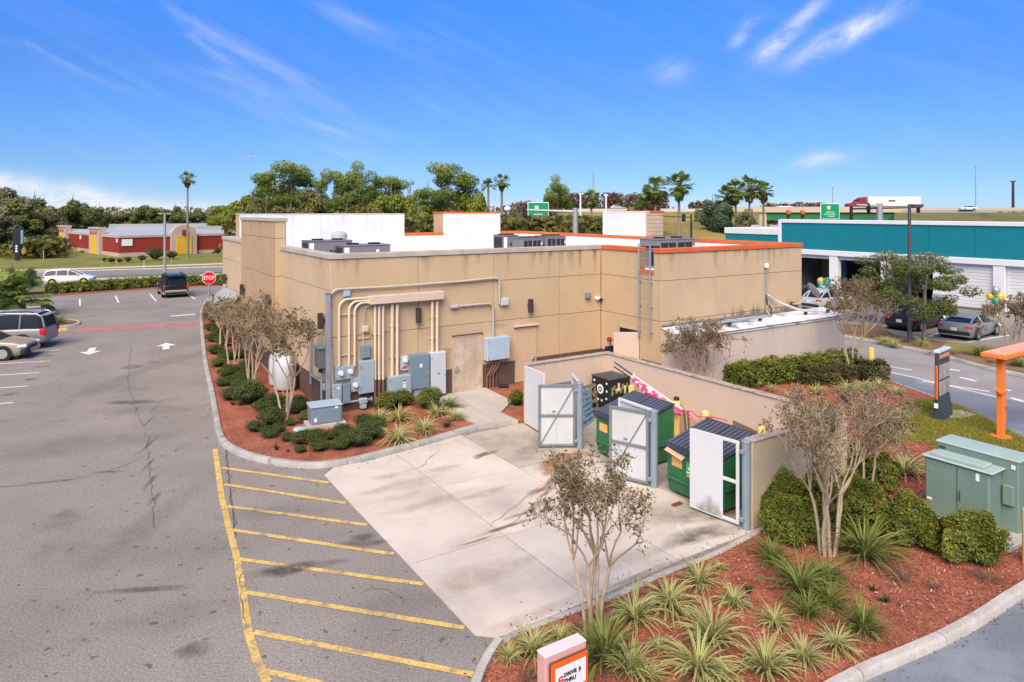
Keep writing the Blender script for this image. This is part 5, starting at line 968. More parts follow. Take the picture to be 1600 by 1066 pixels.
# blades
def blades_mesh(name, n, L_, wd, m, seed, droop=1.0, up=(45, 86), edge=True, spread=.06, seg=4):
    r = np.random.default_rng(seed); az_ = r.uniform(0, 2 * math.pi, n); el_ = np.radians(r.uniform(*up, n)); ln = L_ * r.uniform(.6, 1.15, n); kap = r.uniform(.5, 1.5, n) * droop
    b = np.stack([np.cos(az_) * spread * r.uniform(0, 1, n), np.sin(az_) * spread * r.uniform(0, 1, n), np.zeros(n)], 1); rows = []
    side = np.stack([-np.sin(az_), np.cos(az_), np.zeros(n)], 1); tw = r.normal(0, .25, n); pos = b.copy(); e = el_.copy()
    for i in range(seg + 1):
        t = i / seg; w_ = wd * (1 - t) ** .6 * (.6 + .9 * min(t * 3, 1)) * .62 + .0012
        nrm = np.stack([-np.cos(az_) * np.sin(e), -np.sin(az_) * np.sin(e), np.cos(e)], 1); s_ = side * np.cos(tw)[:, None] + nrm * np.sin(tw)[:, None]
        rows.append(np.stack([pos - s_ * w_ / 2 + nrm * w_ * .18, pos, pos + s_ * w_ / 2 + nrm * w_ * .18], 1))
        d = np.stack([np.cos(az_) * np.cos(e), np.sin(az_) * np.cos(e), np.sin(e)], 1); pos = pos + d * (ln / seg)[:, None]; e = e - kap * (.25 + .5 * t)
    V = np.stack(rows, 1)                     # n, seg+1, 3, 3
    V[..., 2] = np.maximum(V[..., 2], .004)
    nv = (seg + 1) * 3; base = np.arange(n)[:, None] * nv; F = []
    for i in range(seg):
        for j in range(2): F.append(np.stack([base[:, 0] + i * 3 + j, base[:, 0] + i * 3 + j + 1, base[:, 0] + (i + 1) * 3 + j + 1, base[:, 0] + (i + 1) * 3 + j], 1))
    F = np.concatenate(F); me = bpy.data.meshes.new(name); me.vertices.add(n * nv); me.vertices.foreach_set("co", V.astype(np.float32).ravel()); me.loops.add(len(F) * 4); me.loops.foreach_set("vertex_index", F.astype(np.int32).ravel()); me.polygons.add(len(F)); me.polygons.foreach_set("loop_start", np.arange(len(F), dtype=np.int32) * 4)
    a = me.attributes.new("edge", 'FLOAT', 'POINT'); a.data.foreach_set("value", np.tile(np.array([1, 0, 1], np.float32), n * (seg + 1)))
    a = me.attributes.new("tint", 'FLOAT', 'POINT'); a.data.foreach_set("value", np.repeat(np.clip(r.normal(.42, .24, n), 0, 1).astype(np.float32), nv)); me.materials.append(m); me.update(); me.validate(); return me
FLX = [blades_mesh("blades", 100, .60, .040, LM_flax, 40 + k, .85 + .12 * (k % 4), (22, 84)) for k in range(6)]
FLG = [blades_mesh("blades", 150, .66, .030, LM_flaxg, 60 + k, .95, (28, 88)) for k in range(3)]
DRY = [blades_mesh("blades", 60, .40, .016, LM_dry, 80 + k, .9, (15, 80), spread=.12) for k in range(2)]
GRN = [blades_mesh("blades", 26, .36, .05, leafmat("deep_green_blades", (.02, .06, .015), (.045, .105, .03)), 90 + k, .3, (40, 88)) for k in range(2)]
DEAD = blades_mesh("dead_blades", 40, .42, .018, LM_dry, 99, 1.4, (5, 45), spread=.1)
def clump(px, py, w_px, kind, k, label, z=.06, tall=1.0, group="striped strap-leaf grasses"):
    p = g(px, py, z); w = w_px * .92 * p.y / FPX; me = {'f': FLX, 'g': FLG, 'd': DRY, 's': GRN}[kind]; base = {'f': .72, 'g': .66, 'd': .75, 's': .5}[kind]; sc = w / base
    nm, ct = {'f': ("striped_grass", "grass plant"), 'g': ("green_grass", "grass plant"), 'd': ("dry_tuft", "dry grass"), 's': ("young_plant", "plant")}[kind]
    t = thing(nm, label, ct, p, (k * 2.4) % 6.28, {'f': "striped strap-leaf grasses", 'g': "green strap-leaf grasses", 'd': "dry grass tufts", 's': "young green plants"}[kind])
    link("blades", me[k % len(me)], t, sc=(sc, sc, sc * tall * (.74 + .22 * ((k * 37) % 10) / 10)))
    if kind in 'fg' and w_px > 30: link("dead_blades", DEAD, t, rot=(0, 0, k), sc=(sc, sc, sc))
    return t
FL = [(834, 1020, 76, 'f', "striped grass beside the kerb, first behind the orange sign"), (795, 1028, 44, 'f', "sparse striped grass at the kerb's bend left of the sign"), (992, 968, 88, 'f', "broad striped grass along the pad kerb right of the front tree"), (1046, 948, 92, 'f', "arching striped grass along the pad kerb, second from the front tree"), (1092, 912, 66, 'f', "striped grass at the pad kerb farthest from the sign"), (1125, 890, 26, 'f', "small upright striped grass alone near the pad kerb"), (1112, 1000, 92, 'f', "tall pale striped grass in the middle of the mulch"), (1146, 945, 54, 'f', "low striped grass behind the tall pale one"), (1092, 1050, 108, 'f', "largest striped grass at the photo's lower edge"), (1028, 1014, 40, 'f', "sparse striped grass between the two large ones"), (1012, 1058, 56, 'f', "striped grass at the lower edge right of the sign clump"),
      (1196, 1048, 92, 'f', "spiky pale striped grass in the front row, nearest the camera"), (1256, 1032, 70, 'f', "striped grass second in the front row"), (1306, 1012, 68, 'f', "striped grass third in the front row"), (1210, 976, 56, 'f', "small striped grass behind the front row"), (1130, 1066, 60, 'f', "striped grass cut by the photo's lower edge"), (1250, 926, 90, 'g', "big green grass below the bare tree's left side"), (1206, 880, 56, 'g', "dark green grass under the big hedge"), (1292, 912, 64, 'g', "green grass right at the bare tree's foot"), (1352, 872, 96, 'g', "wide green grass under the hedge right of the bare tree"), (1296, 950, 56, 'g', "upright green grass before the bare tree"), (1348, 990, 66, 'g', "upright green grass at the right end of the front row"), (1262, 962, 54, 'g', "loose green grass in front of the big green one"),
      (945, 1035, 100, 'g', "tall green grass at the front tree's foot behind the sign"), (985, 1050, 80, 'f', "striped grass right behind the sign's end"), (905, 985, 40, 'd', "dry tuft at the front tree's stems"), (875, 1000, 50, 'f', "thin striped grass left of the front tree"), (1412, 905, 62, 'd', "pale dry tuft in the bare mulch"), (1459, 920, 36, 'd', "upright dry tuft in the bare mulch"), (1544, 908, 60, 'd', "dry tuft at the hedge end by the road kerb"), (825, 1062, 60, 'd', "dead brown tuft beside the sign's post"), (1290, 985, 36, 'd', "brown tuft behind the front row"), (1169, 926, 26, 's', "young green plant alone in mulch near the pad kerb"), (1381, 942, 28, 's', "young green plant in the bare mulch, nearer the road"), (1364, 924, 20, 's', "young green plant in the bare mulch, beside a slightly larger one"),
      (1414, 742, 74, 'f', "striped grass next to the green transformer"), (1275, 616, 36, 'f', "striped grass by the cold store hedge, first from the yard wall"), (1324, 614, 40, 'f', "striped grass by the cold store hedge, second from the yard wall"), (1350, 610, 36, 'f', "striped grass by the bronze clipped hedge"), (1401, 616, 30, 'f', "striped grass at the tip of the red bed"), (1374, 606, 32, 'f', "striped grass before the rounded end hedge"), (1233, 624, 28, 'f', "striped grass just above the yard wall coping"), (1206, 612, 24, 'f', "small striped grass at the cold store hedge near the yard wall"),
      (594, 655, 40, 'f', "striped grass by the clipped shrub at the wide cabinet"), (624, 657, 42, 'f', "striped grass behind the front one in the planter"), (622, 690, 56, 'f', "large striped grass at the planter's front kerb"), (663, 675, 50, 'f', "striped grass between the front one and the walkway"), (683, 650, 36, 'f', "striped grass under the tallest pale cabinet"), (713, 656, 32, 'f', "striped grass closest to the walkway"), (697, 668, 26, 's', "broad-leaved young plant between striped grasses and walkway"), (702, 638, 34, 'g', "fine green grass at the stained door"), (432, 703, 18, 's', "grass tuft at the curved kerb"), (450, 706, 10, 's', "tiny tuft at the curved kerb"), (364, 633, 16, 's', "bright green tuft left of the largest dark shrub"), (376, 634, 14, 's', "bright green tuft touching the largest dark shrub")]
for k, (x, y, w_, kd, lb) in enumerate(FL): clump(x, y, w_, kd, k, lb, .1 if x < 720 else .06, 1.25 if lb.startswith("upright") or "tall" in lb.split()[:1] else 1.0)
clump(331, 500, 30, "g", 2, "bushy yellow green grass at the far tip of the planter under the stop sign", .1, 1.5); clump(340, 492, 26, "g", 4, "second yellow green grass at the planter tip, nearer the awning", .1, 1.5)
# verge plants beyond the drive lane
for k, (x, y, w_, kd, lb) in enumerate([(1382, 536, 26, 'f', "striped grass on the verge under the black coupe"), (1396, 541, 24, 'f', "striped grass on the verge left of the lamp post"), (1440, 540, 26, 'f', "striped grass on the verge under the green tree"), (1452, 552, 20, 'd', "dry tuft on the verge before the green tree"), (1487, 553, 26, 'd', "dry tuft on the verge below the silver coupe"), (1530, 556, 28, 'g', "grass clump on the verge below the silver coupe"), (1548, 566, 22, 'd', "dry tuft on the verge left of the orange post"), (1590, 572, 26, 'g', "grass clump on the verge behind the orange post"), (1365, 527, 24, 'd', "dry tuft on the verge at its narrow end"), (1415, 535, 28, 'd', "dry tuft on the verge at the lamp post's foot"), (1505, 552, 22, 'd', "dry tuft on the verge between two grass clumps")]): clump(x, y, w_, kd, k + 3, lb, .1)
# clipped hedges
def hedge(px0, py0, px1, py1, depth, h, label, n_, leaf=.075, m=None, seed=1, z=.06):
    a, b = g(px0, py0, z), g(px1, py1, z); c = (a + b) / 2; d = b - a; rz = math.atan2(d.y, d.x); nrm = Vector((-math.sin(rz), math.cos(rz), 0)); 
    t = thing("hedge", label, "hedge", c + nrm * depth / 2, rz, "clipped hedges"); link("leaves", shrub_mesh("hedge_leaves", int(n_ * 1.35), leaf, m or LM_hedge, seed, box=(d.length + .1, depth, h)), t); MB().box((0, 0, h * .40), (max(.1, d.length - .42), depth - .42, h * .72), .16).build("branches_or_core", M_core2, t); return t  # core box added inside the leaves, near-black to stand for inner shade
hedge(1186, 826, 1262, 842, 1.35, .98, "clipped hedge block against the near yard wall", 9000, .06, seed=3)
hedge(1232, 862, 1292, 850, .9, .72, "lower hedge lump in front of the block by the yard wall", 6000, .06, seed=5)
hedge(1296, 846, 1402, 836, 1.25, .92, "rounded hedge behind the bare tree's stems", 9000, .06, seed=7)
hedge(1330, 774, 1404, 770, 1.3, .85, "hedge farther back beside the lawn and yard wall", 6000, .07, seed=9)
hedge(1396, 862, 1470, 872, .95, .85, "hedge between the bare tree and the transformer", 7000, .06, seed=11)
hedge(1466, 878, 1566, 900, .9, .80, "hedge running in front of the green transformer", 8000, .06, seed=13)
hedge(1262, 800, 1330, 790, 1.2, .80, "hedge strip along the yard wall behind the first block", 6000, .065, seed=15)
hedge(1150, 612, 1262, 596, 1.2, .85, "long clipped hedge below the cold store, near part", 5000, .10, seed=17); hedge(1262, 596, 1352, 580, 1.1, .80, "long clipped hedge below the cold store, far part", 4500, .10, seed=19)
hedge(1268, 606, 1340, 600, .9, .62, "bronze tinted clipped hedge before the cold store hedge", 3600, .09, LM_hedgeb, 21); hedge(1352, 600, 1394, 598, 1.0, .80, "rounded bronze hedge end by the yellow bollard", 3200, .09, LM_hedgeb, 23)
# crape myrtles in winter
def myrtle_meshes(h, rad, stems, seed, leafy, gm=LM_myr, bare=.42, vase=.35, dens=1.0, bo=.13):
    r = np.random.default_rng(seed); tr = MB(); tw = MB(); tips = []
    def grow(p, d, ln, rd, lvl):
        pts = [p]; q = p.copy(); k = 3 if lvl else 5
        for i in range(k): d = (d + r.normal(0, .07 + .05 * lvl, 3) + np.array([0, 0, .05])); d /= np.linalg.norm(d); q = q + d * ln / k; pts.append(q.copy())
        (tr if lvl == 0 else tw).tube([tuple(x) for x in pts], list(np.linspace(rd, rd * .62, k + 1)), 6 if lvl < 1 else 4, caps=False)
        if lvl >= 4 or q[2] > h * 1.02: tips.append((pts, d)); return
        if lvl >= 1: tips.append((pts[1:], d))
        for _ in range(2 + (r.random() < .65)):
            a = r.normal(0, 1, 3); a -= d * a.dot(d); a /= np.linalg.norm(a); nd = d + a * r.uniform(.30, .68); nd /= np.linalg.norm(nd); out = q * np.array([1, 1, 0]); 
            if np.linalg.norm(out) > rad: nd -= out / np.linalg.norm(out) * .45; nd /= np.linalg.norm(nd)
            grow(q, nd, ln * r.uniform(.48, .68) if lvl else h * r.uniform(.20, .30), rd * .55, lvl + 1)
    for s_ in range(stems):
        a = 2 * math.pi * s_ / stems + r.uniform(-.4, .4); b = np.array([math.cos(a) * bo, math.sin(a) * bo, -.05]); d = np.array([math.cos(a) * vase, math.sin(a) * vase, 1.0]); grow(b, d / np.linalg.norm(d), h * bare, .028 + .004 * h * r.uniform(.8, 1.1), 0)
    P_ = []; T_ = []
    for pts, d in tips:                       # fine twigs that carry the leaves
        for x in pts[1:]:
            for _ in range(int(1.6 * dens + r.uniform(0, .9))):
                v = d + r.normal(0, .75, 3); v /= np.linalg.norm(v); L_ = r.uniform(.10, .26) * (h / 3.2) ** .5; m_ = x + v * L_ * .55 + r.normal(0, .012, 3); e = x + v * L_ + np.array([0, 0, -.02]); tw.tube([tuple(x), tuple(m_), tuple(e)], [.0042, .0032, .0018], 3, caps=False)
                for _ in range(int(leafy * .8 * dens * r.uniform(.2, 1.7) + .5)): f = r.uniform(.3, 1.05); P_.append(x + (e - x) * f + r.normal(0, .016, 3)); T_.append(r.uniform(0, 1))
    S_ = []; 
    for pts, d in tips[::2]:
        c = pts[-1]
        for _ in range(int(5 * dens)): S_.append(c + r.normal(0, .032, 3))
    return tr.mesh("stem", M_bark), tw.mesh("twigs", M_twig), np.array(P_), np.array(T_), np.array(S_)
def myrtle(p, h, rad, stems, seed, leafy, label, gm=LM_myr, leaf=.062, bare=.42, vase=.35, dens=1.0, bo=.13):
    a, b, P_, T_, S_ = myrtle_meshes(h, rad, stems, seed, leafy, gm, bare, vase, dens, bo); t = thing("crape_myrtle", label, "tree", p, 3.3 if seed == 31 else 0, "bare multi-stemmed crape myrtles"); r = np.random.default_rng(seed)
    link("trunk", a, t); tag(link("branches_or_core", b, t), kind="stuff")
    if len(P_): link("leaves", quads_mesh("leaves", leaves(P_, leaf, .6, .1, r), T_, gm), t)
    tag(link("seed_heads", quads_mesh("seed_heads", leaves(S_, leaf * .7, .9, .1, r), r.uniform(0, 1, len(S_)), LM_seed), t), kind='stuff'); return t
myrtle(g(926, 992, .05), 3.05, .50, 5, 31, 2.8, "leafy brown and green crape myrtle by the pad kerb behind the sign", LM_myrg, .052, .44, .05, 1.0)
myrtle(g(1293, 866, .05), 3.45, 1.25, 7, 12, 2, "bare crape myrtle with pale stems in front of the yard wall corner", LM_myr, .05, .38, .17, 1.2)
myrtle(g(1352, 770, .05), 2.9, 1.1, 5, 13, 2, "bare crape myrtle behind the hedge by the lawn", LM_myr, .06, .36, .3)
myrtle(g(447, 660, .1), 3.8, 1.1, 4, 14, 2.6, "crape myrtle with dangling green twigs before the white tanks", LM_myrg, .075, .42, .09, 1.15, .05)
myrtle(g(394, 605, .1), 3.7, 1.05, 6, 15, 1.6, "three-stem bare crape myrtle at the largest dark shrubs", LM_myr, .07, .42, .18, .8)
myrtle(g(364, 578, .1), 3.2, 1.0, 4, 16, 1.6, "bare crape myrtle under the tower window", LM_myr, .075, .42, .18, .8); myrtle(g(348, 550, .1), 2.8, 1.0, 4, 17, 1.6, "farthest bare crape myrtle beside the awning", LM_myr, .08, .42, .2, .8)
myrtle(at(1094, 25.6, .05), 3.1, 1.0, 9, 18, 2, "vase-shaped bare crape myrtle against the cold store wall", LM_myr, .065, .42, .34); myrtle(g(1331, 585, .05), 4.3, .95, 5, 19, 3, "bare crape myrtle at the far corner of the cold store", LM_myr, .085, .42, .2)
myrtle(g(1590, 560, .1), 3.3, 1.2, 6, 20, 3, "bare crape myrtle on the verge at the photo's right edge", LM_seed, .08, .35, .4)
# mulch chips, countless
def chips(name, poly, n, seed, z):
    r = np.random.default_rng(seed); X = np.array([[p.x, p.y] for p in poly]); lo, hi = X.min(0), X.max(0); out = []
    P_ = r.uniform(lo, hi, (n * 3, 2)); ins = np.zeros(len(P_), bool); j = len(X) - 1
    for i in range(len(X)):
        c = ((X[i, 1] > P_[:, 1]) != (X[j, 1] > P_[:, 1])) & (P_[:, 0] < (X[j, 0] - X[i, 0]) * (P_[:, 1] - X[i, 1]) / (X[j, 1] - X[i, 1] + 1e-12) + X[i, 0]); ins ^= c; j = i
    P_ = P_[ins][:n]; k = len(P_); a = r.uniform(0, 6.28, k); L_ = r.uniform(.025, .085, k); w_ = r.uniform(.008, .02, k); t = r.normal(0, .3, k)
    d = np.stack([np.cos(a) * np.cos(t), np.sin(a) * np.cos(t), np.sin(t)], 1) * L_[:, None] / 2; s_ = np.stack([-np.sin(a), np.cos(a), r.normal(0, .35, k)], 1) * w_[:, None] / 2; c = np.stack([P_[:, 0], P_[:, 1], z + .008 + np.abs(d[:, 2])], 1)
    o = link(name, quads_mesh(name, np.stack([c - d - s_, c + d - s_, c + d + s_, c - d + s_], 1), r.uniform(0, 1, k), leafmat("mulch_chips", (.15, .05, .03), (.40, .125, .065), (.56, .36, .25), transl=0, rough=.95))); return tag(o, kind='stuff')
chips("mulch_chips", bed2, 26000, 5, .06); chips("mulch_chips", bed1, 12000, 6, .10); chips("mulch_chips", bed3, 8000, 7, .055)
# short grass on the lawn
def lawn_blades(poly, n, seed, z):
    r = np.random.default_rng(seed); X = np.array([[p.x, p.y] for p in poly]); lo, hi = X.min(0), X.max(0); P_ = r.uniform(lo, hi, (n * 3, 2)); ins = np.zeros(len(P_), bool); j = len(X) - 1
    for i in range(len(X)):
        c = ((X[i, 1] > P_[:, 1]) != (X[j, 1] > P_[:, 1])) & (P_[:, 0] < (X[j, 0] - X[i, 0]) * (P_[:, 1] - X[i, 1]) / (X[j, 1] - X[i, 1] + 1e-12) + X[i, 0]); ins ^= c; j = i
    P_ = P_[ins][:n]; k = len(P_); a = r.uniform(0, 6.28, k); h = r.uniform(.03, .075, k); w_ = .016; ln = r.normal(0, .035, (k, 2)); c = np.stack([P_[:, 0], P_[:, 1], np.full(k, z)], 1); s_ = np.stack([np.cos(a), np.sin(a), np.zeros(k)], 1) * w_ / 2; tp = c + np.concatenate([ln, h[:, None]], 1)
    return tag(link("lawn_grass", quads_mesh("lawn_grass", np.stack([c - s_, c + s_, tp + s_ * .3, tp - s_ * .3], 1), np.clip(r.normal(.5, .25, k), 0, 1), leafmat("grass_blades", (0.144, 0.163, 0.024), (0.352, 0.318, 0.053), (0.576, 0.419, 0.135)))), kind='stuff')
lawn_blades(lawn, 45000, 3, .075)
# dead leaves and grit lying about on the asphalt, along the kerbs and on the pad
def litter(name, paths, n, seed, spread):
    r = np.random.default_rng(seed); V = []
    for P_ in paths:
        X = np.array([[p.x, p.y] for p in P_]); i = r.integers(0, len(X) - 1, n); t = r.uniform(0, 1, n)[:, None]; q = X[i] * (1 - t) + X[i + 1] * t; d = X[i + 1] - X[i]; d /= np.linalg.norm(d, axis=1)[:, None] + 1e-9; q = q + np.stack([d[:, 1], -d[:, 0]], 1) * (np.abs(r.normal(0, spread, n)))[:, None]; V.append(np.concatenate([q, np.full((n, 1), .026)], 1))
    P3_ = np.concatenate(V); return tag(link(name, quads_mesh(name, leaves(P3_, .05, .55, 3.0, r), r.uniform(0, 1, len(P3_)), leafmat("litter", (.07, .045, .03), (.18, .11, .06), (.30, .20, .12), transl=0))), kind='stuff')
litter("leaf_litter", [Kp1], 500, 8, .22); litter("leaf_litter", [Kp3], 160, 18, .12); litter("leaf_litter", [[g(790, 975), g(1180, 815)]], 160, 9, -.5 if False else .5)
_r = np.random.default_rng(12); _n = 1200; _P = np.stack([_r.uniform(-22, 2, _n), _r.uniform(9, 50, _n), np.full(_n, .012)], 1)
tag(link("grit", quads_mesh("grit", leaves(_P, .034, .8, 4.0, _r), _r.uniform(0, 1, _n), leafmat("grit", (.05, .045, .04), (.12, .10, .085), (.34, .30, .26), transl=0))), kind='stuff')
# ------------------------------------------------------------------ drive-through signs and site furniture
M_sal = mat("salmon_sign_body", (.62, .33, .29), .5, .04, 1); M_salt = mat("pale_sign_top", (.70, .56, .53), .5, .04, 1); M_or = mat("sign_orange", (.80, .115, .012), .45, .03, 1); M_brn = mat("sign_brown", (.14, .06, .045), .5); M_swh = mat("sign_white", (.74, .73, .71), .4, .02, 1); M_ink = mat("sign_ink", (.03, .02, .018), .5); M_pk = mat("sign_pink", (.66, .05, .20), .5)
c = (at(800, 9.02) + at(800, 9.39)) / 2; f0, f1 = Vector((.438, 9.02, 0)), Vector((1.018, 9.39, 0)); fd = (f1 - f0); srz = math.atan2(fd.y, fd.x); Ls = fd.length
sg = thing("directional_sign", "small salmon pink DRIVE THRU sign with orange panel in the red mulch", "sign", (f0.x, f0.y, .05), srz)
SH = 1.26
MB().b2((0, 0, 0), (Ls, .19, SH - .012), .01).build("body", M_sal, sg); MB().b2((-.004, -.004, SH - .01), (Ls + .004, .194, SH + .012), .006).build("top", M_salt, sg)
pz0, pz1 = SH - .60, SH - .085; MB().b2((.05, -.03, pz0), (Ls + .012, -.002, pz1), .006).build("panel_border", M_brn, sg); MB().b2((.068, -.040, pz0 + .018), (Ls - .004, -.031, pz1 - .018), .004).build("panel", M_or, sg)
wf = MB().b2((.135, -.050, pz0 + .10), (Ls - .045, -.041, pz1 - .09), .003).build("face", M_swh, sg)
wz = (pz0 + .10 + pz1 - .09) / 2
def lettering(body, size, m, parent, loc, rot=(R(90), 0, 0), name="lettering", bold=.0, sx=1.0, align='CENTER', depth=.003): return link(name, text_mb(body, size, m, depth, align, bold, sx), parent, loc, rot)
lettering("DRIVE", .070, M_ink, wf, (.372, -.054, wz + .042), bold=.0022, sx=1.12); lettering("THRU", .070, M_ink, wf, (.366, -.054, wz - .042), bold=.0022, sx=1.12)
MB().add([(.520, -.054, wz + .085), (.520, -.054, wz - .005), (.562, -.054, wz + .04)], [(0, 1, 2)]).build("arrow", M_ink, wf)
cup = MB(); cup.box((.185, -.052, wz - .03), (.012, .004, .11)).box((.20, -.052, wz - .085), (.04, .004, .014)); cup.build("cup_outline", M_ink, wf); MB().box((.215, -.0525, wz - .035), (.045, .004, .085)).build("cup_fill", M_or, wf); MB().box((.248, -.0525, wz - .02), (.018, .004, .12)).build("cup_side", M_pk, wf); MB().box((.214, -.0525, wz + .035), (.055, .004, .014), rot=Matrix.Rotation(R(-18), 4, 'Y')).build("cup_lid", M_ink, wf)
# menu board
mb0 = g(1462, 655, .07); mb1 = g(1486, 643, .07)
men = thing("menu_board", "tall dark drive-through menu board with pale panels and orange side", "menu board", g(1472, 652, .07), R(41))
M_mdk = mat("menu_dark", (.045, .06, .068), .5); M_mlt = mat("menu_panel", (.36, .35, .33), .35, .4, 9, tint=((.46, .27, .17), .56, .64, 6)); Wm, Hm = 1.12, 2.28
MB().add([(-.48, -.2, 0), (.48, -.2, 0), (.48, .2, 0), (-.48, .2, 0), (-Wm / 2 + .06, -.07, .8), (Wm / 2 - .06, -.07, .8), (Wm / 2 - .06, .07, .8), (-Wm / 2 + .06, .07, .8)], [(0, 1, 5, 4), (1, 2, 6, 5), (2, 3, 7, 6), (3, 0, 4, 7), (4, 5, 6, 7)]).build("pedestal", M_mdk, men)
MB().b2((-Wm / 2, -.07, .8), (Wm / 2, .06, Hm), .02).build("cabinet", M_mdk, men); MB().b2((-Wm / 2 - .01, -.10, Hm), (Wm / 2 + .01, .10, Hm + .1), .02).build("top", mat("menu_top", (.46, .60, .66), .4), men)
for i in range(3):
    for j in range(2): MB().box((-Wm / 2 + .20 + i * .36, -.076, 1.07 + j * .56), (.29, .014, .49)).build("menu_panel", M_mlt, men)
MB().box((0, -.076, Hm - .12), (Wm * .86, .014, .14)).build("header", mat("menu_header", (.62, .25, .12), .5, .3, 9), men); MB().b2((-Wm / 2 - .06, -.05, .72), (-Wm / 2 - .002, .02, 1.86), .01).build("side_panel", M_or, men); MB().box((-Wm / 2 - .04, 0, .5), (.06, .12, .16), .01).build("speaker", M_swh, men)
mp_ = thing("concrete_pad_small", "rough concrete pad under the menu board on the lawn", "concrete pad", g(1483, 648, .06)); MB().prism([(-.85, -.35), (.1, -.5), (.9, -.15), (.7, .4), (-.3, .5)], 0, .045).build("slab", M_kerb, mp_)
# orange order canopy
can = thing("order_canopy", "bright orange steel canopy post with flat roof over the drive lane", "canopy", g(1564, 683, .07), math.atan2(UX.y, UX.x))
M_oc = mat("canopy_orange", (.78, .19, .035), .5, .06, 1.5)
Hc = zz(562, g(1564, 683, .07).y); MB().box((0, 0, Hc / 2), (.19, .19, Hc), .012).build("post", M_oc, can); MB().lathe([(.30, 0), (.30, .04), (.14, .05)], 18).build("base_plate", M_oc, can); MB().box((0, 0, Hc * .58), (.28, .27, .10), .015).build("collar", M_oc, can); MB().box((-.16, -.05, Hc * .57), (.07, .12, .10), .01).build("bracket", M_oc, can)
MB().b2((.11, -.06, .42), (.25, .06, 1.25), .012).build("control_box", M_oc, can); MB().box((.18, -.066, .9), (.05, .012, .06)).build("socket", M_black, can)
MB().b2((-.42, -.30, Hc), (3.2, .42, Hc + .14), .02).build("roof_frame", M_oc, can); MB().b2((-.36, -.24, Hc + .142), (3.14, .36, Hc + .16)).build("roof_panel", mat("canopy_top", (.74, .36, .20), .5, .1, 2), can); MB().box((1.4, .1, Hc - .09), (2.5, .16, .18), .012).build("beam", M_oc, can)
# transformer
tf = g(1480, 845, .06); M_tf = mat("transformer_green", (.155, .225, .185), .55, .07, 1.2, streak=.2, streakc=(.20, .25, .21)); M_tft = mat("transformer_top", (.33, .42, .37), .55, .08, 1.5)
A = g(1548, 842, .06); Bk = g(1600, 815, .06)
tr_ = thing("pad_transformer", "large grey green pad-mounted electrical transformer behind the hedge", "transformer", Vector((10.0, 15.43, .12)), BROT - R(90))
YT = g(1498, 834, .12).y; tw, td = 1.34, 1.5
MB().box((0.12, .62, -.03), (2.1, 1.75, .14), .02).build("pad", M_walk, tr_)
h1, h2 = 1.36, 1.58
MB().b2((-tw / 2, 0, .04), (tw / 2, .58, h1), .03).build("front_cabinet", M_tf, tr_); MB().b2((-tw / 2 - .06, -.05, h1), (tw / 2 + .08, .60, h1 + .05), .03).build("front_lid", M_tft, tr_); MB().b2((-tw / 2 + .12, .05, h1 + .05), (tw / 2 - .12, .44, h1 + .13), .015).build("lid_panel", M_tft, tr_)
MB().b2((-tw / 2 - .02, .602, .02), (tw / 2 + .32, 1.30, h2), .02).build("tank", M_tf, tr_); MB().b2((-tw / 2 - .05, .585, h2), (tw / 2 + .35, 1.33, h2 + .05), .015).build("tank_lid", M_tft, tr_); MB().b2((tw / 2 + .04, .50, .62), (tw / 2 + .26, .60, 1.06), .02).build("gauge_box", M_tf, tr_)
MB().box((tw * .02, -.004, .72), (.012, .008, 1.3)).build("door_seam", M_mdk, tr_) ; MB().box((tw * .33, -.006, 1.22), (.07, .012, .16)).build("label_plate", M_wlbl, tr_); MB().box((-tw * .42, -.006, .42), (.10, .012, .05)).build("label_plate", M_wlbl, tr_); MB().box((tw / 2 + .22, .594, h2 - .12), (.08, .012, .09)).build("label_plate", M_wlbl, tr_); MB().box((-tw / 2 + .10, .594, h2 - .09), (.14, .012, .06)).build("name_plate", M_mdk, tr_)
bollard(g(1607, 882, .05), 1.12, .11, "yellow bollard beside the green transformer at the photo's edge"); bollard(g(1361, 576, .0), .95, .13, "stout yellow bollard at the rounded hedge by the drive lane")
for px, py, w in ((1447, 706, .3),): pass
# stop sign
M_stop = mat("stop_red", (.62, .012, .016), .45, .03, 1)
def stop_sign(p, rz, zc_, r, label):
    t = thing("stop_sign", label, "sign", p, rz); MB().tube([(0, .03, 0), (0, .03, zc_ + .2)], .04, 8).build("post", M_galv, t)
    def octa(rr, y, m, nm, par): k = MB(); q = [(rr * math.cos(R(22.5 + 45 * i)), y, zc_ + rr * math.sin(R(22.5 + 45 * i))) for i in range(8)]; q2 = [(a, y + .006, b) for a, _, b in q]; k.add(q + q2, [tuple(range(8)), tuple(range(15, 7, -1))] + [(i + 8, (i + 1) % 8 + 8, (i + 1) % 8, i) for i in range(8)]); return k.build(nm, m, par)
    pl = octa(r, -.012, M_swh, "plate", t); octa(r * .93, -.02, M_stop, "face", t); lettering("STOP", r * .78, M_swh, pl, (0, -.024, zc_), bold=.004, sx=.82)
stop_sign(at(326.5, 46.0), R(24), zz(434.5, 46.0), .46, "red octagonal stop sign on a grey post by the far planter end")
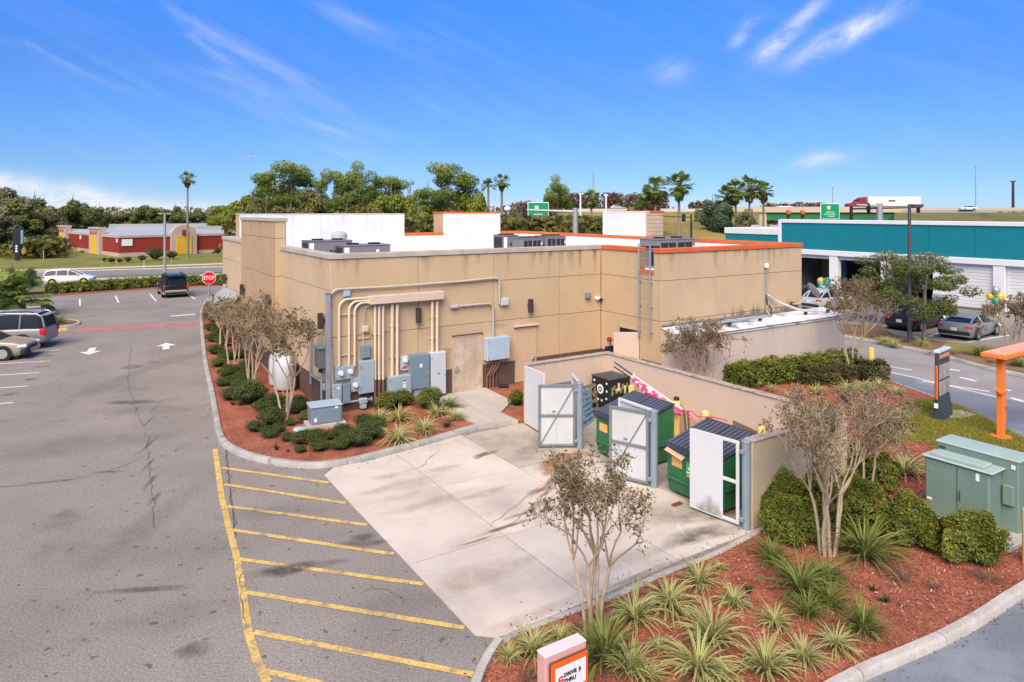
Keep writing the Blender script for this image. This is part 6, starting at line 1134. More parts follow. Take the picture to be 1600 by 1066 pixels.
# lamp posts
def lamp(p, h, r, label, heads, m, rz=0):
    t = thing("street_lamp", label, "street lamp", p, rz); MB().tube([(0, 0, 0), (0, 0, h)], [r, r * .75], 10).build("pole", m, t); MB().box((0, 0, .04), (r * 3.2, r * 3.2, .08), .02).build("base_plate", m, t)
    for s_, L_ in heads: MB().box((s_ * (L_ / 2 + r), 0, h - .08), (L_, .34, .14), .03).build("lamp_head", m, t); MB().box((s_ * (L_ / 2 + r), 0, h - .155), (L_ * .7, .26, .012)).build("lens", M_wlbl, t)
    return t
yl = g(1420, 533, .1).y; lamp(g(1421, 533, .1), zz(319, yl) - .1, .105, "tall brown square-headed lamp post in front of the teal garage", [(1, .75)], mat("lamp_brown", (.075, .062, .066), .6), .3)
lamp(at(257.5, 73), zz(333, 73), .15, "grey lamp post beyond the hedge beside the black SUV", [(1, .5), (-1, .5)], M_galv, .5)
lamp(at(919, 120), zz(336, 120), .14, "dark lamp post beyond the roof between the raised parapets", [(-1, .8)], mat("lamp_dark", (.05, .05, .055), .6)); lamp(at(1175, 92), zz(327, 92), .12, "dark lamp post standing in front of the low teal building", [(-1, .9)], mat("lamp_dark", (.05, .05, .055), .6), .2)
# left islands and hedges
isl = [g(-60, 512), g(20, 512.5), g(82, 511.5), g(112, 509), g(124, 506.5), g(121, 503.5), g(104, 502), g(60, 502.5), g(-60, 502)]
bed("mulch_bed", isl, M_mulchB, .1); kerb(isl + [isl[0]], .14, .14, M_kerb, -1, "kerb") if False else kerb([g(-60, 513), g(20, 513.5), g(84, 512.3), g(114, 510), g(126, 507), g(122, 503), g(104, 501.3), g(60, 501.7), g(-60, 501.2)], .16, .14, M_kerb, 1, "kerb")
MB().sheet([g(84, 513.4), g(104, 511.6), g(106, 516), g(84, 521)], .008).build("yellow_kerb_paint", M_yel); tag(bpy.data.objects["yellow_kerb_paint"], kind='structure')
clump(90, 508, 30, 'g', 1, "yellow green grass on the small island behind the silver SUV", .1)
struct("mulch_bed", MB().sheet([g(-80, 479), g(10, 480), g(70, 477), g(70, 470), g(-80, 471)], .02), M_mulchB)
kerb([g(-80, 484.5), g(0, 485), g(40, 483.5), g(75, 480)], .16, .14, M_kerb, 1, "kerb")
def fan_palm_meshes(n, R_, seed, droop=.5):
    r = np.random.default_rng(seed); V = []; T = []; st = MB()
    for i in range(n):
        a = r.uniform(0, 6.28); e = r.uniform(-.75, 1.35); L_ = R_ * r.uniform(.5, .75); d = np.array([math.cos(a) * math.cos(e), math.sin(a) * math.cos(e), math.sin(e)]); c = d * L_; st.tube([(0, 0, 0), tuple(c * .6 + np.array([0, 0, .04])), tuple(c)], [.03 * R_, .018 * R_, .012 * R_], 4, False)
        s_ = np.cross(d, [0, 0, 1]); s_ /= np.linalg.norm(s_) + 1e-6; up = np.cross(s_, d); tb = np.clip(.35 + .35 * e + r.normal(0, .15), 0, 1)
        for k in range(15):
            w = (k - 7) / 7 * 1.25; dd = d * math.cos(w) + s_ * math.sin(w); ln = R_ * .55 * (1 - .25 * abs(w)); m_ = c + dd * ln * .55 + up * .03; tip = c + dd * ln + np.array([0, 0, -droop * ln * r.uniform(.25, .7)]); ws = np.cross(dd, up) * ln * .075
            V.append([c, m_ - ws, tip, m_ + ws]); T.append(np.clip(tb + r.normal(0, .1), 0, 1))
    return quads_mesh("fronds", np.array(V), np.array(T), LM_palm), st.mesh("frond_stalks", M_palmst)
LM_palm = leafmat("palm_fronds", (.10, .15, .03), (.24, .32, .06), (.36, .38, .12)); LM_skirt = leafmat("dead_fronds", (.12, .08, .04), (.26, .19, .10)); M_palmst = mat("frond_stalk", (.15, .18, .05), .8); M_palmtr = mat("palm_trunk", (.23, .19, .155), .95, .25, 4)
FP = [fan_palm_meshes(40, 1.0, s_) for s_ in (1, 2, 3)]; SK = quads_mesh("dead_fronds", leaves((lambda q: q * np.array([.38, .38, .5]) - np.array([0, 0, .55]))(shell(260, np.random.default_rng(4), .3)[0]), .42, .35, -.6, np.random.default_rng(4)), np.random.default_rng(5).uniform(0, 1, 260), LM_skirt)
def palm(p, h, R_, k, label, tr=.2, skirt=True, lean=0, group="fan palms"):
    t = thing("fan_palm", label, "palm tree", p, k * 1.3, group); P_ = [(0, 0, 0), (lean * .3, 0, h * .35), (lean * .7, 0, h * .7), (lean, 0, h)]
    MB().tube(P_, [tr * 1.35, tr, tr * .92, tr * .85], 8).build("trunk", M_palmtr, t); a, b = FP[k % 3]; link("fronds", a, t, (lean, 0, h), (0, 0, k), R_); link("frond_stalks", b, t, (lean, 0, h), (0, 0, k), R_)
    if skirt: link("dead_fronds", SK, t, (lean, 0, h), (0, 0, k), R_)
    return t
py_ = g(36, 494).y; palm(g(36, 494), zz(464, py_), 1.9, 1, "low feathery green palm behind the silver SUV", .16, False, 0, None); palm(at(-3, py_ - 1), 1.5, 1.7, 2, "low palm cut by the photo's edge next to the feathery palm", .16, False, 0, None)
mbx = thing("mailbox", "black box on a short post behind the silver SUV's roof", "mailbox", g(22, 492)); MB().box((0, 0, .5), (.12, .12, 1.0)).build("post", M_black, mbx); MB().box((-.2, 0, 1.12), (.75, .3, .36), .04).build("box", M_black, mbx)
# yard of plants: hedge row before the road
hp = [g(76, 461.5), g(253, 449), g(346, 445.5)]
struct("mulch_bed", MB().prism([(hp[0].x - 20, hp[0].y - 6.5), (hp[0].x, hp[0].y - .6), (hp[1].x, hp[1].y - .6), (hp[2].x, hp[2].y - .6), (hp[2].x, hp[2].y + 2.4), (hp[1].x, hp[1].y + 2.4), (hp[0].x, hp[0].y + 2.4), (hp[0].x - 20, hp[0].y - 3)], -.02, .07), M_mulch)
hs2 = smooth([g(74, 460), g(160, 454.5), g(253, 448.2), g(350, 444.6)], 3)
for k, (a, b) in enumerate(zip(hs2, hs2[1:])):
    d = b - a; t = thing("hedge", ["boxwood hedge length at its end under the white hatchback's tail", "boxwood hedge length under the white hatchback", "boxwood hedge length right of the white hatchback", "boxwood hedge length between hatchback and lamp post, first half", "boxwood hedge length between hatchback and lamp post, second half", "boxwood hedge length before the black SUV", "boxwood hedge length behind the black SUV", "boxwood hedge length between the black SUV and the stop sign", "boxwood hedge length at the stop sign"][k], "hedge", (a + b) / 2 + Vector((0, 0, .05)), math.atan2(d.y, d.x), "roadside boxwood hedge")
    link("leaves", shrub_mesh("hedge_leaves", 1500, .17, LM_hedge, 50 + k, box=(d.length + .2, 1.5, .80)), t); MB().box((0, 0, .34), (d.length, 1.2, .58), .1).build("branches_or_core", M_core2, t)  # dark filler block within the hedge; shade between leaves painted as its colour
# ------------------------------------------------------------------ vehicles
M_glass = mat("car_glass", (.014, .016, .018), .22, .05, 1, spec=.22); M_tyre = mat("tyre", (.018, .018, .018), .85); M_rim = mat("alloy_rim", (.42, .42, .42), .35, .1, 4, metal=.6); M_tail = mat("tail_lamp", (.55, .015, .012), .25); M_lampw = mat("headlamp", (.62, .64, .66), .15); M_trim = mat("black_trim", (.02, .02, .021), .6); M_plate = mat("licence_plate", (.62, .62, .58), .5)
def paint(n, c, metal=.3): return mat(n, c, .32, .03, 1, metal=metal, coat=.25)
def spl(T, x):                                # smooth interpolation in a table of (x, values...)
    xs = [t[0] for t in T]; return [float(np.interp(x, xs, [t[i] for t in T])) for i in range(1, len(T[0]))]
def car(name, label, cat, p, rz, pm, kind, rim=None, trim=None, low=None):
    """x forward, origin on the ground at the middle"""
    t = thing(name, label, cat, p, rz); K = {
     'suv': dict(L=5.0, W=1.94, belt=[(-2.5, .98, .90), (-2.42, 1.08, .95), (-1.6, 1.10, 1), (.9, 1.08, 1), (1.2, 1.06, 1), (2.2, .98, .96), (2.45, .86, .90), (2.5, .62, .84)], roof=[(-2.44, 1.12, .80), (-2.30, 1.66, .74), (-2.05, 1.82, .735), (-.6, 1.88, .74), (.35, 1.84, .74), (.8, 1.60, .77), (1.28, 1.10, .84)], wr=.385, ax=(-1.50, 1.50), pil=(-1.35, -.35, .62), low=.30),
     'hatch': dict(L=4.26, W=1.79, belt=[(-2.13, .80, .86), (-2.05, .95, .93), (-1.2, .98, 1), (.7, .93, 1), (1.1, .92, .99), (1.9, .76, .93), (2.09, .64, .86), (2.13, .5, .80)], roof=[(-2.03, 1.0, .76), (-1.72, 1.36, .68), (-1.4, 1.44, .67), (-.4, 1.48, .68), (.1, 1.44, .68), (.6, 1.22, .73), (1.12, .94, .84)], wr=.32, ax=(-1.28, 1.32), pil=(-.95, .0), low=.20),
     'sedan': dict(L=4.75, W=1.82, belt=[(-2.37, .75, .86), (-2.3, .95, .92), (-1.5, 1.0, 1), (.7, .96, 1), (1.0, .95, .99), (1.95, .82, .95), (2.3, .70, .88), (2.37, .48, .80)], roof=[(-1.95, 1.0, .76), (-1.45, 1.30, .69), (-1.0, 1.43, .67), (-.2, 1.46, .67), (.3, 1.40, .68), (.75, 1.18, .74), (1.15, .96, .84)], wr=.335, ax=(-1.35, 1.42), pil=(-1.0, -.05), low=.20),
     'coupe': dict(L=4.32, W=1.84, belt=[(-2.16, .66, .84), (-2.10, .86, .92), (-1.75, .93, .98), (-1.3, .94, 1), (.5, .86, 1), (.95, .86, .99), (1.6, .76, .95), (2.02, .62, .88), (2.16, .42, .78)], roof=[(-1.80, .93, .74), (-1.2, 1.14, .66), (-.75, 1.26, .64), (-.25, 1.31, .64), (.15, 1.26, .65), (.6, 1.06, .72), (1.05, .86, .84)], wr=.325, ax=(-1.30, 1.32), pil=(-.55,), low=.16)}[kind]
    W2 = K['W'] / 2; xs = sorted(set([b[0] for b in K['belt']] + list(np.linspace(-K['L'] / 2 + .12, K['L'] / 2 - .12, 15)))); zl = K['low']; mb = MB(); vs = []; rings = []
    for x in xs:
        zt, wk = spl(K['belt'], x); w = W2 * wk; e = min(1, (K['L'] / 2 - abs(x)) / .35 + .25); zb = zl + .10 * (1 - e); zm = zb + (zt - zb) * .5
        half = [(w * .86, zb), (w * .97, zb + .10), (w * 1.0, zm), (w * .985, zt - .10), (w * .955, zt - .03), (w * .88, zt), (w * .45, zt + .012)]
        rings.append(len(vs)); vs += [(x, y, z) for y, z in half] + [(x, -y, z) for y, z in half[::-1]]
    n = 14; fs = []
    for a, b in zip(rings, rings[1:]):
        for j in range(n): fs.append((a + j, a + (j + 1) % n, b + (j + 1) % n, b + j))
    mb.add(vs, [f[::-1] for f in fs] if False else fs, True); mb.add(vs[:n], [tuple(range(n - 1, -1, -1))]); mb.add(vs[-n:], [tuple(range(n))]); body = mb.build("body", pm, t)
    if low: MB().b2((-K['L'] / 2 + .05, -W2 - .004, zl), (K['L'] / 2 - .08, W2 + .004, zl + .2), .03).build("side_skirt", low, t)
    # greenhouse: glass loft, painted roof and pillars
    Rf = K['roof']; gl = MB(); vs = []; m_ = 6
    for x, z, wk in Rf:
        zb_ = spl(K['belt'], x)[0] - .05; w1 = W2 * min(.93, spl(K['belt'], x)[1] * .92); w2_ = W2 * wk; vs += [(x, w1, zb_), (x, w1 * .4 + w2_ * .6, zb_ + (z - zb_) * .62), (x, w2_, z - .02), (x, -w2_, z - .02), (x, -(w1 * .4 + w2_ * .6), zb_ + (z - zb_) * .62), (x, -w1, zb_)]
    fs = [(i * m_ + j, i * m_ + j + 1, (i + 1) * m_ + j + 1, (i + 1) * m_ + j) for i in range(len(Rf) - 1) for j in range(m_ - 1)]
    gl.add(vs, fs, True).build("windows", M_glass, t)
    rf = MB(); vs = []; top = [q for q in Rf if q[1] > Rf[2][1] - .13 and q[1] > max(r_[1] for r_ in Rf) - .24]
    for x, z, wk in top: w2_ = W2 * wk; vs += [(x, w2_ + .018, z - .07), (x, w2_ * .94, z + .008), (x, 0, z + .03), (x, -w2_ * .94, z + .008), (x, -w2_ - .018, z - .07)]
    rf.add(vs, [(i * 5 + j, i * 5 + j + 1, (i + 1) * 5 + j + 1, (i + 1) * 5 + j) for i in range(len(top) - 1) for j in range(4)], True).build("roof", pm, t)
    def gpt(x, s_): zr, wk = spl(Rf, x); zb_, bk = spl(K['belt'], x); return Vector((x, s_ * W2 * min(.93, bk * .92), zb_ - .04)), Vector((x, s_ * W2 * wk, zr))
    for s_ in (-1, 1):
        a, b = Rf[0], Rf[2]; MB().tube([(q[0] - .02, s_ * (W2 * q[2] + .012), q[1]) for q in Rf[:4]], .05, 6).build("pillar", pm, t); MB().tube([(q[0] + .01, s_ * (W2 * q[2] + .008), q[1]) for q in Rf[-4:]], .035, 6).build("pillar", pm, t)
        for x in K['pil']:
            lo_, hi_ = gpt(x, s_); mid = lo_.lerp(hi_, .6); mid.y = s_ * (abs(lo_.y) * .4 + abs(hi_.y) * .6); MB().tube([lo_ + Vector((0, s_ * .008, 0)), mid + Vector((0, s_ * .012, 0)), hi_ + Vector((0, s_ * .008, 0))], .042, 6).build("pillar", pm if kind != 'suv' or x < -1 else M_trim, t)
        MB().box((Rf[-1][0] - .32, s_ * (W2 + .06), spl(K['belt'], .6)[0] + .06), (.12, .2, .14), .04).build("mirror", pm, t)
        for x in K['ax']:
            MB().lathe([(K['wr'] * 1.16, -.02), (K['wr'] * 1.16, .012)], 24, (x, s_ * (W2 * 1.0 - .006), K['wr'] + .01), 'Y').build("wheel_arch", M_trim, t)
            wh = thing("wheel", None, None, (x, s_ * (W2 - .09), K['wr']), 0 if s_ < 0 else math.pi); del_ = wh; wh.parent = t
            r_ = K['wr']; MB().lathe([(r_ * .62, -.11), (r_ * .93, -.12), (r_, -.08), (r_, .08), (r_ * .93, .11), (r_ * .62, .10)], 24, ax='Y').build("tyre", M_tyre, wh)
            rm = MB(); rm.lathe([(r_ * .66, -.118), (r_ * .58, -.108), (r_ * .56, -.04)], 24, ax='Y')
            for q in range(7): a = 2 * math.pi * q / 7; rm.box((math.cos(a) * r_ * .34, -.105, math.sin(a) * r_ * .34), (r_ * .52, .03, r_ * .17), .01, rot=Matrix.Rotation(-a, 4, 'Y'))
            rm.lathe([(.001, -.125), (r_ * .16, -.12), (r_ * .18, -.09)], 14, ax='Y'); rm.build("rim", rim or M_rim, wh); MB().lathe([(r_ * .6, -.05), (.001, -.05)], 20, ax='Y').build("hub_shadow", M_trim, wh)
        zt, wk = spl(K['belt'], -K['L'] / 2 + .12); 
        if kind == 'suv': MB().box((-K['L'] / 2 + .10, s_ * (W2 * .89), zt - .17), (.30, .17, .34), .05).build("tail_light", M_tail, t)
        else: MB().box((-K['L'] / 2 + .14, s_ * W2 * .76, zt - .13), (.26, .36, .17), .05, rz=s_ * -.25).build("tail_light", M_tail, t)
        zt, wk = spl(K['belt'], K['L'] / 2 - .2); MB().box((K['L'] / 2 - .22, s_ * W2 * .74, zt - .10), (.40, .40, .17), .06, rz=s_ * -.45).build("headlight", M_lampw, t)
        MB().box((-.42, s_ * (W2 + .004), .80), (.16, .03, .035), .01).build("door_handle", trim or pm, t)
    zt = spl(K['belt'], -K['L'] / 2 + .1)[0]; MB().box((-K['L'] / 2 + .02, 0, zl + .26), (.14, K['W'] * .88, .2), .05).build("rear_bumper", trim or (M_trim if kind != 'suv' else pm), t); MB().box((K['L'] / 2 - .03, 0, zl + .20), (.14, K['W'] * .84, .24), .06).build("front_bumper", trim or pm, t); MB().box((K['L'] / 2 - .012, 0, zl + .36), (.08, K['W'] * .46, .13), .02).build("grille", M_trim, t)
    MB().box((-K['L'] / 2 + (.005 if kind != 'suv' else .02), 0, zt - .26), (.03, .32, .17)).build("licence_plate", M_plate, t); MB().b2((-K['L'] / 2 + .35, -W2 * .8, zl - .12), (K['L'] / 2 - .35, W2 * .8, zl + .14)).build("underbody", M_trim, t)
    if kind == 'suv':
        for s_ in (-1, 1): MB().tube([(-1.9, s_ * .62, 1.88), (-1.7, s_ * .62, 1.95), (.1, s_ * .62, 1.95), (.3, s_ * .62, 1.88)], .026, 6).build("roof_rail", M_trim, t)
    if kind in ('hatch', 'suv'): MB().box((Rf[1][0] - .06, 0, Rf[1][1] + .08), (.34, K['W'] * .66, .035), .012).build("spoiler", pm, t)
    return t
ST = math.atan2(-.24, -.97)
car("parked_car", "silver SUV with dark glass parked nose in at the side of the lot", "car", Vector((-27.0, 35.95, 0)), ST, paint("silver_paint", (.27, .265, .26)), 'suv', trim=paint("silver_paint", (.27, .265, .26)))
gs_ = car("parked_car", "gold sedan with a damaged black front corner beside the silver SUV", "car", Vector((-26.05, 33.4, 0)), ST + math.pi, paint("gold_paint", (.40, .33, .235)), 'sedan')
MB().box((2.28, -.62, .38), (.30, .55, .34), .08).build("exposed_bumper_frame", M_trim, gs_)
sp = g(275, 465.5) + VX * 2.35; car("parked_car", "black SUV with gold lower trim facing the hedge, seen from behind", "car", sp, math.atan2(VX.y, VX.x), paint("black_paint", (.012, .012, .014), 0), 'suv', low=mat("gold_trim", (.30, .25, .19), .5), trim=mat("gold_trim", (.30, .25, .19), .5))
car("hatchback", "white hatchback with yellow wheels driving on the road beyond the hedge", "car", at(108.5, 67.2), math.atan2(.39, .92), paint("white_car_paint", (.72, .74, .78), 0), 'hatch', mat("yellow_rim", (.55, .38, .06), .4))
cu = math.atan2(UX.y, UX.x)
car("parked_car", "black sports coupe parked on the far side of the lane before the garage", "car", at(1431, 42.4), cu + .05, paint("black_coupe_paint", (.016, .017, .02), 0), 'coupe'); car("parked_car", "silver sports coupe parked beside the black coupe", "car", at(1515, 39.6), cu + .06, paint("grey_coupe_paint", (.25, .265, .27)), 'coupe')
car("parked_car", "pale silver car with red tail lamps half hidden by the cold store roof", "car", at(1294, 50.5), cu, paint("pale_silver_paint", (.52, .54, .55)), 'sedan'); car("parked_car", "dark green car mostly hidden beside the pale silver one", "car", at(1262, 53), cu, paint("dark_green_paint", (.03, .04, .035)), 'sedan')
car("van", "dark SUV on the far road seen above the orange coping", "car", at(1056, 128), math.atan2(-.1, 1) - R(80), paint("dark_blue_paint", (.02, .025, .035), 0), 'suv')
# semi truck and traffic on the overpass
OVY, OVZ = 212.0, zz(327.5, 212)
smt = thing("semi_truck", "white box trailer pulled by a dark red cab on the overpass", "truck", at(1394, OVY + 4, OVZ), math.pi + R(1)); TL = 84 / FPX * OVY
MB().b2((-TL / 2, -1.3, 1.1), (TL / 2, 1.3, 4.05), .04).build("trailer", mat("trailer_white", (.66, .65, .63), .6, .05, .5), smt); MB().b2((-TL / 2 + .3, -1.1, .8), (TL / 2 - .3, 1.1, 1.08)).build("chassis", M_trim, smt)
M_cab = mat("dark_red_cab", (.22, .03, .035), .4)
MB().add([(TL / 2 + .6, y, z) for y in (-1.2, 1.2) for z in (.9,)] + [(TL / 2 + 6.2, -1.2, .9), (TL / 2 + 6.2, 1.2, .9), (TL / 2 + .6, -1.2, 3.9), (TL / 2 + .6, 1.2, 3.9), (TL / 2 + 2.2, -1.15, 3.7), (TL / 2 + 2.2, 1.15, 3.7), (TL / 2 + 4.2, -1.1, 2.1), (TL / 2 + 4.2, 1.1, 2.1), (TL / 2 + 6.2, -1.1, 1.8), (TL / 2 + 6.2, 1.1, 1.8)],
    [(0, 2, 10, 8, 6, 4), (1, 5, 7, 9, 11, 3), (4, 6, 7, 5), (6, 8, 9, 7), (8, 10, 11, 9), (10, 2, 3, 11), (0, 4, 5, 1), (0, 1, 3, 2)]).build("cab", M_cab, smt); MB().b2((TL / 2 + 2.6, -1.16, 2.3), (TL / 2 + 3.4, 1.16, 3.0)).build("windscreen", M_glass, smt)
for x in (-TL / 2 + 1.2, -TL / 2 + 2.5, TL / 2 + 1.2, TL / 2 + 2.4, TL / 2 + 5.4): MB().lathe([(.5, -1.25), (.5, 1.25)], 14, (x, 0, .5), 'Y').build("wheel", M_tyre, smt)
MB().box((.8, 1.305, 2.7), (2.2, .01, .45)).build("trailer_mark", M_ink, smt)
car("sedan", "white car on the highway embankment beyond the teal garage", "car", at(1512, 205, zz(329, 205)), math.pi, M_swh, 'sedan'); car("pickup", "white car crossing the overpass left of the green road sign", "car", at(1226, OVY + 3, OVZ), 0, M_swh, 'suv'); car("sedan", "dark red car just ahead of the truck on the overpass", "car", at(1326, OVY + 4, OVZ), math.pi, M_cab, 'sedan'); car("sedan", "silver car on the highway beyond the brown trees", "car", at(965, 215, zz(328, 215)), 0, M_rim, 'sedan')
# ------------------------------------------------------------------ teal garage to the east
M_teal = mat("teal_panel", (.004, .175, .215), .7, .06, .3); M_tealw = mat("garage_white", (.66, .66, .66), .7, .05, .6, streak=.12, streakc=(.5, .5, .49)); M_shut = mat("roller_white", (.62, .62, .61), .6, .04, 1)
GU = 47.8; GH, G0, G1 = 6.36, 3.78, 6.12; ga = thing("auto_garage", "long white auto repair garage with a broad teal band and open bays", "building", BO, BROT)
def Gp(n, p, q, m, b=.0): return MB().b2(p, q, b).build(n, m, ga)
GV0, GV1 = -16.0, 16.4
for a in np.arange(GV0, GV1, 3.24): Gp("teal_panel", (GU, a + .012, G0), (GU + .15, min(a + 3.228, GV1), G1), M_teal)
Gp("parapet_trim", (GU - .10, GV0, G1 + .002), (GU + .5, GV1 + .1, GH + .08), M_tealw, .03); Gp("lintel_trim", (GU - .14, GV0, G0 - .46), (GU + .2, GV1 + .12, G0 - .002), M_tealw, .03); Gp("corner_trim", (GU - .11, GV1 + .002, 0), (GU + .3, GV1 + .30, GH + .05), M_tealw, .02)
Gp("wall", (GU + .55, GV1 - .3, 0), (GU + 16, GV1, GH - .2), M_teal); Gp("roof", (GU + .502, GV0, GH - .5), (GU + 16, GV1 - .31, GH - .3), M_roofd); Gp("rear_wall", (GU + 12, GV0, 0), (GU + 12.3, GV1 - .31, GH - .51), mat("garage_inside", (.16, .155, .13), .9)); Gp("floor", (GU + .1, GV0, -.02), (GU + 11.9, GV1 - .31, .05), mat("garage_floor", (.10, .10, .10), .7))
piers = [(-9.9, -9.14), (-5.80, -5.04), (-1.74, -.98), (2.31, 3.07), (6.36, 7.12), (10.84, 11.6), (14.9, 15.6)]
zD = G0 - .462
for a, b in piers: Gp("pier", (GU - .08, a, 0), (GU + .5, b, zD), M_tealw, .02); Gp("pier_base", (GU - .10, a - .02, 0), (GU - .082, b + .02, .9), mat("pier_base", (.30, .32, .34), .7))
Gp("fascia_back", (GU + .2, GV0, zD - .3), (GU + .45, GV1 - .31, G1), M_tealw)
for a, b in [(-16, -9.92), (-9.12, -5.82), (-5.02, -1.76), (-.96, 2.29)]:
    d = Gp("roller_door", (GU + .22, a, .08), (GU + .26, b, zD - .02), M_shut)
    for z in np.arange(.14, zD - .1, .232): MB().b2((GU + .185, a + .01, z), (GU + .219, b - .01, z + .212), .012).build("slat", M_shut, d)
# inside the open bays
M_lift = mat("lift_blue", (.012, .09, .24), .5)
for v, uu, lb in ((9.6, 2.2, "farther blue lift post in the bay beside the white pier"), (8.0, 2.2, "nearer blue lift post in the bay beside the white pier"), (13.2, 3.0, "farther blue lift post in the garage end bay"), (12.0, 3.0, "nearer blue lift post in the garage end bay"), (4.0, 3.0, "blue lift post in the bay behind the green trees")):
    t = thing("car_lift", lb, "car lift", B(GU + uu, v, .05), BROT, "blue lift posts in the garage"); MB().box((0, 0, 1.6), (.25, .3, 3.2), .02).build("column", M_lift, t); MB().box((.0, .0, .03), (.5, .6, .05)).build("base_plate", M_lift, t)
for v, w_, h, lb in ((12.9, 2.6, 1.1, "dark tyre stack inside the garage's end bay"), (8.9, 2.2, 1.0, "dark tyre stack inside the garage's second bay"), (4.8, 2.0, 1.0, "dark tyre stack inside the garage bay behind the trees")):
    t = thing("tyre_stack", lb, "tyres", B(GU + 6, v, .05), BROT)
    for k in range(5):
        for q in range(3): MB().lathe([(.18, 0), (.33, .02), (.33, .2), (.18, .22)], 14, (0, (q - 1) * .72, k * .225)).build("tyre", M_tyre, t)
Gp("side_lining", (GU + .5, GV1 - .34, .06), (GU + 11.9, GV1 - .312, GH - .52), mat("garage_inside", (.16, .155, .13), .9)); Gp("ceiling", (GU + .5, GV0, GH - .56), (GU + 11.9, GV1 - .35, GH - .52), mat("garage_ceiling", (.05, .05, .05), .9)); Gp("partition", (GU + 5.6, 13.6, .05), (GU + 5.8, 16, 3.2), mat("tan_inside", (.42, .34, .17), .8)); Gp("striplight_housing", (GU + 3, 11.8, 3.0), (GU + 3.2, 14, 3.08), M_tealw)
lowb = thing("low_garage_wing", "lower teal wing with white parapet beyond the tall teal garage", "building", at(1174, 84), BROT - R(90))
wL = 96 / FPX * 84 * 1.05; zt = zz(366, 84); MB().b2((-wL / 2, 0, 0), (wL / 2, 8, zt), .0).build("wall", M_teal, lowb); MB().b2((-wL / 2 - .1, -.12, zt + .002), (wL / 2 + .1, 8.1, zt + .75), .03).build("parapet_trim", M_tealw, lowb)
for x in (-2.2, .6, 3): MB().box((x, 3.5, zt + .85), (.7, .7, .4), .03).build("roof_vent", M_acl, lowb)
# yellow bollards and balloons at the garage
M_bal = [mat("yellow_balloon", (.62, .40, .05), .25, .05, 1, spec=.6), mat("green_balloon", (.02, .30, .23), .25, .05, 1, spec=.6), mat("silver_balloon", (.42, .42, .43), .2, .05, 1, metal=.5)]
def balloons(p, items, label):
    t = thing("balloon_bunch", label, "balloons", p, BROT - R(90), "balloon bunches at the garage")
    for x, z, k in items: b = MB().ball((x, -.05 * k, z), (.27, .27, .30), 14, 9).build("balloon", M_bal[k], t); MB().tube([(x, -.05 * k, z - .3), (x * .3, 0, .9), (0, 0, .6)], .006, 4, False).build("string", M_wlbl, t)
bA = g(1372, 471); bollard(bA, 1.5, .12, "yellow bollard at the garage bay behind the green trees"); bB = g(1557, 493); bollard(bB, 1.35, .14, "yellow bollard with balloons between the white roller doors")
yA = g(1290, 478); pA = at(1288, yA.y - 1.0)
balloons(pA, [(-.28, zz(440, pA.y), 0), (.26, zz(439, pA.y), 1), (-.18, zz(447, pA.y) , 1), (.16, zz(447, pA.y) - .05, 1)], "yellow and green balloons in front of the garage's end bay"); balloons(bA + Vector((-.6, -.2, 0)), [(-.35, zz(447, bA.y), 0), (.62, zz(446, bA.y), 0), (.02, zz(453, bA.y), 1)], "yellow and green balloons at the yellow bollard behind the green trees"); balloons(bB + Vector((-.25, -.2, 0)), [(-.25, zz(463, bB.y), 0), (.35, zz(463, bB.y), 0), (.1, zz(469, bB.y), 1), (.1, zz(453, bB.y), 2)], "silver, yellow and green balloons at the bollard between roller doors")
# ------------------------------------------------------------------ trees
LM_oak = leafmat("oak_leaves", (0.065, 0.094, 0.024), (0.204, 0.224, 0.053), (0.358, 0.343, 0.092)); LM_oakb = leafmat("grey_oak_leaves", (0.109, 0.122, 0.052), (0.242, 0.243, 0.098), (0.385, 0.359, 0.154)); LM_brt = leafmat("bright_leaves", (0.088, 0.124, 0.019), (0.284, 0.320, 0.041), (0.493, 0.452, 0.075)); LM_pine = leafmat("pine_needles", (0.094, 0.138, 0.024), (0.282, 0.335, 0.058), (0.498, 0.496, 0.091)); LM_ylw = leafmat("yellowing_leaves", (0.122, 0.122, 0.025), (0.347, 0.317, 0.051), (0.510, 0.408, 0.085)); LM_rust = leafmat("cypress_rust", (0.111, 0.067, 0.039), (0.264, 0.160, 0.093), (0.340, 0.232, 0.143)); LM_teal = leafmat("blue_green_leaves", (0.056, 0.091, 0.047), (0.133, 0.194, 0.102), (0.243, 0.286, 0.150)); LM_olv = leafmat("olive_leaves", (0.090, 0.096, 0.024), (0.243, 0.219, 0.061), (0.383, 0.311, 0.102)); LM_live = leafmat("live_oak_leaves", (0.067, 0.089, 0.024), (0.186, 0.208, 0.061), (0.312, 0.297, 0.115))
def crown(name, n, leaf, m, seed, lumps=16, sx=1.0, sz=.8, open_=.75, base=.0, lump=(.24, .40), asp=.6):
    """leaf clumps spread through a unit crown, open between the clumps"""
    r = np.random.default_rng(seed); Ps, Ts, Ns = [], [], []
    for k in range(lumps):
        d = r.normal(size=3); d /= np.linalg.norm(d); q = r.uniform(.25, 1) ** .5; c = d * q * np.array([sx, sx, sz]) * open_; c[2] = max(c[2], base - .6 * sz); rr = r.uniform(*lump); kk = int(n / lumps * (rr / .32) ** 2); p, dd = shell(kk, r, .45, .72); p = p * rr + c
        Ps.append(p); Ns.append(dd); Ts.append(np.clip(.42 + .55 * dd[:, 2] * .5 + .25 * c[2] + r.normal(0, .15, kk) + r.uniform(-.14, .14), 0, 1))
    P_ = np.concatenate(Ps); return quads_mesh(name, leaves(P_, leaf, asp, .3, r, np.concatenate(Ns) * .6), np.concatenate(Ts), m)
OAK = [crown("crown", 8000, .105, LM_oak, s_, 18) for s_ in (1, 2)] + [crown("crown", 8000, .105, LM_oakb, s_, 18) for s_ in (3, 4)]
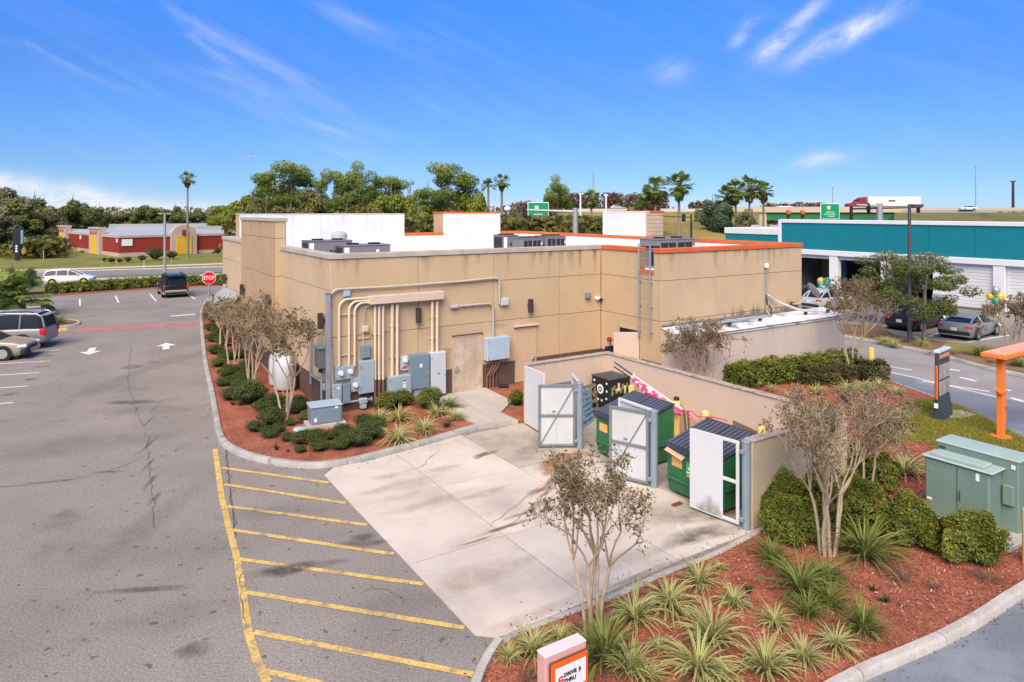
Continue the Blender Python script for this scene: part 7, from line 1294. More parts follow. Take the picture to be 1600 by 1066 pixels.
BRT = [crown("crown", 8000, .10, LM_brt, s_, 16) for s_ in (5, 6)]; YLW = [crown("crown", 7000, .10, LM_ylw, 7, 15)]; OLV = [crown("crown", 7000, .10, LM_olv, s_, 15) for s_ in (8, 9)]; TEA = [crown("crown", 7000, .10, LM_teal, 10, 15)]; RUS = [crown("crown", 3000, .10, LM_rust, s_, 16, .62, 1.1) for s_ in (11, 12)]
PIN = [crown("crown", 9500, .080, LM_pine, s_, 24, 1.0, .9, .92, lump=(.20, .36), asp=.45) for s_ in (13, 14, 15)]; PINS = [crown("crown", 3200, .075, LM_pine, 16, 14, 1.0, 1.1, 1.0, lump=(.10, .18), asp=.4)]
LIV = [crown("crown", 15000, .070, LM_live, s_, 34, 1.0, .9, .95, lump=(.18, .32), asp=.42) for s_ in (17, 18)]
def trunk_mesh(seed, h, limbs=6, r0=.035, low=.45, out=.55):
    r = np.random.default_rng(seed); mb = MB(); mb.tube([(0, 0, 0), (r.normal(0, .015), r.normal(0, .015), .5), (r.normal(0, .03), r.normal(0, .03), 1.0)], [r0 * 1.25, r0, r0 * .4], 7, False)
    for k in range(limbs): z = r.uniform(low, .92); a = r.uniform(0, 6.28); L_ = out * r.uniform(.4, 1) * (1.15 - z); mb.tube([(0, 0, z), (math.cos(a) * L_ * .5, math.sin(a) * L_ * .5, z + .08), (math.cos(a) * L_, math.sin(a) * L_, z + .20)], [r0 * .55, r0 * .35, r0 * .12], 5, False)
    return mb.mesh("trunk", M_trunk)
TRK = [trunk_mesh(s_, 1) for s_ in (1, 2)]; TRKP = [trunk_mesh(s_, 1, 9, .022, .5, .45) for s_ in (3, 4)]
def tree(px, Y, top, wpx, kind, k, label, base=.3, ground=0.0, group=None, name="broadleaf_tree", tall=None):
    p = at(px, Y, ground); h = zz(top, Y) - ground; w = wpx * (1.28 if kind == 'p' else 1.12) * Y / FPX / 2; me = {'o': OAK[:2], 'g': OAK[2:], 'b': BRT, 'y': YLW, 'v': OLV, 't': TEA, 'r': RUS, 'p': PIN, 's': PINS, 'l': LIV}[kind]; t = thing(name, label, "tree", p, (k * 1.9) % 6.28, group)
    cz = h * (1 + base) / 2; hz = h * (1 - base) / 2; sx = {'r': .62}.get(kind, 1); szz = {'r': 1.1, 'p': .85, 's': 1.1, 'l': .85}.get(kind, .8); z_ = hz / (szz * .95 + .12)
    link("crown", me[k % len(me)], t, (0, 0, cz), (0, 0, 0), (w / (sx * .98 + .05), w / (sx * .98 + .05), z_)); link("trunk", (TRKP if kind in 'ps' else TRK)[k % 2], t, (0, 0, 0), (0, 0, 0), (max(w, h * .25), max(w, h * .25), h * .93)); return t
TL_ = [(8, 128, 287, 92, 'g', "largest grey green oak at the photo's edge"), (52, 140, 299, 70, 'o', "dark oak next to the largest one at the photo's edge"), (82, 133, 318, 60, 'g', "lower oak right behind the red building's end"), (-8, 112, 318, 70, 'g', "dim oak standing lowest behind the black pole sign"), (30, 118, 335, 70, 'o', "low oak filling under the black pole sign's oaks"), (112, 155, 303, 66, 'o', "tall dark oak above the red building's first pier"), (134, 165, 313, 50, 'g', "oak above the red building's second pier"), (156, 200, 317, 34, 'o', "distant round oak above the grey shed roofs"), (182, 235, 328, 44, 'v', "distant low tree where the white cloud meets the trees"), (205, 240, 328, 40, 'o', "distant low tree above the long shed roof"), (232, 215, 319, 44, 'o', "tree left of the grey lamp post in the skyline"), (272, 210, 316, 44, 'o', "tree between the lamp post and the tall palm in the skyline"), (312, 205, 322, 44, 'g', "grey tree right of the tall palm in the skyline"), (196, 190, 343, 30, 'y', "yellowing bush above the shed roofs"),
      (346, 160, 316, 44, 'b', "yellow green tree at the forest's left end"), (378, 128, 318, 60, 'b', "bright tree against the white parapet's end"), (392, 138, 297, 70, 'b', "green tree stepping up to the first tall pine"), (415, 125, 302, 66, 'v', "olive tree below the first tall pine"), (392, 112, 338, 50, 'v', "low olive tree just above the tower's coping"), (455, 134, 249, 92, 'p', "tallest broad pine at the left of the pine group"), (428, 142, 272, 50, 'p', "pine behind the tallest one on its left side"), (492, 122, 288, 70, 'v', "olive tree between the first and second pines"), (523, 131, 261, 52, 'p', "narrow pine second from the left"), (564, 130, 252, 64, 'p', "round topped pine in the middle of the group"), (602, 132, 262, 54, 'p', "pine right of the round topped one"), (611, 116, 284, 74, 'b', "bright umbrella shaped tree before the middle pines"), (642, 140, 266, 40, 's', "nearly bare pine with gaps of sky"), (668, 130, 282, 54, 'p', "smaller pine left of the open round pine"), (700, 128, 249, 76, 'p', "big open round pine above the roof notch"), (742, 126, 284, 66, 'b', "bright tree right of the open round pine"), (440, 148, 292, 80, "v", "olive tree showing between the tallest pine and the narrow pine"), (500, 150, 296, 80, "b", "yellow green tree behind the narrow pine"), (545, 150, 300, 70, "o", "dark tree between narrow and round topped pines"), (590, 150, 296, 70, "v", "olive tree behind the round topped pine"), (635, 150, 298, 76, "b", "yellow green tree behind the nearly bare pine"), (680, 148, 300, 76, "v", "olive tree behind the open round pine"), (730, 150, 300, 70, "o", "dark tree at the right end of the forest"), (405, 152, 300, 76, "o", "dark tree behind the stepping green tree"), (575, 112, 312, 60, 'v', "low olive tree at the forest foot in the middle"), (655, 112, 316, 56, 'b', "low green tree above the roof notch"), (705, 112, 318, 60, 'v', "low tree behind the second raised parapet"), (540, 112, 316, 60, 'b', "low green tree at the forest foot under the narrow pine"), (450, 112, 312, 80, 'v', "low olive tree at the foot of the tallest pine"), (760, 120, 318, 50, 'o', "dark low tree by the twin palms"),
      (870, 150, 274, 44, 'p', "lone pine pair above the green road sign"), (808, 118, 326, 50, 'v', "brownish bush beside the back of the green road sign"), (850, 105, 336, 70, 'v', "olive bush in front of the green road sign"), (890, 108, 338, 60, 'o', "dark bush between the road sign and the signal pole"), (795, 100, 345, 50, 'y', "yellow bush by the second raised parapet"), (928, 104, 336, 60, 'o', "dark bush before the right raised parapet"), (812, 108, 332, 56, "r", "brown bush left of the green road sign behind the roof"), (872, 110, 330, 56, "v", "olive brown bush right of the green road sign"), (912, 112, 332, 60, "r", "brown bush behind the grey signal pole"), (940, 110, 333, 50, "v", "olive bush touching the right raised parapet"), (835, 125, 308, 36, 'v', "thin tree left of the lone pines"),
      (1015, 160, 277, 46, 'o', "dark dome shaped tree behind the palms"), (985, 140, 318, 40, 'b', "bright low bush left of the palms"), (1112, 150, 304, 44, 't', "blue green tree before the right palms"), (1132, 146, 310, 50, 't', "blue green bush at the right palms' foot"), (1100, 170, 316, 36, 'g', "grey bush between the palm groups"), (1163, 140, 325, 44, 'g', "bush under the right palm group")]
for k, (x, Y, top, w, kd, lb) in enumerate(TL_): tree(x, Y, top, w, kd, k, lb, {'p': .42, 's': .35, 'b': .05, 'v': .05, 'y': .0, 't': .05, 'r': .0}.get(kd, .08), name={'p': "pine_tree", 's': "pine_tree"}.get(kd, "broadleaf_tree"))
tree(1384, 43.8, 392, 104, 'l', 0, "loose green tree with leaning trunk before the garage's open bay", .30); tree(1444, 37.2, 408, 124, 'l', 1, "dense olive green street tree right of the brown lamp post", .26); tree(1445, 47, 394, 110, 'l', 0, "green tree behind the brown lamp post at the garage wall", .35)
tree(22, 58, 412, 75, 'o', 3, "dark rounded tree behind the feathery palm", .0); tree(-20, 57, 425, 60, 'o', 2, "dark rounded bush at the photo's edge above the silver SUV", .0)
for k, (x, Y, top, R_, lb) in enumerate([(784, 132, 278, 1.7, "taller of the twin palms beside the second raised parapet"), (763, 142, 285, 1.6, "shorter twin palm peeking over the bright tree"), (924, 140, 303, 2.0, "single palm below the thin mast"), (1024, 138, 286, 2.9, "wide palm at the left of the left palm group"), (1061, 134, 280, 2.9, "tallest wide palm of the left palm group"), (1003, 142, 312, 2.4, "low palm beside the right raised parapet"), (1136, 152, 300, 2.8, "palm at the left of the right palm group"), (1152, 150, 290, 2.8, "second palm of the right palm group"), (1171, 148, 284, 3.0, "tallest palm of the right palm group"), (1193, 152, 292, 2.4, "outermost palm by the overpass end")]):
    p = at(x, Y); palm(p, zz(top, Y) - R_ * .45, R_, k, lb, .26, k > 1 or k == 0, .5 if k in (5, 7) else 0)
p = at(293, 105); palm(p, zz(280, 105), 1.25, 3, "very tall thin palm standing alone before the red building", .16, True)
# countless far woods
def woods(name, items, m_list, seed):
    r = np.random.default_rng(seed); V = []; T = []
    for x0, x1, Y, top, n, thick in items:
        for _ in range(n):
            px = r.uniform(x0, x1); c = np.array(at(px, Y + r.uniform(-8, 8), 0)); h = max(2, zz(top + r.uniform(-2.5, 4), Y)); q = 90; pts = np.stack([r.normal(0, thick, q), r.normal(0, thick, q), r.uniform(.05, 1, q) ** .7 * h], 1); pts[:, :2] *= (1.15 - .8 * (pts[:, 2:3] / h)); V.append(leaves(pts + c, 1.1, .6, .2, r)); T.append(np.clip(r.normal(.45, .2, q) + r.uniform(-.15, .15), 0, 1))
    return tag(link(name, quads_mesh(name, np.concatenate(V), np.concatenate(T), m_list)), kind='stuff')
woods("cypress_woods", [(855, 1040, 300, 303, 150, 1.9), (800, 890, 290, 316, 30, 1.8), (1075, 1130, 280, 316, 24, 1.7), (1196, 1290, 320, 319, 60, 1.8)], LM_rust, 3); woods("far_woods", [(-200, 360, 300, 325, 80, 3.5), (330, 800, 230, 322, 90, 3.2), (1190, 1300, 330, 322, 40, 3), (1560, 1900, 330, 328, 30, 3)], LM_olv, 4); woods("undergrowth", [(368, 790, 108, 338, 80, 1.4), (780, 960, 100, 341, 80, 1.3), (-60, 90, 112, 372, 40, 1.6)], LM_olv, 5)
# ------------------------------------------------------------------ red storage building and sheds to the west
M_redw = mat("red_wall", (.25, .030, .018), .8, .07, .4); M_crm = mat("cream_stucco", (.44, .35, .28), .9, .06, .5); M_ydoor = mat("yellow_door", (.68, .42, .03), .6); M_mroof = mat("metal_roof", (.46, .46, .45), .5, .06, .3, metal=.2)
P1, P2, P3 = Vector((-92.8, 137.6, 0)), at(186, 107), at(350, 118.5)
rb = thing("storage_building", "long red storage building with cream piers, yellow doors and grey metal roof", "building")
def along(a, b, f): return a.lerp(b, f)
def wallseg(a, b, z0, z1, m, name, th=.3, parent=rb):
    d = (b - a).normalized(); n_ = Vector((-d.y, d.x, 0)) * th; mb = MB(); mb.prism([(a.x, a.y), (b.x, b.y), (b.x + n_.x, b.y + n_.y), (a.x + n_.x, a.y + n_.y)], z0, z1); return mb.build(name, m, parent)
HT = zz(369, 107)
for a, b in ((P1, P2), (P2, P3 + (P3 - P2) * .8)): wallseg(a, b, 0, .62, M_crm, "base_wall", .34); wallseg(a + VX * .04, b + VX * .04, .621, HT - .3, M_redw, "wall"); wallseg(a - Vector((0, .1, 0)), b - Vector((0, .1, 0)), HT - .299, HT + .05, M_crm, "eave_trim", .4)
def onseg(a, b, px): k = (px - 800) / FPX; d = b - a; return a + d * ((k * a.y - a.x) / (d.x - k * d.y))
for x0, x1, d0, d1 in ((94, 107, 97, 103), (144, 160, 148, 156)):
    a, b = onseg(P1, P2, x0), onseg(P1, P2, x1); o2 = (P2 - P1).normalized(); out = Vector((o2.y, -o2.x, 0)) * .5; wallseg(a + out, b + out, 0, HT + .9, M_crm, "pier", .9); pa = wallseg(a + out * 1.3, b + out * 1.3, HT + .9, HT + 1.2, M_crm, "pier_cap", 1.2); wallseg(onseg(P1, P2, d0) + out * 1.06, onseg(P1, P2, d1) + out * 1.06, .05, 3.1, M_ydoor, "door", .1)
    for f in (.25, .5, .75): q = along(a, b, f) + out * 1.05; MB().box((q.x, q.y, HT + .25), (.28, .2, .5)).build("slot", M_redw, rb)
a, b = onseg(P2, P3, 266), onseg(P2, P3, 306); o2 = (P3 - P2).normalized(); out = Vector((o2.y, -o2.x, 0)) * .5; Wg = (b - a).length; gm = MB(); q = [(0, 0), (Wg, 0), (Wg, HT + .3)] + [(Wg / 2 + Wg / 2 * .93 * math.cos(w), HT + .3 + 1.3 * math.sin(w)) for w in np.linspace(0, math.pi, 14)] + [(0, HT + .3)]
vs = [tuple(a + out + o2 * x + Vector((0, 0, z))) for x, z in q] + [tuple(a - out + o2 * x + Vector((0, 0, z))) for x, z in q]; n_ = len(q); gm.add(vs, [tuple(range(n_)), tuple(range(2 * n_ - 1, n_ - 1, -1))] + [(i, n_ + i, n_ + (i + 1) % n_, (i + 1) % n_) for i in range(n_)]); gm.build("gable", M_crm, rb)
gd = wallseg(a + out * 1.12 + o2 * Wg * .2, a + out * 1.12 + o2 * Wg * .8, .05, 2.9, M_ydoor, "door", .12)
for z in np.arange(.3, 2.9, .32): wallseg(a + out * 1.2 + o2 * Wg * .2, a + out * 1.2 + o2 * Wg * .8, z, z + .27, M_ydoor, "slat", .06, gd)
c = a + out * 1.1 + o2 * Wg / 2; MB().box((c.x, c.y, HT + .4), (.75, .75, .75), rz=math.atan2(o2.y, o2.x)).build("red_square", M_redw, rb)
for px, w_, z0, z1 in ((126, .6, 2.1, 3.0), (183, .5, 2.2, 2.9), (199, 1.5, 1.6, 2.9)): q = onseg(P1 if px < 186 else P2, P2 if px < 186 else P3, px); MB().box((q.x, q.y - .06, (z0 + z1) / 2), (w_, .12, (z1 - z0) * .8), rz=math.atan2((P3 - P2).y, (P3 - P2).x) if px > 186 else math.atan2((P2 - P1).y, (P2 - P1).x)).build("notice_board", M_swh, rb)
rp = [P1, P2, P3 + (P3 - P2) * .8, P3 + (P3 - P2) * .8 + VX * 20, P1 + VX * 14]; MB().prism([(q.x, q.y + .3) for q in rp], HT - .28, HT + .0).build("roof_base", M_mroof, rb)
pv = (P2 + VX * 9); MB().add([tuple(P1 + Vector((0, .2, HT + .06))), tuple(P2 + Vector((0, .2, HT + .06))), tuple(pv + Vector((0, 0, HT + .38))), tuple(P1 + VX * 9 + Vector((0, 0, HT + .38)))], [(0, 1, 2, 3)]).add([tuple(P2 + Vector((0, .2, HT + .06))), tuple(P3 + (P3 - P2) * .8 + Vector((0, .2, HT + .06))), tuple(P3 + (P3 - P2) * .8 + VX * 9 + Vector((0, 0, HT + .38))), tuple(pv + Vector((0, 0, HT + .38)))], [(0, 1, 2, 3)]).build("roof", M_mroof, rb)
M_shdw = mat("shed_teal", (.03, .075, .08), .6)
for k, (x0, x1, Y, top, lb) in enumerate([(170, 352, 160, 351, "farther long grey shed roof over dark doors behind the red building"), (180, 352, 142, 355.5, "nearer long grey shed roof over dark doors behind the red building")]):
    a, b = at(x0, Y), at(x1 + 20, Y + 14); t = thing("storage_shed", lb, "shed"); z = zz(top, Y); wallseg(a, b, 0, z - 1.3, M_shdw, "wall", 6, t); wallseg(a - Vector((0, .5, 0)), b - Vector((0, .5, 0)), z - 1.29, z - .75, mat("shed_fascia", (.50, .46, .40), .8), "fascia", 6.6, t); wallseg(a, b, z - .749, z, M_mroof, "roof", 6, t)
    for f in np.linspace(.05, .95, 12): q = along(a, b, f) - Vector((0, .06, 0)); MB().box((q.x, q.y, (z - 1.3) / 2), (.5, .2, z - 1.3)).build("pier", mat("shed_fascia", (.50, .46, .40), .8), t)
# low bushes at the red building, grass verges, roads
for k, (x, y, w, lb) in enumerate([(163, 408, 10, "small bush at the red building's corner"), (174, 410, 14, "bush right of the corner at the red wall"), (187, 410, 12, "pair of bushes at the red wall, left one"), (200, 409, 14, "pair of bushes at the red wall, right one"), (222, 407, 16, "bush left of the long low bush"), (243, 405, 34, "long low bush before the yellow gate door"), (268, 404, 22, "bush touching the yellow gate door"), (80, 393, 24, "dark low bush at the red building's far end"), (340, 396, 16, "bush near the tan building's far edge")]):
    place_shrub(x, y, w / 1.6, k, lb, False, 1.0, "bushes along the red building")
def band(name, P_, m, z): return struct(name, MB().sheet([Vector((p.x, p.y, z)) for p in P_]), m)
band("road", [g(-300, 462), g(60, 448.5), g(345, 437.5), g(700, 421), g(700, 416), g(345, 430.5), g(60, 441), g(-300, 453)], M_road, -.012); band("road", [g(-300, 446), g(60, 434), g(345, 425), g(700, 412), g(700, 407), g(345, 418), g(60, 426.5), g(-300, 437)], M_road, -.012)
for pts in ([g(-300, 452), g(60, 440.2), g(345, 429.8), g(700, 415.5)], [g(-300, 436.5), g(60, 426), g(345, 417.6), g(700, 407)]): kerb(pts, .3, .12, M_kerb, 1, "kerb", 9)
band("sidewalk", [g(-300, 432), g(76, 422.6), g(345, 413.2), g(700, 403), g(700, 401.4), g(345, 411.2), g(76, 420.4), g(-300, 429)], mat("pale_walk", (.55, .47, .32), .9), -.008)
band("red_verge", [g(-300, 474), g(76, 463.5), g(253, 450.6), g(340, 447), g(340, 445), g(253, 448), g(76, 460), g(-300, 470)], M_mulch, .012)
for px, py, h, lb, c in ((68, 405, 1.3, "white marker post on the lawn near the black pole sign", M_swh), (159, 421, 1.1, "thin yellow marker on the verge left of the lamp post, first", M_ydoor), (182, 421, 1.1, "thin yellow marker on the verge left of the lamp post, second", M_ydoor), (225, 419, 1.0, "short white marker by the sidewalk", M_swh), (268, 417, 1.2, "thin yellow marker right of the lamp post", M_ydoor)):
    t = thing("marker_post", lb, "marker", g(px, py)); MB().tube([(0, 0, 0), (0, 0, h)], .03, 6).build("post", c, t)
ps = thing("pole_sign", "tall black pylon sign with a blue side at the road beyond the lawn", "sign", at(27, 100), R(20)); MB().b2((-.55, -.2, 1.2), (.45, .2, zz(358, 100)), .03).build("cabinet", M_black, ps); MB().b2((.452, -.18, 2.4), (.75, .18, zz(359, 100) - .1), .03).build("side_cabinet", mat("sky_blue_sign", (.16, .30, .42), .4), ps); MB().b2((-.25, -.15, 0), (.35, .15, 1.2)).build("base", M_black, ps); MB().lathe([(.14, -.22), (.14, -.2)], 12, (-.05, 0, 1.75), 'Y').build("mark", M_swh, ps); MB().lathe([(.16, -.22), (.16, -.2)], 12, (-.05, 0, 1.35), 'Y').build("mark", M_swh, ps); MB().lathe([(.14, -.22), (.14, -.2)], 12, (-.05, 0, 2.1), 'Y').build("mark", M_swh, ps)
# ------------------------------------------------------------------ highway
M_con = mat("bridge_concrete", (.50, .40, .285), .9, .08, .1, streak=.2, streakc=(.32, .26, .2)); M_gird = mat("girder_green", (.035, .15, .065), .6, .1, .2); M_slope = mat("dry_slope", (.25, .20, .05), .95, .3, .08, .2, 2, tint=((.12, .12, .03), .52, .7, .07)); M_slopeg = mat("green_slope", (.13, .12, .035), .95, .3, .08, .2, 2, tint=((.19, .13, .07), .5, .68, .1))
zr = OVZ
ov = thing("overpass", "tan concrete highway overpass with green steel girder", "bridge", at(1300, OVY))
x0, x1 = at(1183, OVY).x - at(1300, OVY).x, at(1402, OVY).x - at(1300, OVY).x
MB().b2((x0 - 8, -.4, zr - .9), (x1 + 6, 0, zr + .85)).build("barrier", M_con, ov); MB().b2((x0 - 8, .01, zr - .9), (x1 + 6, 14, zr)).build("deck", M_con, ov); MB().b2((x0 + 3, .3, zr - 3.4), (x1 - 1, .9, zr - .901)).build("girder", M_gird, ov)
for q in np.linspace(x0 + 5, x1 - 3, 12): MB().b2((q - .08, .22, zr - 3.3), (q + .08, .299, zr - .95)).build("stiffener", M_gird, ov)
MB().b2((x0 - 8, .2, 0), (x0 + 3, 13, zr - .901)).build("abutment", M_con, ov); MB().b2((x1 - 1, .2, 0), (x1 + 6, 13, zr - .901)).build("abutment", M_con, ov)
wl = MB(); 
def slope(name, xa, xb, y0, y1, ztop, m, py_top):
    a0, b0, a1, b1 = at(xa, y0), at(xb, y0), at(xa, y1), at(xb, y1); P_ = []; n = 16; r = np.random.default_rng(int(xa + 5000)); V = []; F = []
    for i in range(n + 1):
        for j in range(7): t = j / 6; q = a0.lerp(b0, i / n).lerp(a1.lerp(b1, i / n), t); V.append((q.x, q.y, ztop * (t ** .85) + r.normal(0, .12) * (0 < t < 1) - .03))
    for i in range(n):
        for j in range(6): F.append((i * 7 + j, (i + 1) * 7 + j, (i + 1) * 7 + j + 1, i * 7 + j + 1))
    V += [(at(xa, y1 + 16).x, y1 + 16, ztop), (at(xb, y1 + 16).x, y1 + 16, ztop)]; F.append((6, n * 7 + 6, len(V) - 1, len(V) - 2)); return struct(name, MB().add(V, F, True), m)
slope("embankment", 1398, 2300, 172, 203, zz(332, 205) , M_slopeg, 0); slope("embankment", 870, 1186, 178, 209, zz(331, 210), M_slope, 0)
slope("embankment", 1020, 1150, 120, 172, zz(345, 172), M_slope, 0)
for xa, xb in ((880, 1176),):
    t = thing("guard_wall", "pale concrete barrier of the highway seen beyond trees and palms", "barrier", at(1028, 212)); w2_ = (at(xb, 212) - at(xa, 212)).x / 2; MB().b2((-w2_, 0, zz(331, 212)), (w2_, .4, zz(326.3, 212))).build("barrier", mat("pale_barrier", (.50, .46, .41), .9, .1, .1), t)
t = thing("guard_rail", "grey guard rail of the highway above the green slope", "guard rail", at(1700, 206)); MB().b2((-56, 0, zz(331, 206)), (60, .2, zz(328.6, 206))).build("rail", M_galv, t)
t = thing("guard_wall", "tan concrete barrier of the highway behind the white car", "barrier", at(1700, 222)); MB().b2((-58, 0, zz(331, 222)), (62, .4, zz(324.6, 222))).build("barrier", M_con, t)
# road signs and signals
M_sgn = mat("sign_green", (.004, .25, .11), .5, .03, .5)
def bigsign(pxc, Y, y0, y1, wpx, label, back=False):
    w = wpx * Y / FPX; z1, z0 = zz(y0, Y), zz(y1, Y); t = thing("road_sign", label, "road sign", at(pxc, Y)); MB().b2((-w / 2, 0, z0), (w / 2, .12, z1), .03).build("panel", M_swh, t); f = MB().b2((-w / 2 + .1, -.02, z0 + .1), (w / 2 - .1, -.003, z1 - .1), .03).build("face", M_sgn, t); h = z1 - z0
    MB().add([(-w * .16 - .0, -.03, z1 - h * .16), (w * .02, -.03, z1 - h * .16), (w * .03, -.03, z1 - h * .30), (-w * .07, -.03, z1 - h * .44), (-w * .17, -.03, z1 - h * .30)], [(4, 3, 2, 1, 0)]).build("shield", mat("shield_cream", (.62, .52, .32), .6), f)
    for q, (a, b) in enumerate(((.0, .42), (-.02, .62), (.05, .34))): MB().box((w * a, -.028, z0 + h * (.44 - q * .13)), (w * b, .008, h * .06)).build("legend_line", mat("legend", (.34, .46, .38), .6), f)
    for s_ in (-1, 1): MB().b2((s_ * w * .36 - .12, .13, 0), (s_ * w * .36 + .12, .3, z1)).build("post", M_galv, t)
bigsign(1297, 130, 318, 342.5, 30, "green highway guide sign with shield in front of the overpass"); bigsign(841, 112, 316, 350, 33, "green highway guide sign half hidden by bushes beyond the roof")
def signal(px, Y, top, arm, heads, label, m=M_galv, r=.16):
    t = thing("traffic_signal", label, "traffic signal", at(px, Y)); h = zz(top, Y); MB().tube([(0, 0, 0), (0, 0, h)], [r * 1.2, r], 10).build("pole", m, t); MB().tube([(0, 0, h - .5), (arm, 0, h - .25)], [r * .6, r * .35], 8).build("mast_arm", m, t)
    for q in heads: b = MB().box((arm * q, -.1, h - .55), (.36, .3, 1.0), .03).build("signal_head", M_black, t); MB().box((arm * q, .08, h - .55), (.62, .03, 1.25)).build("back_plate", M_black, b)
signal(899, 88, 325, -6.6, (.0, .98), "grey signal pole with a mast arm beyond the right raised parapet", M_galv, .34); signal(1330, 118, 322, 12.2, (.25, .95), "dark signal pole with a long arm above the teal garage", M_black, .26); signal(1374.5, 118, 318, -4, (.5,), "pale grey wide signal pole above the teal garage", M_galv, .5); signal(1080, 112, 335, -6, (.2, .9), "dark signals on an arm before the left palm group", M_black, .14)
for px, lb in ((1232, "orange signal housing left of the green guide sign, first"), (1254, "orange signal housing left of the green guide sign, second")):
    t = thing("traffic_light", lb, "traffic light", at(px, 118)); z = zz(332, 118); MB().box((0, 0, z), (.75, .5, .7), .1).build("housing", mat("signal_orange", (.50, .11, .02), .5), t); MB().box((0, .0, z - .65), (.5, .4, .6), .05).build("lower_housing", M_black, t); MB().box((0, .3, z - .3), (.1, .1, 1.6)).build("hanger", M_black, t); MB().tube([(0, .3, z - 1), (0, .3, 0)], .1, 6).build("pole", M_black, t)
for px, Y, top, base, r, lb, m in ((1524.5, 225, 262, 0, .12, "tall thin highway light mast at the horizon", M_galv), (1583, 240, 284, 0, .40, "dark slim tower at the horizon near the photo's edge", M_dkbrown), (927, 220, 272, 0, .16, "thin dark mast above the single palm", M_galv), (1301, 200, 294, 0, .10, "very thin mast above the green guide sign", M_galv), (907, 190, 303, 0, .22, "white street pole before the brown woods, left", M_swh), (947, 190, 306, 0, .22, "white street pole before the brown woods, right", M_swh)):
    t = thing("mast", lb, "mast", at(px, Y)); MB().tube([(0, 0, 0), (0, 0, zz(top, Y))], [r * 1.3, r], 7).build("pole", m, t); MB().box((0, 0, zz(top, Y) + .1), (r * 5, .3, .35), .05).build("head", m, t)
wt = thing("water_tank", "small white round tank among the bushes beyond the roof", "tank", at(793, 118)); MB().ball((0, 0, zz(327, 118)), (.62, .62, .5), 14, 8).build("globe", M_swh, wt); MB().tube([(0, 0, 0), (0, 0, zz(329, 118))], .15, 8).build("stem", M_swh, wt)
ax_ = thing("airplane", "tiny airplane low in the sky above the pines", "airplane", at(394, 800, zz(246, 800)), R(10)); MB().lathe([(.05, -4), (.55, -3), (.6, 2.5), (.1, 4.5)], 10, (0, 0, 0), 'X').build("fuselage", M_rim, ax_); MB().box((0, 0, 0), (1.4, 8, .15)).build("wing", M_rim, ax_); MB().box((-3.8, 0, .8), (1, .15, 1.6)).build("tail", M_rim, ax_)


# ------------------------------------------------------------------ age and wear
def crack(pts, w, name="asphalt_crack", m=None, z=.0146):
    r2 = np.random.default_rng(int(abs(pts[0].x * 77 + pts[0].y * 31))); P_ = resample(pts, .22); P_ = [p + Vector((r2.normal(0, .035), r2.normal(0, .035), 0)) for p in P_]; a = offset(P_, w / 2); b = offset(P_, -w / 2); vs = []; k = len(P_)
    for i in range(k): f = min(1, i / 3 + .1, (k - 1 - i) / 3 + .1) * r2.uniform(.4, 1.2); c = P_[i]; q = a[i] - c; vs += [(c.x + q.x * f, c.y + q.y * f, z), (c.x - q.x * f, c.y - q.y * f, z)]
    return struct(name, MB().add(vs, [(2 * i, 2 * i + 2, 2 * i + 3, 2 * i + 1) for i in range(k - 1)]), m or M_crack)
for q in ([(0, 762), (60, 756), (118, 749), (190, 731), (225, 712)], [(228, 670), (231, 700), (234, 730), (238, 765), (241, 795), (240, 830)], [(352, 688), (356, 735), (363, 800), (368, 850)], [(372, 880), (376, 930), (383, 985)], [(205, 540), (200, 600), (215, 650), (228, 670)], [(560, 930), (600, 915), (640, 945)]):
    crack([g(*p) for p in q], .017, m=mat('old_crack', (.12, .108, .096), .95, .3, 5))
# thin cracks and the rusty leak across the concrete pad
for q in ([(690, 700), (650, 735), (610, 742)], [(872, 735), (850, 775), (822, 800), (788, 828)], [(868, 745), (820, 780), (760, 830)], [(700, 668 + 14), (735, 700)]): crack([g(*p) for p in q], .016, "concrete_crack", M_dirt if False else mat("pad_crack", (.22, .18, .14), .9), .0235)
for px, py, rx, ry, a, m in [(885, 716, 1.0, .42, .9, F_rust), (868, 736, .6, .25, .9, F_rust), (862, 752, .45, .12, 1.2, F_brown), (852, 772, .45, .10, 1.1, F_brown), (836, 790, .4, .09, .8, F_brown), (812, 806, .45, .08, .6, F_brown), (786, 826, .5, .08, .55, F_brown), (745, 846, .5, .06, .6, F_brown), (760, 710, .5, .16, .8, F_brown), (1100, 838, 1.1, .35, .62, F_dark), (1060, 800, 1.2, .5, .5, F_dirt)]: blob(g(px, py), rx, ry, a, .0205, m, "ground_stain", 28, .6)
# oil drips in the parking bays
for px, py in ((75, 556), (62, 574), (48, 593), (20, 616), (150, 470), (205, 466), (255, 478), (300, 462)): blob(g(px, py), .35, .22, .4, .0150, F_oil, "oil_stain", 20, .7)
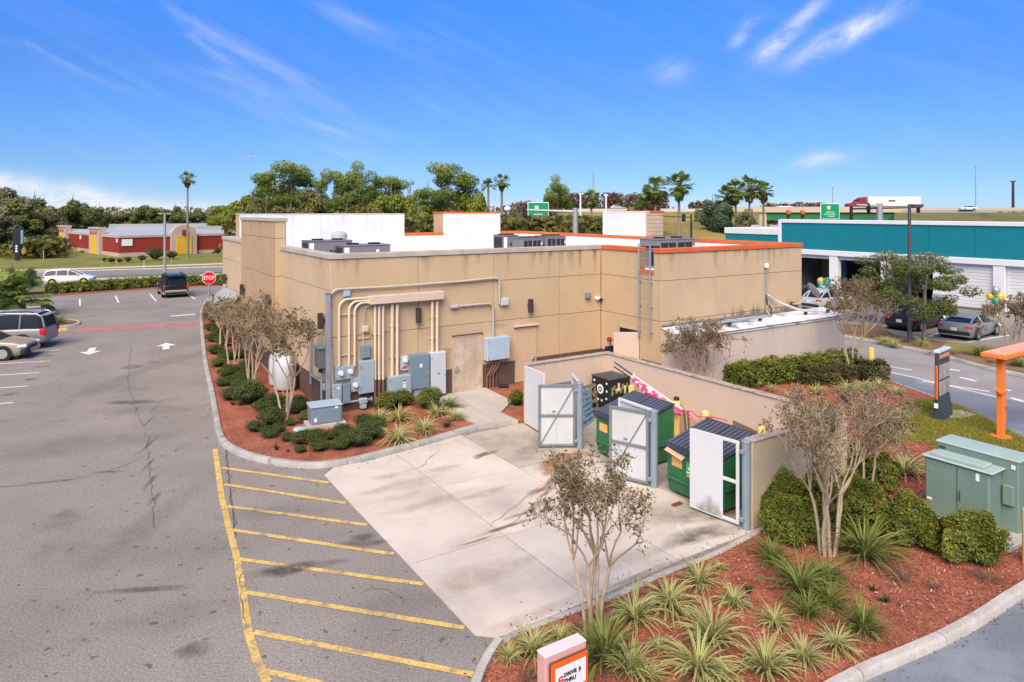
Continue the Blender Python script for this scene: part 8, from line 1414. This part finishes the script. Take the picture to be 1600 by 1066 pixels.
# rain streaks below the copings and mildew above the cold store roof
F_str = fading("streak_film", (.22, .16, .105), .48, 5); F_mil = fading("mildew_film", (.085, .075, .06), .75, 7)
def streak(axis, c0, a, z, w, h, m):
    nz = 4; vs = []; fd = []
    for i in range(nz + 1):
        for j in (-1, 0, 1):
            t = i / nz; q = a + j * w / 2 * (1 - .5 * t); vs.append((q, c0, z - h * t) if axis == 'v' else (c0, q, z - h * t)); fd.append((1 - t) ** 1.2 * (1 if j == 0 else .0))
    o = P("rain_streak", MB().add(vs, [(i * 3 + j, i * 3 + j + 1, i * 3 + j + 4, i * 3 + j + 3) for i in range(nz) for j in range(2)]), m); at_ = o.data.attributes.new("fade", 'FLOAT', 'POINT'); at_.data.foreach_set("value", np.array(fd, dtype=np.float32)); return o
r9 = np.random.default_rng(9)
for a in r9.uniform(.2, 12.1, 26): streak('v', -.0035, a, ZC0, r9.uniform(.1, .5), r9.uniform(.3, 1.5), F_str)
for a in r9.uniform(12.5, 21.3, 16): streak('v', WV - .0035, a, ZC0, r9.uniform(.1, .5), r9.uniform(.3, 1.2), F_str)
for a in r9.uniform(.2, 6.6, 9): streak('u', -.0035, a, ZC0, r9.uniform(.1, .4), r9.uniform(.3, 1.1), F_str)
for a in r9.uniform(T0 + .2, T1 - .2, 9): streak('u', TU - .0035, a, 6.74, r9.uniform(.1, .4), r9.uniform(.3, 1.1), F_str)
def mildew(a, w, h): o = streak('v', WV - .0042 - .0002 * (int(a * 10) % 7), a, zb + .05, w, -h, F_mil); return o
for a in r9.uniform(15.6, 21.2, 22): mildew(a, r9.uniform(.15, .7), r9.uniform(.25, .75))
for u_, z_, w_, h_ in ((1.6, 2.75, 1.6, .5), (4.6, 1.9, .9, .9), (6.95, 2.62, .8, .25)): streak('v', -.0038, u_, z_, w_, h_, F_str)
# small hardware: locks and warning stickers on the cabinets, bolts on the transformer
for o in [o for o in bpy.data.objects if o.type == 'EMPTY' and o.get("category") in ("electrical cabinet", "meter box", "switch box", "wire trough")]:
    cv = [c for c in o.children if c.name.startswith("cover")]
    if cv:
        bb = [Vector(c) for c in cv[0].bound_box]; x0, x1 = min(c.x for c in bb), max(c.x for c in bb); y0 = min(c.y for c in bb); z0, z1 = min(c.z for c in bb), max(c.z for c in bb)
        MB().box((x1 - .05, y0 - .012, (z0 + z1) / 2 - .05), (.035, .022, .07), .006).build("lock", M_steel, o)
        for q in (.12, .88): MB().box((x0 + .004, y0 - .006, z0 + (z1 - z0) * q), (.03, .02, .09), .005).build("hinge", M_galv, o)
for x, z in ((-.55, 1.1), (-.55, .25), (.55, .25)): MB().lathe([(.02, -.012), (.02, 0)], 8, (x, 0, z), 'Y').build("bolt", M_galv, tr_)
MB().tube([(.10, -.03, .62), (.10, -.06, .64), (.10, -.06, .80), (.10, -.03, .82)], .014, 6).build("handle", M_mdk, tr_)
